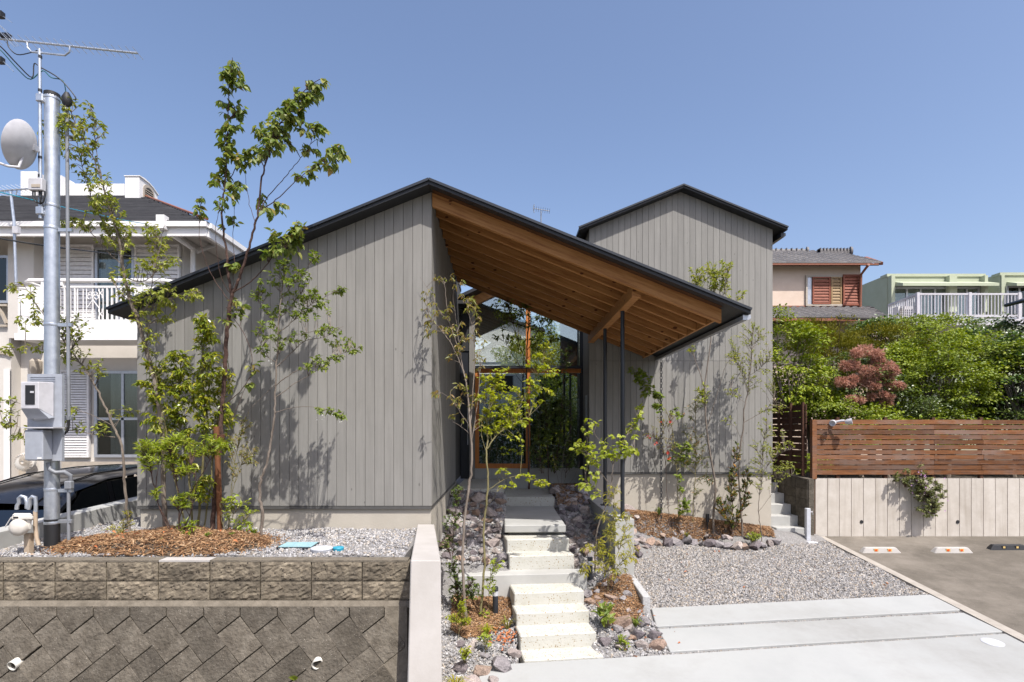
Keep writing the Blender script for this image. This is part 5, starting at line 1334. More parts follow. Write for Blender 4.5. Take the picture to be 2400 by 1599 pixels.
# dark eave of another house at the right margin
eh = empty("dark_eaved_house", (16.5, 15.5, 1.55), "dark roofed house showing only an eave tip at the right edge", "house")
ex = lambda px: (px - CX) * 15.2 / F
ez2 = lambda py: EYE - (py - CY) * 15.2 / F
fix_normals(MB().prism([(ex(2358), 15.2, ez2(713)), (ex(2560), 15.2, ez2(640)), (ex(2560), 15.2, ez2(655)), (ex(2360), 15.2, ez2(719))], (0, -4.5, 0)).build("roof", M['soffit'], eh))
MB().box(ex(2430), 21, 11.3, 15, 1.55, ez2(712)).build("wall", M['creamtrim'], eh)
MB().tube([(ex(2357), 15.2, ez2(716)), (ex(2357), 10.7, ez2(716))], 0.05, 8).build("gutter", M['steel'], eh)

# ================================================================== ACROSS THE STREET (seen in the glass)
oh = empty("opposite_house", (1.5, -15, 0), "white gabled house across the street, mirrored in the entrance glass", "house")
MB().prism([(-2.0, -14, 0), (5.5, -14, 0), (5.5, -14, 6.9), (1.2, -14, 9.4), (-2.0, -14, 7.6)], (0, -8, 0)).build("wall", M['white'], oh)
fix_normals(bpy.data.objects[oh.children[0].name])
for s, (xa, za, xb, zb) in enumerate(((-2.6, 7.35, 1.2, 9.55), (1.2, 9.55, 6.1, 6.7))):
    fix_normals(MB().prism([(xa, -13.5, za), (xb, -13.5, zb), (xb, -13.5, zb + 0.15), (xa, -13.5, za + 0.15)], (0, -9, 0)).build("roof", M['soffit'], oh))
for x0 in (-0.6, 2.4):
    window(x0, x0 + 1.3, 5.2, 6.4, -13.93, [0.5], parent=oh)
    bpy.data.objects[oh.children[-1].name].rotation_euler = (0, 0, 0)
# ================================================================== GRAVEL, MULCH, ROCKS
def in_poly(X, Y, poly):
    inside = np.zeros(len(X), bool); n = len(poly)
    for i in range(n):
        x0, y0 = poly[i]; x1, y1 = poly[(i + 1) % n]
        c = ((y0 > Y) != (y1 > Y)) & (X < (x1 - x0) * (Y - y0) / (y1 - y0 + 1e-12) + x0)
        inside ^= c
    return inside

def sample_poly(poly, n):
    p = np.array(poly); lo, hi = p.min(0), p.max(0)
    X = nrng.uniform(lo[0], hi[0], n); Y = nrng.uniform(lo[1], hi[1], n)
    k = in_poly(X, Y, poly)
    return X[k], Y[k]

def rot_mats(n):
    q = nrng.standard_normal((n, 4)); q /= np.linalg.norm(q, axis=1)[:, None]
    w, x, y, z = q.T
    return np.stack([np.stack([1 - 2 * (y * y + z * z), 2 * (x * y - z * w), 2 * (x * z + y * w)], 1),
                     np.stack([2 * (x * y + z * w), 1 - 2 * (x * x + z * z), 2 * (y * z - x * w)], 1),
                     np.stack([2 * (x * z - y * w), 2 * (y * z + x * w), 1 - 2 * (x * x + y * y)], 1)], 1)

OCT = np.array([(1, 0, 0), (-1, 0, 0), (0, 1, 0), (0, -1, 0), (0, 0, 1), (0, 0, -1)], float)
OCTF = np.array([(0, 2, 4), (2, 1, 4), (1, 3, 4), (3, 0, 4), (2, 0, 5), (1, 2, 5), (3, 1, 5), (0, 3, 5)])

def stones(name, X, Y, Z, smin, smax, mat):
    n = len(X)
    s = smin + (smax - smin) * nrng.random(n) ** 1.6
    base = OCT[None] * nrng.uniform(0.55, 1.15, (n, 6, 1)) + nrng.uniform(-0.28, 0.28, (n, 6, 3))
    base *= nrng.uniform(0.55, 1.1, (n, 1, 3))
    V = np.einsum('nij,nkj->nki', rot_mats(n), base) * (s / 2)[:, None, None]
    V += np.stack([X, Y, Z + s * 0.16], 1)[:, None, :]
    Fc = (OCTF[None] + (np.arange(n) * 6)[:, None, None]).reshape(-1, 3)
    return tag(np_mesh(name, V.reshape(-1, 3), Fc, mat), kind="stuff")

left_bed = [(-5.38, 5.56), (-1.0, 5.56), (-1.10, 7.12), (-4.69, 7.12), (-4.69, 9.5), (-5.38, 9.5)]
X, Y = sample_poly(left_bed, 32000)
Z = np.full(len(X), 1.338) + 0.012 * np.sin(X * 5.1) * np.cos(Y * 6.3)
stones("bed_gravel", X, Y, Z, 0.020, 0.048, M['gravel'])

right_gravel = [(1.90, 7.50), (6.15, 8.02), (6.15, 10.9), (5.35, 10.98), (1.88, 10.9)]
X, Y = sample_poly(right_gravel, 62000)
keep = bed_height(X, Y) - gz(Y) < 0.10
X, Y = X[keep], Y[keep]
stones("drive_gravel", X, Y, gz(Y) - 0.005 + 0.012 * np.sin(X * 3.3) * np.cos(Y * 4.1), 0.020, 0.044, M['gravel2'])
g_ = ground
j1 = [(g_(1538, 1471).x, g_(1538, 1471).y), (g_(2252, 1432).x, g_(2252, 1432).y), (g_(2258, 1437).x, g_(2258, 1437).y), (g_(1542, 1475.5).x, g_(1542, 1475.5).y)]
j2 = [(g_(1570, 1530).x, g_(1570, 1530).y), (g_(2352, 1483).x, g_(2352, 1483).y), (g_(2357, 1486.5).x, g_(2357, 1486.5).y), (g_(1600, 1534).x, g_(1600, 1534).y)]
Xs, Ys = [], []
for jn in (j1, j2):
    x, y = sample_poly(jn, 22000); x, y = x[:1500], y[:1500]
    Xs.append(x); Ys.append(y)
X, Y = np.concatenate(Xs), np.concatenate(Ys)
stones("joint_gravel", X, Y, gz(Y) - 0.016, 0.014, 0.032, M['gravel2'])
bed_strip = [(-0.47, 4.6), (-0.27, 4.6), (-0.27, 6.04), (1.97, 6.3), (1.80, 7.2), (1.80, 8.0), (1.0, 7.45), (1.07, 6.2), (0.24, 6.1), (0.1, 7.35), (-0.88, 7.33), (-0.6, 5.6)]
X, Y = sample_poly(bed_strip, 24000)
stones("planting_gravel", X, Y, bed_height(X, Y) - 0.004, 0.020, 0.05, M['gravel'])
up_l = [(-0.88, 7.66), (0.1, 7.7), (0.06, 8.2), (0.03, 9.8), (-0.88, 9.8)]
X, Y = sample_poly(up_l, 9000)
stones("slope_gravel", X, Y, bed_height(X, Y), 0.022, 0.055, M['gravel'])
up_r = [(0.98, 7.6), (1.6, 7.7), (1.6, 11.8), (0.93, 11.8)]
X, Y = sample_poly(up_r, 9000)
stones("slope_gravel", X, Y, bed_height(X, Y), 0.022, 0.055, M['gravel'])

def chips(name, X, Y, Z, mat, lmin=0.03, lmax=0.10, w=0.009):
    n = len(X)
    L = lmin + (lmax - lmin) * nrng.random(n) ** 2
    a = nrng.uniform(0, 2 * np.pi, n); el = nrng.normal(0, 0.32, n)
    d = np.stack([np.cos(a) * np.cos(el), np.sin(a) * np.cos(el), np.sin(el)], 1)
    s = np.stack([-np.sin(a), np.cos(a), nrng.normal(0, 0.5, n)], 1); s /= np.linalg.norm(s, axis=1)[:, None]
    u = np.cross(d, s)
    ww = w * nrng.uniform(0.5, 1.5, n)
    c = np.stack([X, Y, Z], 1)
    P = [c - d * (L / 2)[:, None], c + d * (L / 2)[:, None], c + s * ww[:, None] * .6 + u * ww[:, None] * .5, c - s * ww[:, None] * .6 + u * ww[:, None] * .5, c - u * ww[:, None] * .4]
    V = np.stack(P, 1)
    T = np.array([(0, 3, 2), (1, 2, 3), (0, 2, 4), (2, 1, 4), (1, 3, 4), (3, 0, 4)])
    Fc = (T[None] + (np.arange(n) * 5)[:, None, None]).reshape(-1, 3)
    return tag(np_mesh(name, V.reshape(-1, 3), Fc, mat), kind="stuff")

# mulch mound under the left trees
MCX, MCY, MRX, MRY = -3.70, 6.12, 1.10, 0.68
def mound(X, Y):
    r = ((X - MCX) / MRX) ** 2 + ((Y - MCY) / MRY) ** 2
    w_ = 0.30 * np.sin(X * 7.0) + 0.24 * np.cos(Y * 9 + X * 3) + 0.22 * np.sin(X * 17 + Y * 11)
    return np.maximum(0, 1 - (r + w_ * 0.35)) ** 0.7 * 0.14 * np.minimum(1, np.maximum(0, (Y - 5.545) / 0.16))
n_ = 60
mgx, mgy = np.meshgrid(np.linspace(MCX - 1.2, MCX + 1.2, n_), np.linspace(5.57, 6.95, n_))
V = np.stack([mgx.ravel(), mgy.ravel(), 1.326 + mound(mgx, mgy).ravel()], 1)
ii = (np.arange(n_ - 1)[:, None] * n_ + np.arange(n_ - 1)[None, :]).ravel()
tag(np_mesh("mulch_mound_ground", V, np.stack([ii, ii + 1, ii + n_ + 1, ii + n_], 1), M['soil'], smooth=True), kind="structure")
X = nrng.uniform(MCX - 1.25, MCX + 1.25, 15000); Y = nrng.uniform(5.555, 6.95, 15000)
h = mound(X, Y); k = h > 0.006 * nrng.random(15000) * 3
chips("mound_mulch", X[k], Y[k], 1.336 + h[k] + nrng.random(k.sum()) * 0.02, M['mulch'], 0.03, 0.12)
a_ = nrng.uniform(0, 6.283, 700); q_ = 1.0 + np.abs(nrng.normal(0, 0.10, 700))
X = MCX + MRX * q_ * np.cos(a_); Y = MCY + MRY * q_ * np.sin(a_); k = (Y > 5.56) & (Y < 6.95)
chips("stray_mulch", X[k], Y[k], 1.358 + mound(X[k], Y[k]) + nrng.random(k.sum()) * 0.012, M['mulch'], 0.03, 0.10)
def bed_mulch(name, poly, n, lift=0.01, cond=None):
    X, Y = sample_poly(poly, n)
    if cond is not None:
        k = cond(X, Y); X, Y = X[k], Y[k]
    chips(name, X, Y, bed_height(X, Y) + lift + nrng.random(len(X)) * 0.02, M['mulch'], 0.03, 0.10)
bed_mulch("lower_bed_mulch", [(-0.68, 7.33), (0.08, 7.38), (0.12, 7.0), (-0.1, 6.6), (-0.45, 6.45), (-0.62, 6.6)], 6500)
bed_mulch("side_bed_mulch", [(1.12, 7.45), (1.55, 7.9), (1.8, 7.9), (1.83, 7.2), (1.6, 6.75), (1.35, 6.8)], 5200)
bed_mulch("tower_bed_mulch", [(2.25, 10.95), (5.25, 10.95), (5.15, 10.52), (3.6, 10.46), (2.5, 10.5)], 14000)
bed_mulch("court_mulch", [(0.98, 10.2), (1.6, 10.2), (1.6, 11.84), (0.98, 11.84)], 3000)

# rocks ------------------------------------------------------------
rock_meshes = {}
for k in range(12):
    bm = bmesh.new()
    r_ = random.Random(100 + k)
    sc3 = (1.0, r_.uniform(0.6, 0.95), r_.uniform(0.45, 0.75))
    for q in range(17):
        v = Vector((r_.gauss(0, 1), r_.gauss(0, 1), r_.gauss(0, 1))).normalized() * r_.uniform(0.78, 1.0)
        # push towards a box so that the facets are flat and angular
        m_ = max(abs(v.x), abs(v.y), abs(v.z)); v = v.lerp(v / m_ * 0.85, 0.45)
        bm.verts.new((v.x * sc3[0] * .5, v.y * sc3[1] * .5, v.z * sc3[2] * .5))
    res = bmesh.ops.convex_hull(bm, input=bm.verts)
    bmesh.ops.delete(bm, geom=[g for g in res['geom_interior'] if isinstance(g, bmesh.types.BMVert)], context='VERTS')
    bmesh.ops.recalc_face_normals(bm, faces=bm.faces)
    for tone_ in ROCK_TONES:
        me = bpy.data.meshes.new("rock"); bm.to_mesh(me); me.materials.append(ROCK_TONES[tone_])
        rock_meshes.setdefault(tone_, []).append(me)
    bm.free()
def rock(x, y, z, s, label, group, sink=0.15, rz=None, tone=None):
    tone = tone or rng.choice(list(ROCK_TONES))
    o = bpy.data.objects.new("rock", rng.choice(rock_meshes[tone]))
    o.location = (x, y, z + s * (0.28 - sink))
    o.scale = (s * rng.uniform(0.9, 1.25), s * rng.uniform(0.85, 1.1), s * rng.uniform(0.85, 1.2))
    o.rotation_euler = (rng.uniform(-.45, .45), rng.uniform(-.45, .45), rng.uniform(0, 6.28) if rz is None else rz)
    COL.objects.link(o)
    return tag(o, label.replace("TONE", tone), "rock", group)
def rock_zone(poly, count, smin, smax, label, group, hf=None, packed=0.55):
    pts = []; tries = 0
    p = np.array(poly); lo, hi = p.min(0), p.max(0)
    while len(pts) < count and tries < 6000:
        tries += 1
        x, y = rng.uniform(lo[0], hi[0]), rng.uniform(lo[1], hi[1])
        if not in_poly(np.array([x]), np.array([y]), poly)[0]: continue
        s = smin + (smax - smin) * rng.random() ** 1.5
        if any((x - a) ** 2 + (y - b) ** 2 < ((s + c) * 0.5 * packed * 1.25) ** 2 for a, b, c in pts): continue
        pts.append((x, y, s))
        z = float(bed_height(x, y)) if hf is None else hf(x, y)
        rock(x, y, z, s, label(x, y, s) if callable(label) else label, group)
rock_zone([(-0.84, 7.72), (0.0, 7.74), (-0.06, 9.72), (-0.84, 9.72)], 74, 0.15, 0.33, lambda x, y, s: ("large" if s > .22 else "smaller") + " TONE rock on upper slope, " + ("against the house wall" if x < -.55 else "beside the steps" if x > -.28 else "midway to the steps") + (" near the porch floor" if y > 8.9 else " near the low wall" if y < 8.25 else ""), "rocks on the upper slope left of the steps")
rock_zone([(1.02, 8.05), (1.56, 8.0), (1.56, 11.2), (0.98, 11.2)], 66, 0.15, 0.31, lambda x, y, s: ("large" if s > .21 else "smaller") + " TONE rock right of landings, " + ("against the footing" if x > 1.36 else "beside the concrete") + (" by the mulch" if y > 10.0 else " at the front" if y < 8.7 else " under the porch roof"), "rocks under the porch right of the landings")
rock_zone([(1.14, 6.45), (1.75, 6.55), (1.8, 7.9), (1.1, 7.9)], 22, 0.12, 0.26, lambda x, y, s: ("large" if s > .19 else "smaller") + " TONE rock between steps and granite kerb, " + ("up by the post footing" if y > 7.4 else "near the driveway slab" if y < 6.8 else "in the mulch"), "rocks right of the lower steps")
for x, y, s in ((1.93, 6.62, .2), (1.62, 6.62, .25), (1.45, 6.82, .3), (1.72, 6.85, .22), (1.42, 6.58, .2), (1.78, 6.42, .22), (1.6, 6.42, .18), (1.35, 6.42, .16)):
    rock(min(x, 1.82), y, float(bed_height(x if x < 1.87 else 1.8, y)), s, ("large" if s > .21 else "smaller") + " TONE rock in front row beside bottom step " + ("near the slab" if x > 1.65 else "near the step"), "rocks right of the lower steps")
for x, y, s, lab in ((-0.02, 6.02, .33, "largest tan rock beside the bottom step, left of it"), (-0.36, 6.3, .2, "pale rock at the front edge of the left mulch, nearest the white wall"),
                     (-0.22, 5.9, .26, "tall grey rock left of the big tan rock by the bottom step"), (-0.32, 5.62, .3, "grey rock beside the grassy tuft at the corner of the driveway"),
                     (0.12, 6.22, .2, "reddish grey rock tucked against the left side of the bottom step"), (-0.47, 5.95, .2, "pinkish rock against the white end wall near the bottom of the picture"),
                     (-0.20, 6.18, .17, "grey rock behind the big tan rock at the mulch edge"), (0.02, 6.75, .16, "small grey rock beside the black bollard light left of the steps"),
                     (-0.5, 6.35, .15, "small tan rock lying on the left mulch against the white wall"), (-0.1, 5.72, 0.14, "small grey stone in front of the big tan rock")):
    rock(x, y, float(bed_height(x, y)), s, lab, None)
# stone edging of the tower bed
edge = [(1481, 1256), (1520, 1262), (1560, 1268), (1600, 1262), (1640, 1266), (1680, 1270), (1720, 1274), (1765, 1275), (1800, 1268), (1825, 1262)]
grp = "rocks edging the bed in front of the tower"; nth = 0
ORD = "first second third fourth fifth sixth seventh eighth ninth tenth eleventh twelfth thirteenth fourteenth fifteenth sixteenth seventeenth eighteenth".split()
for i in range(len(edge) - 1):
    a, b = ground(edge[i][0], edge[i][1] + 13), ground(edge[i + 1][0], edge[i + 1][1] + 13)
    for t in (0.15, 0.62):
        p = a.lerp(b, t); rock(p.x, p.y, gz(p.y), rng.uniform(0.19, 0.30), "TONE rock, " + ORD[nth] + " from the post footing in the row edging the tower bed", grp, 0.06); nth += 1
        if rng.random() < 0.6: rock(p.x + rng.uniform(-.1, .1), p.y + 0.2, gz(p.y) + 0.14, rng.uniform(0.14, 0.22), "smaller TONE rock behind the " + ORD[nth - 1] + " stone of the tower bed edging", grp, 0.08)
rock_zone([(1.93, 9.55), (2.35, 9.6), (2.7, 10.2), (2.5, 10.9), (1.93, 10.95)], 40, 0.15, 0.27, lambda x, y, s: ("large" if s > .2 else "smaller") + " TONE rock heaped by post footing, " + ("touching its wall" if x < 2.1 else "at its outer edge" if x > 2.4 else "mid heap") + (" near the top" if y > 10.3 else " low down"), "rocks heaped beside the post footing", packed=0.5)

# ================================================================== PLANTS
def leaf_arrays(P, D, Nn, L, W, fold=0.12, droop=0.12, simple=False):
    """Leaves as small folded blades: simple = 4 faces, otherwise 8 with a rounder outline."""
    D = D / (np.linalg.norm(D, axis=1)[:, None] + 1e-9)
    A = np.cross(D, Nn); A /= (np.linalg.norm(A, axis=1)[:, None] + 1e-9)
    C = np.cross(A, D)
    L = L[:, None]; w = W if np.ndim(W) == 0 else W[:, None]
    n = len(P)
    if simple:
        v = [P, P + A * L * w * .5 + D * L * .42 + C * L * fold, P + D * L + C * (-L * droop), P - A * L * w * .5 + D * L * .42 + C * L * fold, P + D * L * .52]
        T = np.array([(0, 1, 4), (0, 4, 3), (4, 1, 2), (3, 4, 2)])
    else:
        def q(s_, t, hgt): return P + A * L * w * s_ + D * L * t + C * L * (hgt - droop * 1.6 * t * t)
        v = [P, q(.44, .26, fold * .8), q(.40, .60, fold * .7), q(0, 1, 0), q(-.40, .60, fold * .7), q(-.44, .26, fold * .8), q(0, .26, 0), q(0, .62, 0)]
        T = np.array([(0, 1, 6), (0, 6, 5), (1, 2, 7), (1, 7, 6), (6, 7, 4), (6, 4, 5), (2, 3, 7), (7, 3, 4)])
    k = len(v)
    V = np.stack(v, 1)
    return V.reshape(-1, 3), (T[None] + (np.arange(n) * k)[:, None, None]).reshape(-1, 3)

def catmull(P, sub=4):
    out = []
    for i in range(len(P) - 1):
        p0 = P[max(i - 1, 0)]; p1 = P[i]; p2 = P[i + 1]; p3 = P[min(i + 2, len(P) - 1)]
        for t in np.linspace(0, 1, sub, endpoint=False):
            out.append(0.5 * ((2 * p1) + (-p0 + p2) * t + (2 * p0 - 5 * p1 + 4 * p2 - p3) * t * t + (-p0 + 3 * p1 - 3 * p2 + p3) * t ** 3))
    out.append(P[-1]); return out

def leaf_template(L, W):
    V, Fc = leaf_arrays(np.zeros((1, 3)), np.array([[0, 1.0, 0]]), np.array([[0, 0, 1.0]]), np.array([L]), W)
    return V, Fc

DENSE = 1.5
def plant(name, label, cat, Y, branches, clusters=(), leaf=0.06, W=0.5, mat='lf_mid', bark='bark', per=7, spread=0.30, droop=0.25,
          along=0.0, twig_r=0.0028, group=None, flowers=None, pieces=False, base=None, upright=0.0, parts=("trunk", "crown"), seed=None, jitter=1.0, dense=None):
    """branches: (points in photograph pixels, r0, r1[, dY at the tip]); clusters: (px, py, rx, ry, twigs). Depth offsets give the crown a real volume."""
    npr = np.random.default_rng(sum(ord(c) for c in label))
    r_ = random.Random(sum(ord(c) for c in label))
    skel = []; nodes = []; wood = MB()
    trunk_pts = None
    for bi, b in enumerate(branches):
        pts, r0, r1 = b[0], b[1], b[2]
        dy1 = b[3] if len(b) > 3 else (0.0 if bi == 0 else r_.uniform(-spread, spread))
        dy0 = 0.0
        if bi > 0 and nodes:
            q = min(nodes, key=lambda n_: (n_[1] - pts[0][0]) ** 2 + (n_[2] - pts[0][1]) ** 2)
            dy0 = q[0].y - Y
        W3 = []
        for i, (px, py) in enumerate(pts):
            t = i / (len(pts) - 1)
            W3.append(at(px, py, Y + dy0 + (dy1 - (0 if bi == 0 else 0)) * t))
        if bi == 0: W3.insert(0, W3[0] + Vector((0, 0, -0.22)))
        S = catmull(W3, 5)
        S = [p + Vector((r_.gauss(0, 0.004), r_.gauss(0, 0.004), 0)) * jitter if 0 < i < len(S) - 1 else p for i, p in enumerate(S)]
        rr = [r0 + (r1 - r0) * (i / (len(S) - 1)) ** 0.8 for i in range(len(S))]
        wood.tube(S, rr, 7 if r0 > 0.012 else 5)
        for p in S: nodes.append((p, CX + p.x * F / p.y, CY - (p.z - EYE) * F / p.y, bi))
    P, D, N_, L = [], [], [], []
    def put_leaves(a, b, cnt, t0=0.25):
        d = (b - a); ln = d.length
        if ln < 1e-6: return
        d = d / ln
        for k in range(cnt):
            t = t0 + (1 - t0) * (k + r_.random() * 0.8) / cnt
            p = a + (b - a) * min(t, 1.0)
            side = Vector((r_.gauss(0, 1), r_.gauss(0, 1), r_.gauss(0, 0.5)))
            dd = d * 0.55 + side.normalized() * 0.85 + Vector((0, 0, -droop + upright))
            nn = Vector((r_.gauss(0, 0.45), r_.gauss(0, 0.45) - 0.15, 1.0))
            P.append(p); D.append(dd); N_.append(nn); L.append(leaf * 1.12 * r_.uniform(0.6, 1.2))
    if along:
        for bi, b in enumerate(branches):
            S = [n_[0] for n_ in nodes if n_[3] == bi]
            st = 0 if bi else int(len(S) * 0.55)
            for i in range(st, len(S) - 1):
                seg = (S[i + 1] - S[i]).length
                c_ = int(seg * along + r_.random())
                for k in range(c_):
                    p = S[i].lerp(S[i + 1], r_.random())
                    dr = Vector((r_.gauss(0, 1), r_.gauss(0, 1), r_.gauss(0.3, 0.6))).normalized() * r_.uniform(0.03, 0.13)
                    wood.tube([p, p + dr], [twig_r, twig_r * .5], 3, False)
                    put_leaves(p, p + dr, r_.randint(2, max(2, per // 2)), 0.3)
    tips = []
    for (px, py, rx, ry, tw) in clusters:
        near = sorted(nodes, key=lambda n_: (n_[1] - px) ** 2 + (n_[2] - py) ** 2)[:6]
        yc = near[0][0].y + r_.uniform(-.5, .5) * spread * 0.5
        for k in range(int(tw * (dense or DENSE) + 0.5)):
            a = r_.uniform(0, 6.283); rad = math.sqrt(r_.random())
            qx, qy = px + rx * rad * math.cos(a), py + ry * rad * math.sin(a)
            tip = at(qx, qy, yc + r_.uniform(-1, 1) * (rx + ry) * 0.5 * Y / F * 1.0)
            cand = sorted(nodes, key=lambda n_: (n_[1] - qx) ** 2 + (n_[2] - (qy + 18)) ** 2 + ((n_[0].y - tip.y) * 60) ** 2)[0]
            src = cand[0]
            v = tip - src
            if v.length > 0.75: src = tip - v.normalized() * 0.5 if False else src
            mid = src.lerp(tip, 0.5) + Vector((r_.gauss(0, .02), r_.gauss(0, .02), 0.10 * v.length * (1 if droop < .4 else .6)))
            ln = v.length
            wood.tube([src, mid, tip], [twig_r * (1 + ln * 1.5), twig_r, twig_r * .5], 4, False)
            t_start = max(0.0, 1 - 0.22 / max(ln, 0.01))
            a0 = mid if t_start < 0.5 else mid.lerp(tip, (t_start - .5) * 2)
            put_leaves(a0, tip, per, 0.1)
            tips.append(tip)
    bp = Vector(base) if base is not None else nodes[5][0]
    o = empty(name, bp, label, cat, group)
    wood.build(parts[0], M[bark], o)
    if P:
        Pn, Dn, Nn, Ln = np.array([tuple(p) for p in P]), np.array([tuple(p) for p in D]), np.array([tuple(p) for p in N_]), np.array(L)
        if pieces:
            idx = npr.permutation(len(P)); one, rest = idx[:290], idx[290:]
            Vt, Ft = leaf_template(1.0, W)
            me = bpy.data.meshes.new("leaf"); me.from_pydata([tuple(v) for v in Vt], [], [tuple(int(i) for i in f) for f in Ft]); me.materials.append(M[mat])
            for i in one:
                d = D[i].normalized(); a_ = d.cross(N_[i]).normalized(); c_ = a_.cross(d)
                lo_ = bpy.data.objects.new("leaf", me)
                lo_.parent = o
                Mx = Matrix((a_, d, c_)).transposed().to_4x4() @ Matrix.Scale(L[i], 4)
                Mx.translation = P[i] - bp
                lo_.matrix_basis = Mx
                COL.objects.link(lo_)
            Pn, Dn, Nn, Ln = Pn[rest], Dn[rest], Nn[rest], Ln[rest]
        if len(Pn):
            V, Fc = leaf_arrays(Pn, Dn, Nn, Ln, W)
            cr_ = np_mesh(parts[1], V, Fc, M[mat], o); cr_["kind"] = "stuff"
    if flowers:
        fmat, size, spots_ = flowers
        mb = MB()
        for (px, py, n_, rad) in spots_:
            for k in range(n_):
                nd = min(nodes, key=lambda q: (q[1] - px) ** 2 + (q[2] - py) ** 2)[0]
                c = at(px + r_.gauss(0, rad), py + r_.gauss(0, rad), nd.y - 0.03)
                for q in range(5):
                    t = q * 1.2566 + r_.random()
                    d1 = Vector((math.cos(t), -0.5, math.sin(t))) * size; d2 = Vector((math.cos(t + .8), -0.4, math.sin(t + .8))) * size
                    mb.add([c, c + d1, c + (d1 + d2) * 0.62, c + d2], [(0, 1, 2, 3)])
        mb.build("flowers", M[fmat], o)["kind"] = "stuff"
    return o

def gpt(px, py, Y): return (px, py)

# --- left bed ------------------------------------------------------
plant("slender_tree", "leaning slim tree with smooth grey trunk and airy light green leaves, left of house", "tree", 6.48,
      [([(388, 1250), (384, 1150), (381, 1032), (365, 909), (342, 817), (322, 750), (306, 706), (291, 645), (284, 600)], 0.030, 0.017, -0.15),
       ([(284, 600), (279, 560), (266, 515), (250, 464), (240, 425), (228, 395), (205, 345), (180, 300), (160, 245)], 0.013, 0.004, -0.3),
       ([(288, 620), (262, 600), (235, 570), (212, 545), (180, 525), (140, 518)], 0.008, 0.003, 0.1),
       ([(284, 605), (270, 575), (250, 540), (225, 490), (205, 440), (190, 380), (178, 330)], 0.008, 0.003, 0.2),
       ([(250, 464), (238, 420), (225, 350), (222, 300), (220, 265)], 0.006, 0.002, -0.1),
       ([(291, 650), (330, 660), (358, 645), (370, 600), (372, 560)], 0.007, 0.003, 0.25),
       ([(322, 750), (345, 720), (352, 690), (362, 640), (378, 560), (385, 530)], 0.007, 0.003, -0.25),
       ([(342, 817), (350, 760), (360, 715), (400, 700), (440, 690), (470, 680)], 0.007, 0.003, 0.2),
       ([(306, 706), (285, 690), (270, 670)], 0.005, 0.002, -0.2)],
      [(170, 268, 55, 40, 22), (130, 300, 45, 28, 12), (215, 310, 40, 45, 16), (150, 345, 45, 30, 12), (200, 385, 40, 40, 12), (230, 440, 36, 40, 16), (262, 500, 34, 38, 16),
       (225, 480, 30, 32, 8), (180, 525, 60, 16, 14), (255, 545, 40, 25, 12), (285, 560, 30, 30, 8), (330, 540, 40, 22, 10), (372, 560, 32, 40, 14), (340, 620, 35, 25, 10), (395, 620, 28, 26, 10),
       (280, 660, 28, 40, 8), (370, 680, 50, 25, 14), (450, 690, 35, 16, 9), (390, 730, 36, 25, 12), (330, 730, 34, 30, 9), (355, 800, 35, 32, 9), (300, 690, 30, 24, 7)],
      dense=1.9, leaf=0.050, W=0.45, mat='lf_light', per=8, spread=0.3, droop=0.35)
plant("crooked_tree", "thin crooked tree with flat layered leaves beside the service pole", "tree", 6.9,
      [([(303, 1240), (297, 1190), (292, 1132), (290, 1090), (287, 1052), (276, 1020), (265, 999), (252, 965), (239, 939), (226, 910), (212, 886), (198, 862), (186, 850)], 0.019, 0.009, 0.0),
       ([(186, 850), (150, 800), (115, 755), (90, 720), (70, 690), (55, 665)], 0.008, 0.0025, -0.3),
       ([(186, 850), (150, 835), (100, 820), (60, 812), (20, 822)], 0.006, 0.002, -0.2),
       ([(140, 790), (110, 770), (75, 745), (45, 740)], 0.005, 0.002, 0.2),
       ([(265, 999), (230, 980), (190, 965), (150, 960), (100, 955)], 0.005, 0.002, -0.3),
       ([(270, 1025), (230, 1020), (170, 1010), (100, 1005), (40, 1000), (5, 985)], 0.006, 0.002, -0.35),
       ([(252, 965), (280, 960), (305, 965)], 0.004, 0.002, 0.2),
       ([(100, 955), (60, 950), (25, 940), (0, 945)], 0.004, 0.002, 0)],
      [(50, 680, 40, 22, 9), (110, 730, 45, 30, 12), (150, 740, 40, 22, 9), (70, 750, 45, 18, 8), (150, 780, 50, 26, 14), (190, 765, 36, 20, 8), (110, 815, 50, 16, 12), (30, 820, 40, 14, 8),
       (170, 830, 45, 26, 14), (200, 850, 45, 25, 10), (150, 965, 45, 14, 8), (220, 1000, 50, 18, 9), (120, 1000, 55, 14, 9), (60, 1030, 30, 14, 5), (290, 965, 36, 14, 8), (20, 950, 30, 20, 7), (10, 990, 30, 12, 5), (240, 870, 22, 12, 4), (80, 940, 30, 12, 4)],
      leaf=0.050, W=0.55, mat='lf_light', bark='bark', per=6, spread=0.3, droop=0.15)
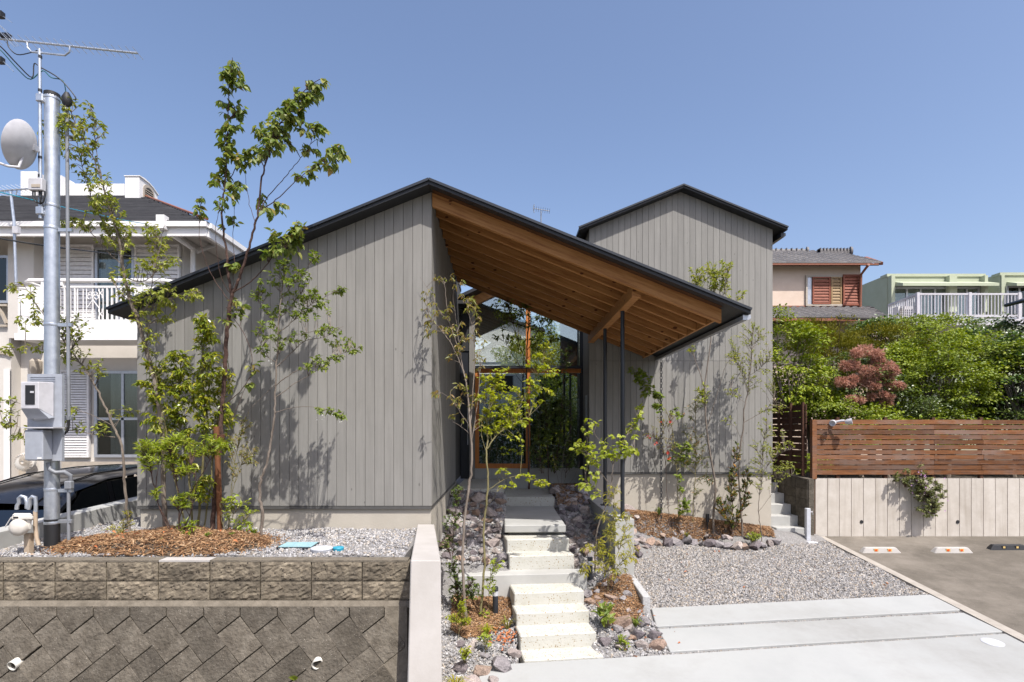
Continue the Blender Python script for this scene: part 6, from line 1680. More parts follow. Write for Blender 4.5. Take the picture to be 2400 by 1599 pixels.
plant("tall_young_tree", "tall young tree with dark reddish trunk and large ovate leaves, the highest in the garden", "tree", 6.42,
      [([(497, 1248), (503, 1180), (508, 1110), (517, 1032), (521, 940), (527, 878), (531, 800), (536, 740), (545, 685)], 0.030, 0.021, 0.0),
       ([(543, 690), (534, 640), (533, 600), (526, 560), (520, 505), (521, 480), (526, 440), (530, 400), (530, 374), (534, 300), (537, 204), (541, 160), (544, 135)], 0.016, 0.003, -0.15),
       ([(545, 687), (556, 665), (568, 630), (583, 580), (597, 527), (605, 500), (612, 425), (622, 385), (632, 347), (646, 306), (680, 262), (707, 221), (735, 195), (752, 186)], 0.018, 0.003, -0.35),
       ([(600, 515), (620, 490), (655, 462), (697, 421), (745, 385), (800, 345)], 0.008, 0.0025, -0.4),
       ([(606, 500), (625, 466), (655, 430), (680, 401), (705, 370), (721, 350), (735, 315), (745, 298)], 0.006, 0.002, 0.15),
       ([(524, 455), (544, 408), (571, 367), (600, 345), (629, 326), (645, 306)], 0.006, 0.002, 0.2),
       ([(600, 525), (585, 480), (578, 430), (572, 380)], 0.004, 0.002, 0.3),
       ([(545, 687), (570, 672), (600, 650), (635, 607), (665, 578), (690, 550)], 0.009, 0.003, -0.35),
       ([(542, 712), (525, 690), (498, 649), (482, 610), (469, 565), (468, 500), (475, 470)], 0.006, 0.002, 0.25),
       ([(540, 690), (522, 660), (512, 620), (505, 560), (512, 500), (528, 440)], 0.005, 0.002, -0.3),
       ([(545, 680), (550, 620), (545, 560), (550, 500), (548, 460)], 0.004, 0.002, 0.3),
       ([(530, 720), (580, 800), (590, 860), (570, 920), (545, 980)], 0.004, 0.002, -0.3),
       ([(524, 950), (560, 920), (590, 880), (598, 862)], 0.006, 0.002, -0.3)],
      [(540, 155, 24, 30, 14), (548, 195, 30, 20, 11), (530, 245, 22, 20, 5), (562, 250, 18, 14, 6), (545, 290, 26, 18, 6), (522, 320, 22, 20, 7), (525, 360, 28, 26, 9), (555, 350, 22, 20, 6),
       (575, 370, 30, 20, 10), (510, 395, 22, 20, 5), (520, 425, 28, 22, 7), (550, 440, 24, 20, 6), (530, 470, 30, 18, 6), (600, 350, 26, 20, 9), (625, 300, 30, 30, 15), (650, 320, 30, 30, 16), (685, 255, 30, 28, 16), (660, 275, 30, 28, 14),
       (715, 210, 30, 24, 12), (735, 232, 26, 22, 10), (700, 285, 22, 22, 7), (755, 195, 14, 10, 4), (640, 340, 28, 22, 9), (745, 310, 22, 26, 9), (725, 345, 24, 14, 6), (790, 350, 26, 22, 9), (765, 385, 26, 20, 8), (720, 405, 26, 18, 7),
       (610, 470, 14, 22, 4), (655, 490, 24, 20, 5), (545, 520, 26, 18, 4), (475, 480, 12, 34, 5), (700, 545, 22, 34, 14), (680, 570, 34, 28, 12), (650, 550, 20, 18, 5), (640, 590, 30, 20, 6), (545, 620, 26, 14, 4), (560, 705, 26, 14, 4), (540, 740, 34, 24, 5), (595, 860, 14, 12, 2), (580, 905, 16, 12, 2)],
      dense=1.3, leaf=0.080, W=0.62, mat='lf_katsura', bark='barkdark', per=5, spread=0.3, droop=0.75, pieces=True)
plant("white_flowering_tree", "slender bent tree with small leaves and hanging white flowers against the grey boards", "tree", 6.32,
      [([(610, 1268), (613, 1235), (616, 1203), (609, 1165), (610, 1133), (620, 1100), (630, 1063), (638, 1015), (643, 975), (645, 930), (647, 888), (651, 800), (654, 740), (660, 687), (664, 650), (668, 615)], 0.021, 0.005, -0.15),
       ([(645, 905), (670, 885), (700, 868), (750, 855), (800, 830), (842, 815)], 0.007, 0.002, -0.25),
       ([(648, 860), (680, 830), (715, 799), (760, 790), (805, 765)], 0.007, 0.002, 0.15),
       ([(650, 815), (680, 790), (720, 780), (760, 773), (795, 768)], 0.005, 0.002, -0.35),
       ([(654, 780), (690, 750), (720, 720), (755, 700), (800, 675)], 0.006, 0.002, -0.2),
       ([(656, 745), (685, 715), (705, 690), (725, 660)], 0.005, 0.002, 0.25),
       ([(660, 700), (680, 675), (710, 640), (740, 600)], 0.005, 0.002, -0.2),
       ([(655, 772), (635, 750), (615, 720), (603, 700)], 0.005, 0.002, 0.2),
       ([(648, 850), (620, 830), (610, 800), (600, 780)], 0.004, 0.002, -0.2),
       ([(643, 968), (690, 955), (740, 955), (800, 972)], 0.005, 0.002, -0.3),
       ([(647, 900), (615, 930), (585, 960), (560, 1000)], 0.004, 0.0015, 0.1),
       ([(642, 935), (690, 900), (740, 870), (770, 850)], 0.006, 0.002, 0.0)],
      [(668, 620, 24, 16, 10), (735, 605, 14, 14, 6), (700, 650, 32, 20, 14), (640, 650, 28, 20, 9), (610, 690, 28, 16, 9), (690, 700, 36, 18, 14), (740, 690, 30, 14, 10), (795, 680, 16, 12, 6), (640, 730, 30, 18, 10), (715, 735, 34, 14, 12), (760, 715, 24, 12, 7),
       (770, 775, 34, 12, 10), (620, 770, 26, 22, 9), (700, 790, 24, 14, 6), (800, 800, 34, 14, 11), (830, 818, 22, 10, 6), (770, 840, 40, 12, 11), (640, 800, 28, 26, 9), (615, 820, 26, 12, 5), (740, 860, 34, 12, 7), (765, 963, 40, 8, 7), (800, 975, 18, 6, 4)],
      dense=1.9, leaf=0.042, W=0.5, mat='lf_mid', per=8, spread=0.3, droop=0.1,
      flowers=('petal_white', 0.0075, [(752, 970, 4, 7), (772, 974, 4, 7), (796, 980, 4, 6), (622, 826, 2, 4), (632, 848, 2, 4)]))
plant("evergreen_shrub", "dense multi-stemmed evergreen with glossy yellow-green leaves at the centre of the mulch bed", "shrub", 6.5,
      [([(450, 1252), (448, 1180), (440, 1100), (425, 1020), (415, 960), (420, 900), (425, 850)], 0.016, 0.006, 0.1),
       ([(462, 1250), (470, 1160), (478, 1050), (478, 950), (472, 860), (478, 790), (478, 745)], 0.016, 0.005, -0.15),
       ([(440, 1250), (420, 1170), (400, 1080), (385, 990), (372, 920), (365, 880)], 0.011, 0.004, -0.1),
       ([(475, 1250), (492, 1150), (500, 1060), (510, 980), (530, 920), (540, 880)], 0.011, 0.004, 0.15)],
      [(478, 755, 24, 22, 14), (485, 800, 26, 30, 16), (500, 850, 30, 30, 20), (415, 850, 34, 30, 22), (400, 890, 45, 36, 30), (450, 890, 36, 28, 18), (520, 900, 36, 40, 28), (375, 930, 36, 34, 20), (440, 950, 50, 40, 30), (500, 960, 44, 38, 28),
       (540, 985, 26, 26, 12), (410, 1000, 40, 30, 18), (470, 1030, 45, 36, 26), (350, 985, 24, 20, 7), (525, 1035, 26, 26, 10), (440, 1085, 40, 30, 16), (480, 1140, 26, 34, 18), (385, 1060, 30, 20, 10), (350, 860, 20, 16, 6), (335, 905, 20, 18, 6), (470, 920, 20, 26, 10)],
      dense=1.55, leaf=0.066, W=0.36, mat='lf_gloss', bark='barkgreen', per=9, spread=0.35, droop=0.55)
plant("leaf_whorl_shrub", "arching shrub with lime green leaf whorls at the front of the mulch mound", "shrub", 6.2,
      [([(415, 1268), (395, 1230), (372, 1180), (358, 1120), (350, 1080)], 0.008, 0.004, -0.15),
       ([(416, 1268), (420, 1200), (415, 1140), (405, 1090), (400, 1060)], 0.008, 0.004, -0.2),
       ([(418, 1268), (440, 1220), (455, 1170), (460, 1130), (448, 1090)], 0.007, 0.003, -0.25),
       ([(417, 1268), (425, 1200), (450, 1150), (475, 1110), (500, 1060), (505, 1045)], 0.007, 0.003, -0.15),
       ([(412, 1268), (385, 1220), (365, 1160), (368, 1110), (375, 1065)], 0.006, 0.003, 0.1)],
      [(345, 1045, 26, 18, 18), (338, 1065, 20, 16, 12), (375, 1050, 26, 16, 16), (400, 1040, 26, 18, 16), (430, 1030, 26, 16, 14), (460, 1050, 26, 18, 14), (495, 1040, 30, 20, 18), (520, 1055, 24, 16, 10), (350, 1085, 24, 18, 12), (400, 1080, 26, 18, 12), (440, 1100, 24, 14, 8), (365, 1155, 14, 12, 6), (420, 1180, 26, 16, 12), (435, 1165, 20, 14, 8), (440, 1235, 22, 14, 9)],
      dense=1.0, leaf=0.066, W=0.2, mat='lf_lime', bark='barkdark', per=9, spread=0.2, droop=-0.15, parts=("stems", "leaves"))
plant("reddish_shrub", "airy shrub with fine red-tipped leaves right of the brown stake", "shrub", 6.35,
      [([(530, 1262), (540, 1200), (545, 1120), (555, 1060), (570, 1000), (585, 960)], 0.006, 0.002, 0.1), ([(540, 1180), (560, 1100), (580, 1070), (600, 1055)], 0.004, 0.002, -0.1)],
      [(560, 1030, 26, 22, 12), (585, 1060, 26, 14, 11), (575, 1000, 14, 24, 7), (595, 1080, 20, 10, 6), (545, 1080, 20, 20, 7), (555, 1110, 14, 10, 3)],
      leaf=0.032, W=0.4, mat='lf_bronze', bark='barkgreen', per=8, droop=0.1, parts=("stems", "leaves"))
plant("low_shrub", "low pale green leafy shrub at the foot of the brown stake", "shrub", 6.3,
      [([(532, 1262), (540, 1225), (555, 1195), (570, 1175)], 0.005, 0.002, -0.1), ([(533, 1262), (550, 1240), (575, 1220)], 0.004, 0.002, 0.1), ([(532, 1262), (520, 1220), (515, 1180)], 0.004, 0.002, 0)],
      [(555, 1175, 30, 14, 14), (580, 1200, 22, 14, 10), (555, 1225, 30, 16, 14), (525, 1195, 16, 16, 7), (585, 1235, 16, 10, 5), (540, 1165, 22, 10, 7)],
      dense=0.9, leaf=0.045, W=0.45, mat='lf_lime', bark='barkgreen', per=6, droop=0.1, parts=("stems", "leaves"))
plant("feathery_shrub", "feathery low yellow-green shrub at the left end of the mulch", "shrub", 6.45,
      [([(275, 1275), (270, 1250), (262, 1225)], 0.004, 0.002, 0), ([(280, 1275), (288, 1245), (300, 1215)], 0.004, 0.002, -0.1)],
      [(270, 1245, 34, 16, 26), (255, 1262, 22, 12, 12), (295, 1235, 22, 22, 14), (280, 1265, 26, 10, 10), (298, 1200, 12, 10, 4)],
      leaf=0.028, W=0.3, mat='lf_bamboo', bark='barkgreen', per=8, droop=-0.1, parts=("stems", "leaves"))

def grass_tuft(px, py, Y, n, L, label, mat='lf_mid', zbase=None, group=None, w=0.007):
    c = at(px, py, Y)
    if zbase is not None: c.z = zbase
    mb = MB(); r_ = random.Random(px * 7 + py)
    for k in range(n):
        a = r_.uniform(0, 6.283); out = r_.uniform(0.25, 0.95); l = L * r_.uniform(0.6, 1.15)
        d = Vector((math.cos(a), math.sin(a), 0)); s = Vector((-math.sin(a), math.cos(a), 0)) * w
        p0 = c + d * 0.01; p1 = c + d * l * out * 0.45 + Vector((0, 0, l * 0.62)); p2 = c + d * l * out + Vector((0, 0, l * (0.75 - out * 0.35)))
        mb.add([p0 - s, p0 + s, p1 + s * .8, p1 - s * .8, p2], [(0, 1, 2, 3), (3, 2, 4)])
    o = empty("grass_tuft", c, label, "grass tuft", group)
    b = mb.build("blades", M[mat], o); b["kind"] = "stuff"; return o
grass_tuft(595, 1258, 6.4, 26, 0.13, "small grass tuft at the base of the white flowering tree", 'lf_mid')
grass_tuft(486, 1277, 6.0, 22, 0.09, "greyish grass tuft in the middle of the mulch mound", 'lf_mid', 1.44)
grass_tuft(375, 1290, 5.85, 18, 0.08, "little green tuft at the front of the mulch near the block wall", 'lf_lime', 1.42)
grass_tuft(335, 1272, 6.1, 18, 0.09, "green tuft on the mulch beside the feathery shrub", 'lf_mid', 1.43)
grass_tuft(545, 1265, 6.1, 20, 0.08, "short dark tuft on the mulch left of the pale blue lid", 'lf_mid', 1.43)

stk = empty("wooden_stake", at(512, 1255, 6.38), "brown wooden stake lashed with rope to the tall young tree", "stake")
MB().tube([at(516, 1262, 6.38), at(513, 1150, 6.38), at(507, 1000, 6.38)], [0.030, 0.032, 0.033], 10).build("log", M['stake'], stk)
mb = MB()
for k in range(5):
    zc = at(0, 1020 + k * 3.5, 6.38).z; cc = at(511, 1000, 6.38)
    mb.tube([(cc.x + 0.055 * math.cos(t) + 0.01, 6.38 + 0.045 * math.sin(t) + 0.02, zc + 0.004 * math.sin(t * 2 + k)) for t in np.linspace(0, 6.283, 11)], 0.006, 5, False)
mb.build("rope", M['rope'], stk)

# --- beside the steps, left --------------------------------------
plant("bronze_leaved_tree", "multi-stemmed tree with bronze drooping leaves left of the steps", "tree", 6.75,
      [([(1093, 1473), (1088, 1400), (1084, 1336), (1085, 1280), (1088, 1222), (1098, 1150), (1106, 1087), (1102, 1010), (1098, 943)], 0.020, 0.013, 0.2),
       ([(1098, 943), (1092, 890), (1083, 857), (1068, 800), (1055, 760), (1045, 700), (1042, 660)], 0.010, 0.003, 0.1),
       ([(1100, 960), (1088, 880), (1060, 810), (1030, 770), (1005, 740), (1000, 690)], 0.008, 0.003, -0.2),
       ([(1102, 990), (1110, 900), (1112, 800), (1100, 740), (1095, 700)], 0.008, 0.003, 0.25),
       ([(1104, 1040), (1118, 950), (1125, 860), (1120, 790)], 0.006, 0.002, 0.3),
       ([(1100, 1000), (1075, 960), (1050, 930), (1020, 915)], 0.005, 0.002, -0.2),
       ([(1104, 1020), (1080, 1000), (1055, 985)], 0.004, 0.002, 0.1),
       ([(1083, 857), (1070, 760), (1062, 690), (1065, 655)], 0.005, 0.002, -0.2),
       ([(1055, 760), (1025, 720), (1005, 680), (985, 650)], 0.004, 0.0015, 0)],
      [(1030, 655, 22, 12, 4), (1066, 655, 22, 14, 5), (1010, 690, 24, 20, 6), (1000, 740, 22, 24, 8), (1050, 720, 30, 24, 9), (1095, 700, 24, 18, 7), (1110, 740, 24, 30, 10), (1070, 770, 32, 24, 10), (1020, 775, 26, 20, 7), (1110, 800, 24, 26, 9), (1065, 825, 26, 20, 8), (1120, 850, 22, 26, 7),
       (1085, 900, 20, 24, 7), (1060, 935, 28, 14, 6), (1030, 918, 20, 10, 4), (1100, 930, 22, 26, 8), (1065, 980, 20, 12, 4), (1110, 990, 20, 20, 5)],
      dense=1.05, leaf=0.06, W=0.36, mat='lf_bronze', bark='bark', per=6, droop=0.8, spread=0.25)
plant("green_maple", "young maple with fresh yellow-green leaves in front of the glass door", "tree", 6.9,
      [([(1127, 1432), (1132, 1380), (1136, 1322), (1135, 1280), (1134, 1236), (1143, 1150), (1142, 1100), (1140, 1058), (1143, 1030)], 0.017, 0.010, 0.25),
       ([(1143, 1030), (1142, 980), (1150, 930), (1155, 890)], 0.007, 0.002, 0.2),
       ([(1142, 1052), (1165, 1020), (1187, 1001), (1210, 970), (1230, 929), (1265, 870), (1275, 830)], 0.009, 0.003, 0.35),
       ([(1140, 1060), (1128, 1020), (1130, 980), (1138, 930)], 0.005, 0.002, -0.2),
       ([(1160, 1025), (1190, 1000), (1220, 985), (1240, 975)], 0.005, 0.002, 0.1),
       ([(1143, 1150), (1180, 1125), (1220, 1115), (1265, 1130)], 0.006, 0.002, 0.1),
       ([(1137, 1190), (1155, 1170), (1165, 1150)], 0.004, 0.0015, -0.2)],
      [(1135, 890, 22, 14, 16), (1165, 890, 26, 18, 22), (1190, 910, 26, 18, 24), (1140, 925, 26, 18, 22), (1175, 940, 34, 20, 32), (1215, 955, 24, 18, 18), (1150, 965, 30, 18, 28), (1195, 980, 34, 16, 28), (1165, 1000, 34, 16, 24), (1225, 990, 22, 12, 12), (1140, 1000, 16, 16, 8),
       (1262, 850, 26, 26, 26), (1278, 820, 24, 22, 22), (1290, 870, 26, 18, 16), (1250, 900, 26, 16, 14), (1275, 925, 36, 12, 16), (1240, 940, 20, 14, 8), (1180, 870, 20, 10, 8),
       (1175, 1105, 20, 10, 7), (1230, 1118, 26, 8, 12), (1268, 1133, 18, 12, 12), (1195, 1140, 14, 8, 5), (1210, 1035, 20, 6, 6)],
      dense=0.72, leaf=0.042, W=0.75, mat='lf_maple', bark='barkgreen', per=8, droop=0.2, spread=0.25)
plant("dark_leaved_bush", "thin dark green small-leaved bush under the bronze leaved tree", "shrub", 6.95,
      [([(1075, 1425), (1068, 1370), (1060, 1300), (1065, 1230), (1075, 1160)], 0.007, 0.002, 0.1), ([(1078, 1425), (1095, 1380), (1110, 1360)], 0.005, 0.002, -0.15), ([(1066, 1340), (1050, 1280), (1048, 1240)], 0.004, 0.002, 0.1)],
      [(1072, 1160, 18, 22, 14), (1060, 1215, 24, 26, 16), (1050, 1270, 22, 26, 16), (1065, 1330, 22, 28, 20), (1095, 1370, 30, 18, 22), (1075, 1385, 26, 26, 24), (1115, 1395, 22, 14, 10)],
      leaf=0.038, W=0.55, mat='lf_dark', bark='barkdark', per=7, droop=0.1, parts=("stems", "leaves"))
plant("lime_sapling", "small lime-leaved sapling beside the left bollard light", "shrub", 6.95,
      [([(1145, 1452), (1146, 1400), (1150, 1350), (1165, 1320)], 0.004, 0.0015, -0.1)],
      [(1145, 1370, 16, 22, 11), (1165, 1325, 20, 18, 11), (1140, 1440, 16, 12, 6)], leaf=0.045, W=0.4, mat='lf_lime', bark='barkgreen', per=6, droop=0.15, parts=("stems", "leaves"))
plant("fern", "bright green fern on the mulch against the pale end wall", "fern", 6.45,
      [([(1075, 1470), (1078, 1440), (1083, 1415)], 0.003, 0.001, 0), ([(1075, 1470), (1062, 1450), (1055, 1440)], 0.003, 0.001, -0.05), ([(1075, 1470), (1095, 1452), (1108, 1448)], 0.003, 0.001, -0.05)],
      [(1082, 1425, 8, 20, 14), (1065, 1448, 18, 10, 14), (1095, 1455, 18, 10, 12)], leaf=0.035, W=0.3, mat='lf_maple', bark='barkgreen', per=9, droop=0.0, parts=("stems", "leaves"))
grass_tuft(1068, 1580, 5.55, 46, 0.20, "yellow-green grass clump at the bottom edge beside the pale end wall", 'lf_bamboo', float(bed_height(-0.45, 5.55)), w=0.008)
grass_tuft(1140, 1455, 6.55, 30, 0.18, "arching grass tuft at the foot of the maple", 'lf_maple', float(bed_height(-0.2, 6.6)))
grass_tuft(1190, 1450, 6.7, 20, 0.22, "thin bronze grass arching beside the left bollard light", 'lf_bronze', float(bed_height(0.05, 6.7)))
plant("small_weed", "small bright weed growing in the stones behind the big tan rock", "plant", 6.2,
      [([(1138, 1505), (1140, 1490)], 0.003, 0.001, 0)], [(1138, 1495, 14, 12, 12)], leaf=0.04, W=0.5, mat='lf_lime', bark='barkgreen', per=5, parts=("stems", "leaves"))
plant("small_weed", "small yellow-green weed above the grass clump by the pale end wall", "plant", 5.9,
      [([(1090, 1545), (1092, 1525)], 0.003, 0.001, 0)], [(1090, 1528, 14, 14, 14)], leaf=0.035, W=0.5, mat='lf_maple', bark='barkgreen', per=5, parts=("stems", "leaves"))
# --- beside the steps, right -------------------------------------
plant("heart_leaved_tree", "small tree with round heart shaped leaves and white flower heads by the porch posts", "tree", 7.55,
      [([(1395, 1300), (1399, 1248), (1412, 1205), (1428, 1165), (1434, 1120), (1437, 1087)], 0.012, 0.006, 0.0),
       ([(1430, 1140), (1410, 1110), (1390, 1085), (1375, 1060), (1380, 1010), (1376, 985)], 0.005, 0.002, -0.2),
       ([(1437, 1090), (1420, 1050), (1395, 1020), (1380, 990)], 0.004, 0.002, 0.2),
       ([(1437, 1087), (1455, 1060), (1470, 1050), (1490, 1050)], 0.004, 0.002, -0.2),
       ([(1437, 1087), (1460, 1035), (1480, 1000), (1498, 960)], 0.004, 0.002, 0.1),
       ([(1420, 1185), (1400, 1150), (1375, 1130), (1372, 1110)], 0.004, 0.002, -0.15)],
      [(1390, 982, 16, 8, 4), (1378, 1000, 14, 12, 4), (1358, 1050, 20, 16, 9), (1375, 1045, 20, 14, 8), (1400, 1065, 26, 16, 10), (1380, 1085, 22, 14, 7), (1430, 1060, 24, 16, 9), (1460, 1055, 24, 16, 9), (1480, 1060, 18, 10, 6), (1450, 1025, 20, 14, 6), (1482, 1005, 14, 18, 8), (1497, 970, 14, 20, 8), (1400, 1040, 20, 12, 5),
       (1372, 1130, 16, 18, 7), (1390, 1155, 18, 14, 6), (1400, 1110, 16, 10, 4)],
      dense=1.1, leaf=0.064, W=0.85, mat='lf_heart', bark='bark', per=4, droop=0.45, spread=0.2, pieces=True,
      flowers=('petal_white', 0.016, [(1449, 1052, 10, 4), (1460, 1068, 10, 4)]))
plant("bamboo_leaved_shrub", "loose shrub with narrow yellow-green leaves hanging beside the post footing", "shrub", 7.4,
      [([(1425, 1345), (1430, 1290), (1435, 1230), (1440, 1170), (1440, 1140)], 0.005, 0.002, 0.1), ([(1430, 1345), (1450, 1290), (1465, 1240), (1470, 1200)], 0.005, 0.002, 0.15),
       ([(1428, 1345), (1410, 1310), (1395, 1290), (1375, 1280)], 0.004, 0.002, -0.15), ([(1432, 1345), (1465, 1310), (1485, 1300)], 0.004, 0.002, -0.1), ([(1424, 1345), (1400, 1335), (1370, 1335)], 0.004, 0.002, -0.2)],
      [(1435, 1160, 26, 26, 14), (1425, 1210, 26, 24, 14), (1460, 1220, 26, 28, 16), (1440, 1250, 34, 24, 20), (1470, 1270, 26, 24, 14), (1400, 1275, 26, 16, 10), (1375, 1285, 16, 10, 5), (1430, 1300, 34, 22, 20), (1475, 1310, 24, 20, 12), (1395, 1325, 30, 16, 12), (1360, 1340, 20, 10, 5), (1440, 1335, 30, 16, 12)],
      dense=1.1, leaf=0.060, W=0.2, mat='lf_bamboo', bark='barkgreen', per=7, droop=0.5, spread=0.25, parts=("stems", "leaves"))
plant("broad_leaved_plant", "rosette of broad green leaves among the rocks right of the lower steps", "plant", 6.75,
      [([(1418, 1455), (1416, 1440)], 0.005, 0.003, 0)], [(1412, 1435, 18, 14, 8), (1425, 1450, 14, 12, 5)], leaf=0.11, W=0.45, mat='lf_mid', bark='barkgreen', per=2, droop=-0.1, parts=("stems", "leaves"))
grass_tuft(1490, 1468, 6.72, 34, 0.17, "dark green grass clump near the lower end of the granite kerb", 'lf_mid', float(bed_height(1.6, 6.7)) + 0.05)
plant("small_weed", "small upright weed between rocks at the corner of the nearest driveway slab", "plant", 6.45,
      [([(1460, 1520), (1461, 1500)], 0.003, 0.001, 0)], [(1460, 1503, 12, 16, 12)], leaf=0.04, W=0.5, mat='lf_lime', bark='barkgreen', per=5, parts=("stems", "leaves"))
grass_tuft(1430, 1395, 7.1, 24, 0.14, "short grass tuft in the mulch right of the steps", 'lf_mid', float(bed_height(1.35, 7.1)))

# --- courtyard before the glass ------------------------------------
plant("courtyard_tree", "tall courtyard tree with dark trunk standing before the entrance glass", "tree", 10.9,
      [([(1240, 1120), (1238, 1040), (1236, 960), (1234, 880), (1236, 800), (1240, 740), (1236, 690)], 0.024, 0.008, 0.0),
       ([(1237, 860), (1215, 800), (1200, 750), (1190, 710)], 0.008, 0.003, -0.2), ([(1236, 820), (1265, 770), (1290, 740), (1310, 725)], 0.008, 0.003, 0.2), ([(1236, 760), (1210, 710), (1195, 680)], 0.006, 0.002, 0.1), ([(1234, 880), (1200, 830), (1180, 800)], 0.006, 0.002, -0.2), ([(1236, 840), (1270, 810), (1290, 800)], 0.005, 0.002, 0)],
      [(1195, 690, 34, 24, 22), (1175, 720, 30, 22, 18), (1215, 715, 34, 26, 24), (1250, 720, 36, 26, 24), (1285, 735, 34, 22, 20), (1310, 740, 24, 16, 10), (1200, 750, 34, 22, 16), (1260, 760, 34, 26, 22), (1265, 800, 30, 26, 20), (1180, 790, 26, 14, 9), (1215, 800, 24, 14, 8), (1290, 790, 24, 18, 8), (1245, 690, 30, 16, 12)],
      dense=1.0, leaf=0.07, W=0.48, mat='lf_mid', bark='barkdark', per=7, droop=0.35, spread=0.4)
plant("courtyard_shrub", "dark leafy courtyard shrub in front of the right glass pane", "shrub", 11.2,
      [([(1285, 1110), (1283, 1020), (1278, 940), (1280, 880)], 0.010, 0.003, 0), ([(1300, 1110), (1315, 1000), (1320, 900), (1325, 820)], 0.009, 0.003, 0.1), ([(1270, 1110), (1262, 1030), (1260, 960)], 0.008, 0.003, -0.1), ([(1325, 1120), (1335, 1040), (1338, 960)], 0.006, 0.002, 0.1)],
      [(1280, 950, 34, 34, 34), (1320, 960, 30, 40, 30), (1270, 1010, 30, 36, 28), (1310, 1030, 34, 36, 30), (1255, 1060, 22, 26, 14), (1290, 1080, 34, 22, 18), (1335, 1060, 20, 30, 12), (1325, 860, 18, 30, 9), (1330, 820, 16, 14, 6)],
      leaf=0.07, W=0.45, mat='lf_dark', bark='barkdark', per=8, droop=0.3, spread=0.25)
plant("bare_twig_shrub", "leafless twiggy shrub between the dark rocks and the glass", "shrub", 10.6,
      [([(1315, 1150), (1318, 1090), (1325, 1040), (1340, 1000)], 0.006, 0.002, 0), ([(1314, 1150), (1300, 1090), (1295, 1050)], 0.005, 0.002, 0.1), ([(1317, 1150), (1345, 1120), (1360, 1080)], 0.005, 0.002, -0.1), ([(1315, 1150), (1330, 1110), (1350, 1090)], 0.004, 0.002, 0), ([(1313, 1150), (1285, 1125), (1275, 1110)], 0.004, 0.002, 0)],
      [(1260, 1090, 26, 14, 4)], leaf=0.04, W=0.5, mat='lf_dark', bark='bark', per=3, parts=("stems", "leaves"))
# --- bed in front of the tower -------------------------------------
plant("tower_bed_tree", "slim tree with tufted crown reaching above the porch eave before the tower", "tree", 10.55,
      [([(1672, 1238), (1673, 1190), (1677, 1142), (1668, 1085), (1657, 1012), (1653, 950), (1652, 910), (1655, 880), (1665, 808), (1668, 760), (1672, 700), (1678, 660)], 0.024, 0.008, -0.1),
       ([(1653, 920), (1642, 880), (1628, 840), (1624, 820), (1640, 790), (1665, 775)], 0.010, 0.004, 0.2),
       ([(1658, 1000), (1670, 960), (1682, 920), (1700, 860), (1715, 840)], 0.008, 0.003, -0.3),
       ([(1668, 740), (1650, 700), (1635, 670), (1625, 650)], 0.006, 0.002, 0.2), ([(1670, 730), (1695, 690), (1705, 650), (1705, 625)], 0.006, 0.002, -0.2), ([(1668, 760), (1700, 730), (1730, 700)], 0.005, 0.002, 0.1)],
      [(1640, 640, 30, 20, 16), (1670, 630, 28, 18, 16), (1700, 630, 24, 20, 14), (1625, 665, 24, 16, 10), (1660, 670, 36, 22, 20), (1695, 670, 32, 24, 16), (1735, 690, 14, 14, 6), (1660, 705, 30, 14, 9), (1700, 705, 24, 12, 6), (1648, 912, 18, 12, 6), (1640, 930, 16, 10, 4), (1655, 935, 14, 10, 4), (1720, 835, 18, 14, 6), (1622, 820, 12, 12, 3)],
      leaf=0.062, W=0.42, mat='lf_light', bark='bark', per=8, droop=0.0, spread=0.3)
plant("fine_leaved_tree", "airy tree with tiny pale leaves near the right corner of the tower", "tree", 10.5,
      [([(1740, 1250), (1737, 1200), (1732, 1120), (1734, 1063), (1742, 1000), (1744, 961), (1752, 920), (1759, 859), (1762, 820), (1764, 783)], 0.021, 0.007, -0.15),
       ([(1744, 990), (1780, 970), (1800, 955), (1815, 935)], 0.007, 0.003, -0.2), ([(1752, 925), (1745, 890), (1732, 860), (1725, 845)], 0.006, 0.002, 0.2), ([(1757, 880), (1785, 860), (1805, 835)], 0.005, 0.002, -0.2), ([(1743, 1040), (1725, 1005), (1705, 985)], 0.005, 0.002, 0.2), ([(1762, 820), (1780, 790), (1800, 780)], 0.004, 0.002, 0), ([(1748, 945), (1725, 930), (1712, 915)], 0.004, 0.002, -.2)],
      [(1760, 770, 30, 16, 16), (1735, 800, 30, 20, 18), (1785, 790, 26, 18, 14), (1720, 840, 28, 18, 16), (1765, 830, 30, 20, 18), (1800, 835, 20, 18, 10), (1790, 880, 26, 16, 12), (1735, 880, 24, 14, 8), (1715, 920, 24, 12, 9), (1760, 905, 24, 14, 8), (1800, 905, 20, 14, 7), (1705, 985, 18, 10, 6), (1800, 960, 24, 12, 7), (1825, 960, 26, 10, 8), (1750, 860, 24, 12, 8)],
      leaf=0.034, W=0.5, mat='lf_light', bark='bark', per=9, droop=0.05, spread=0.3)
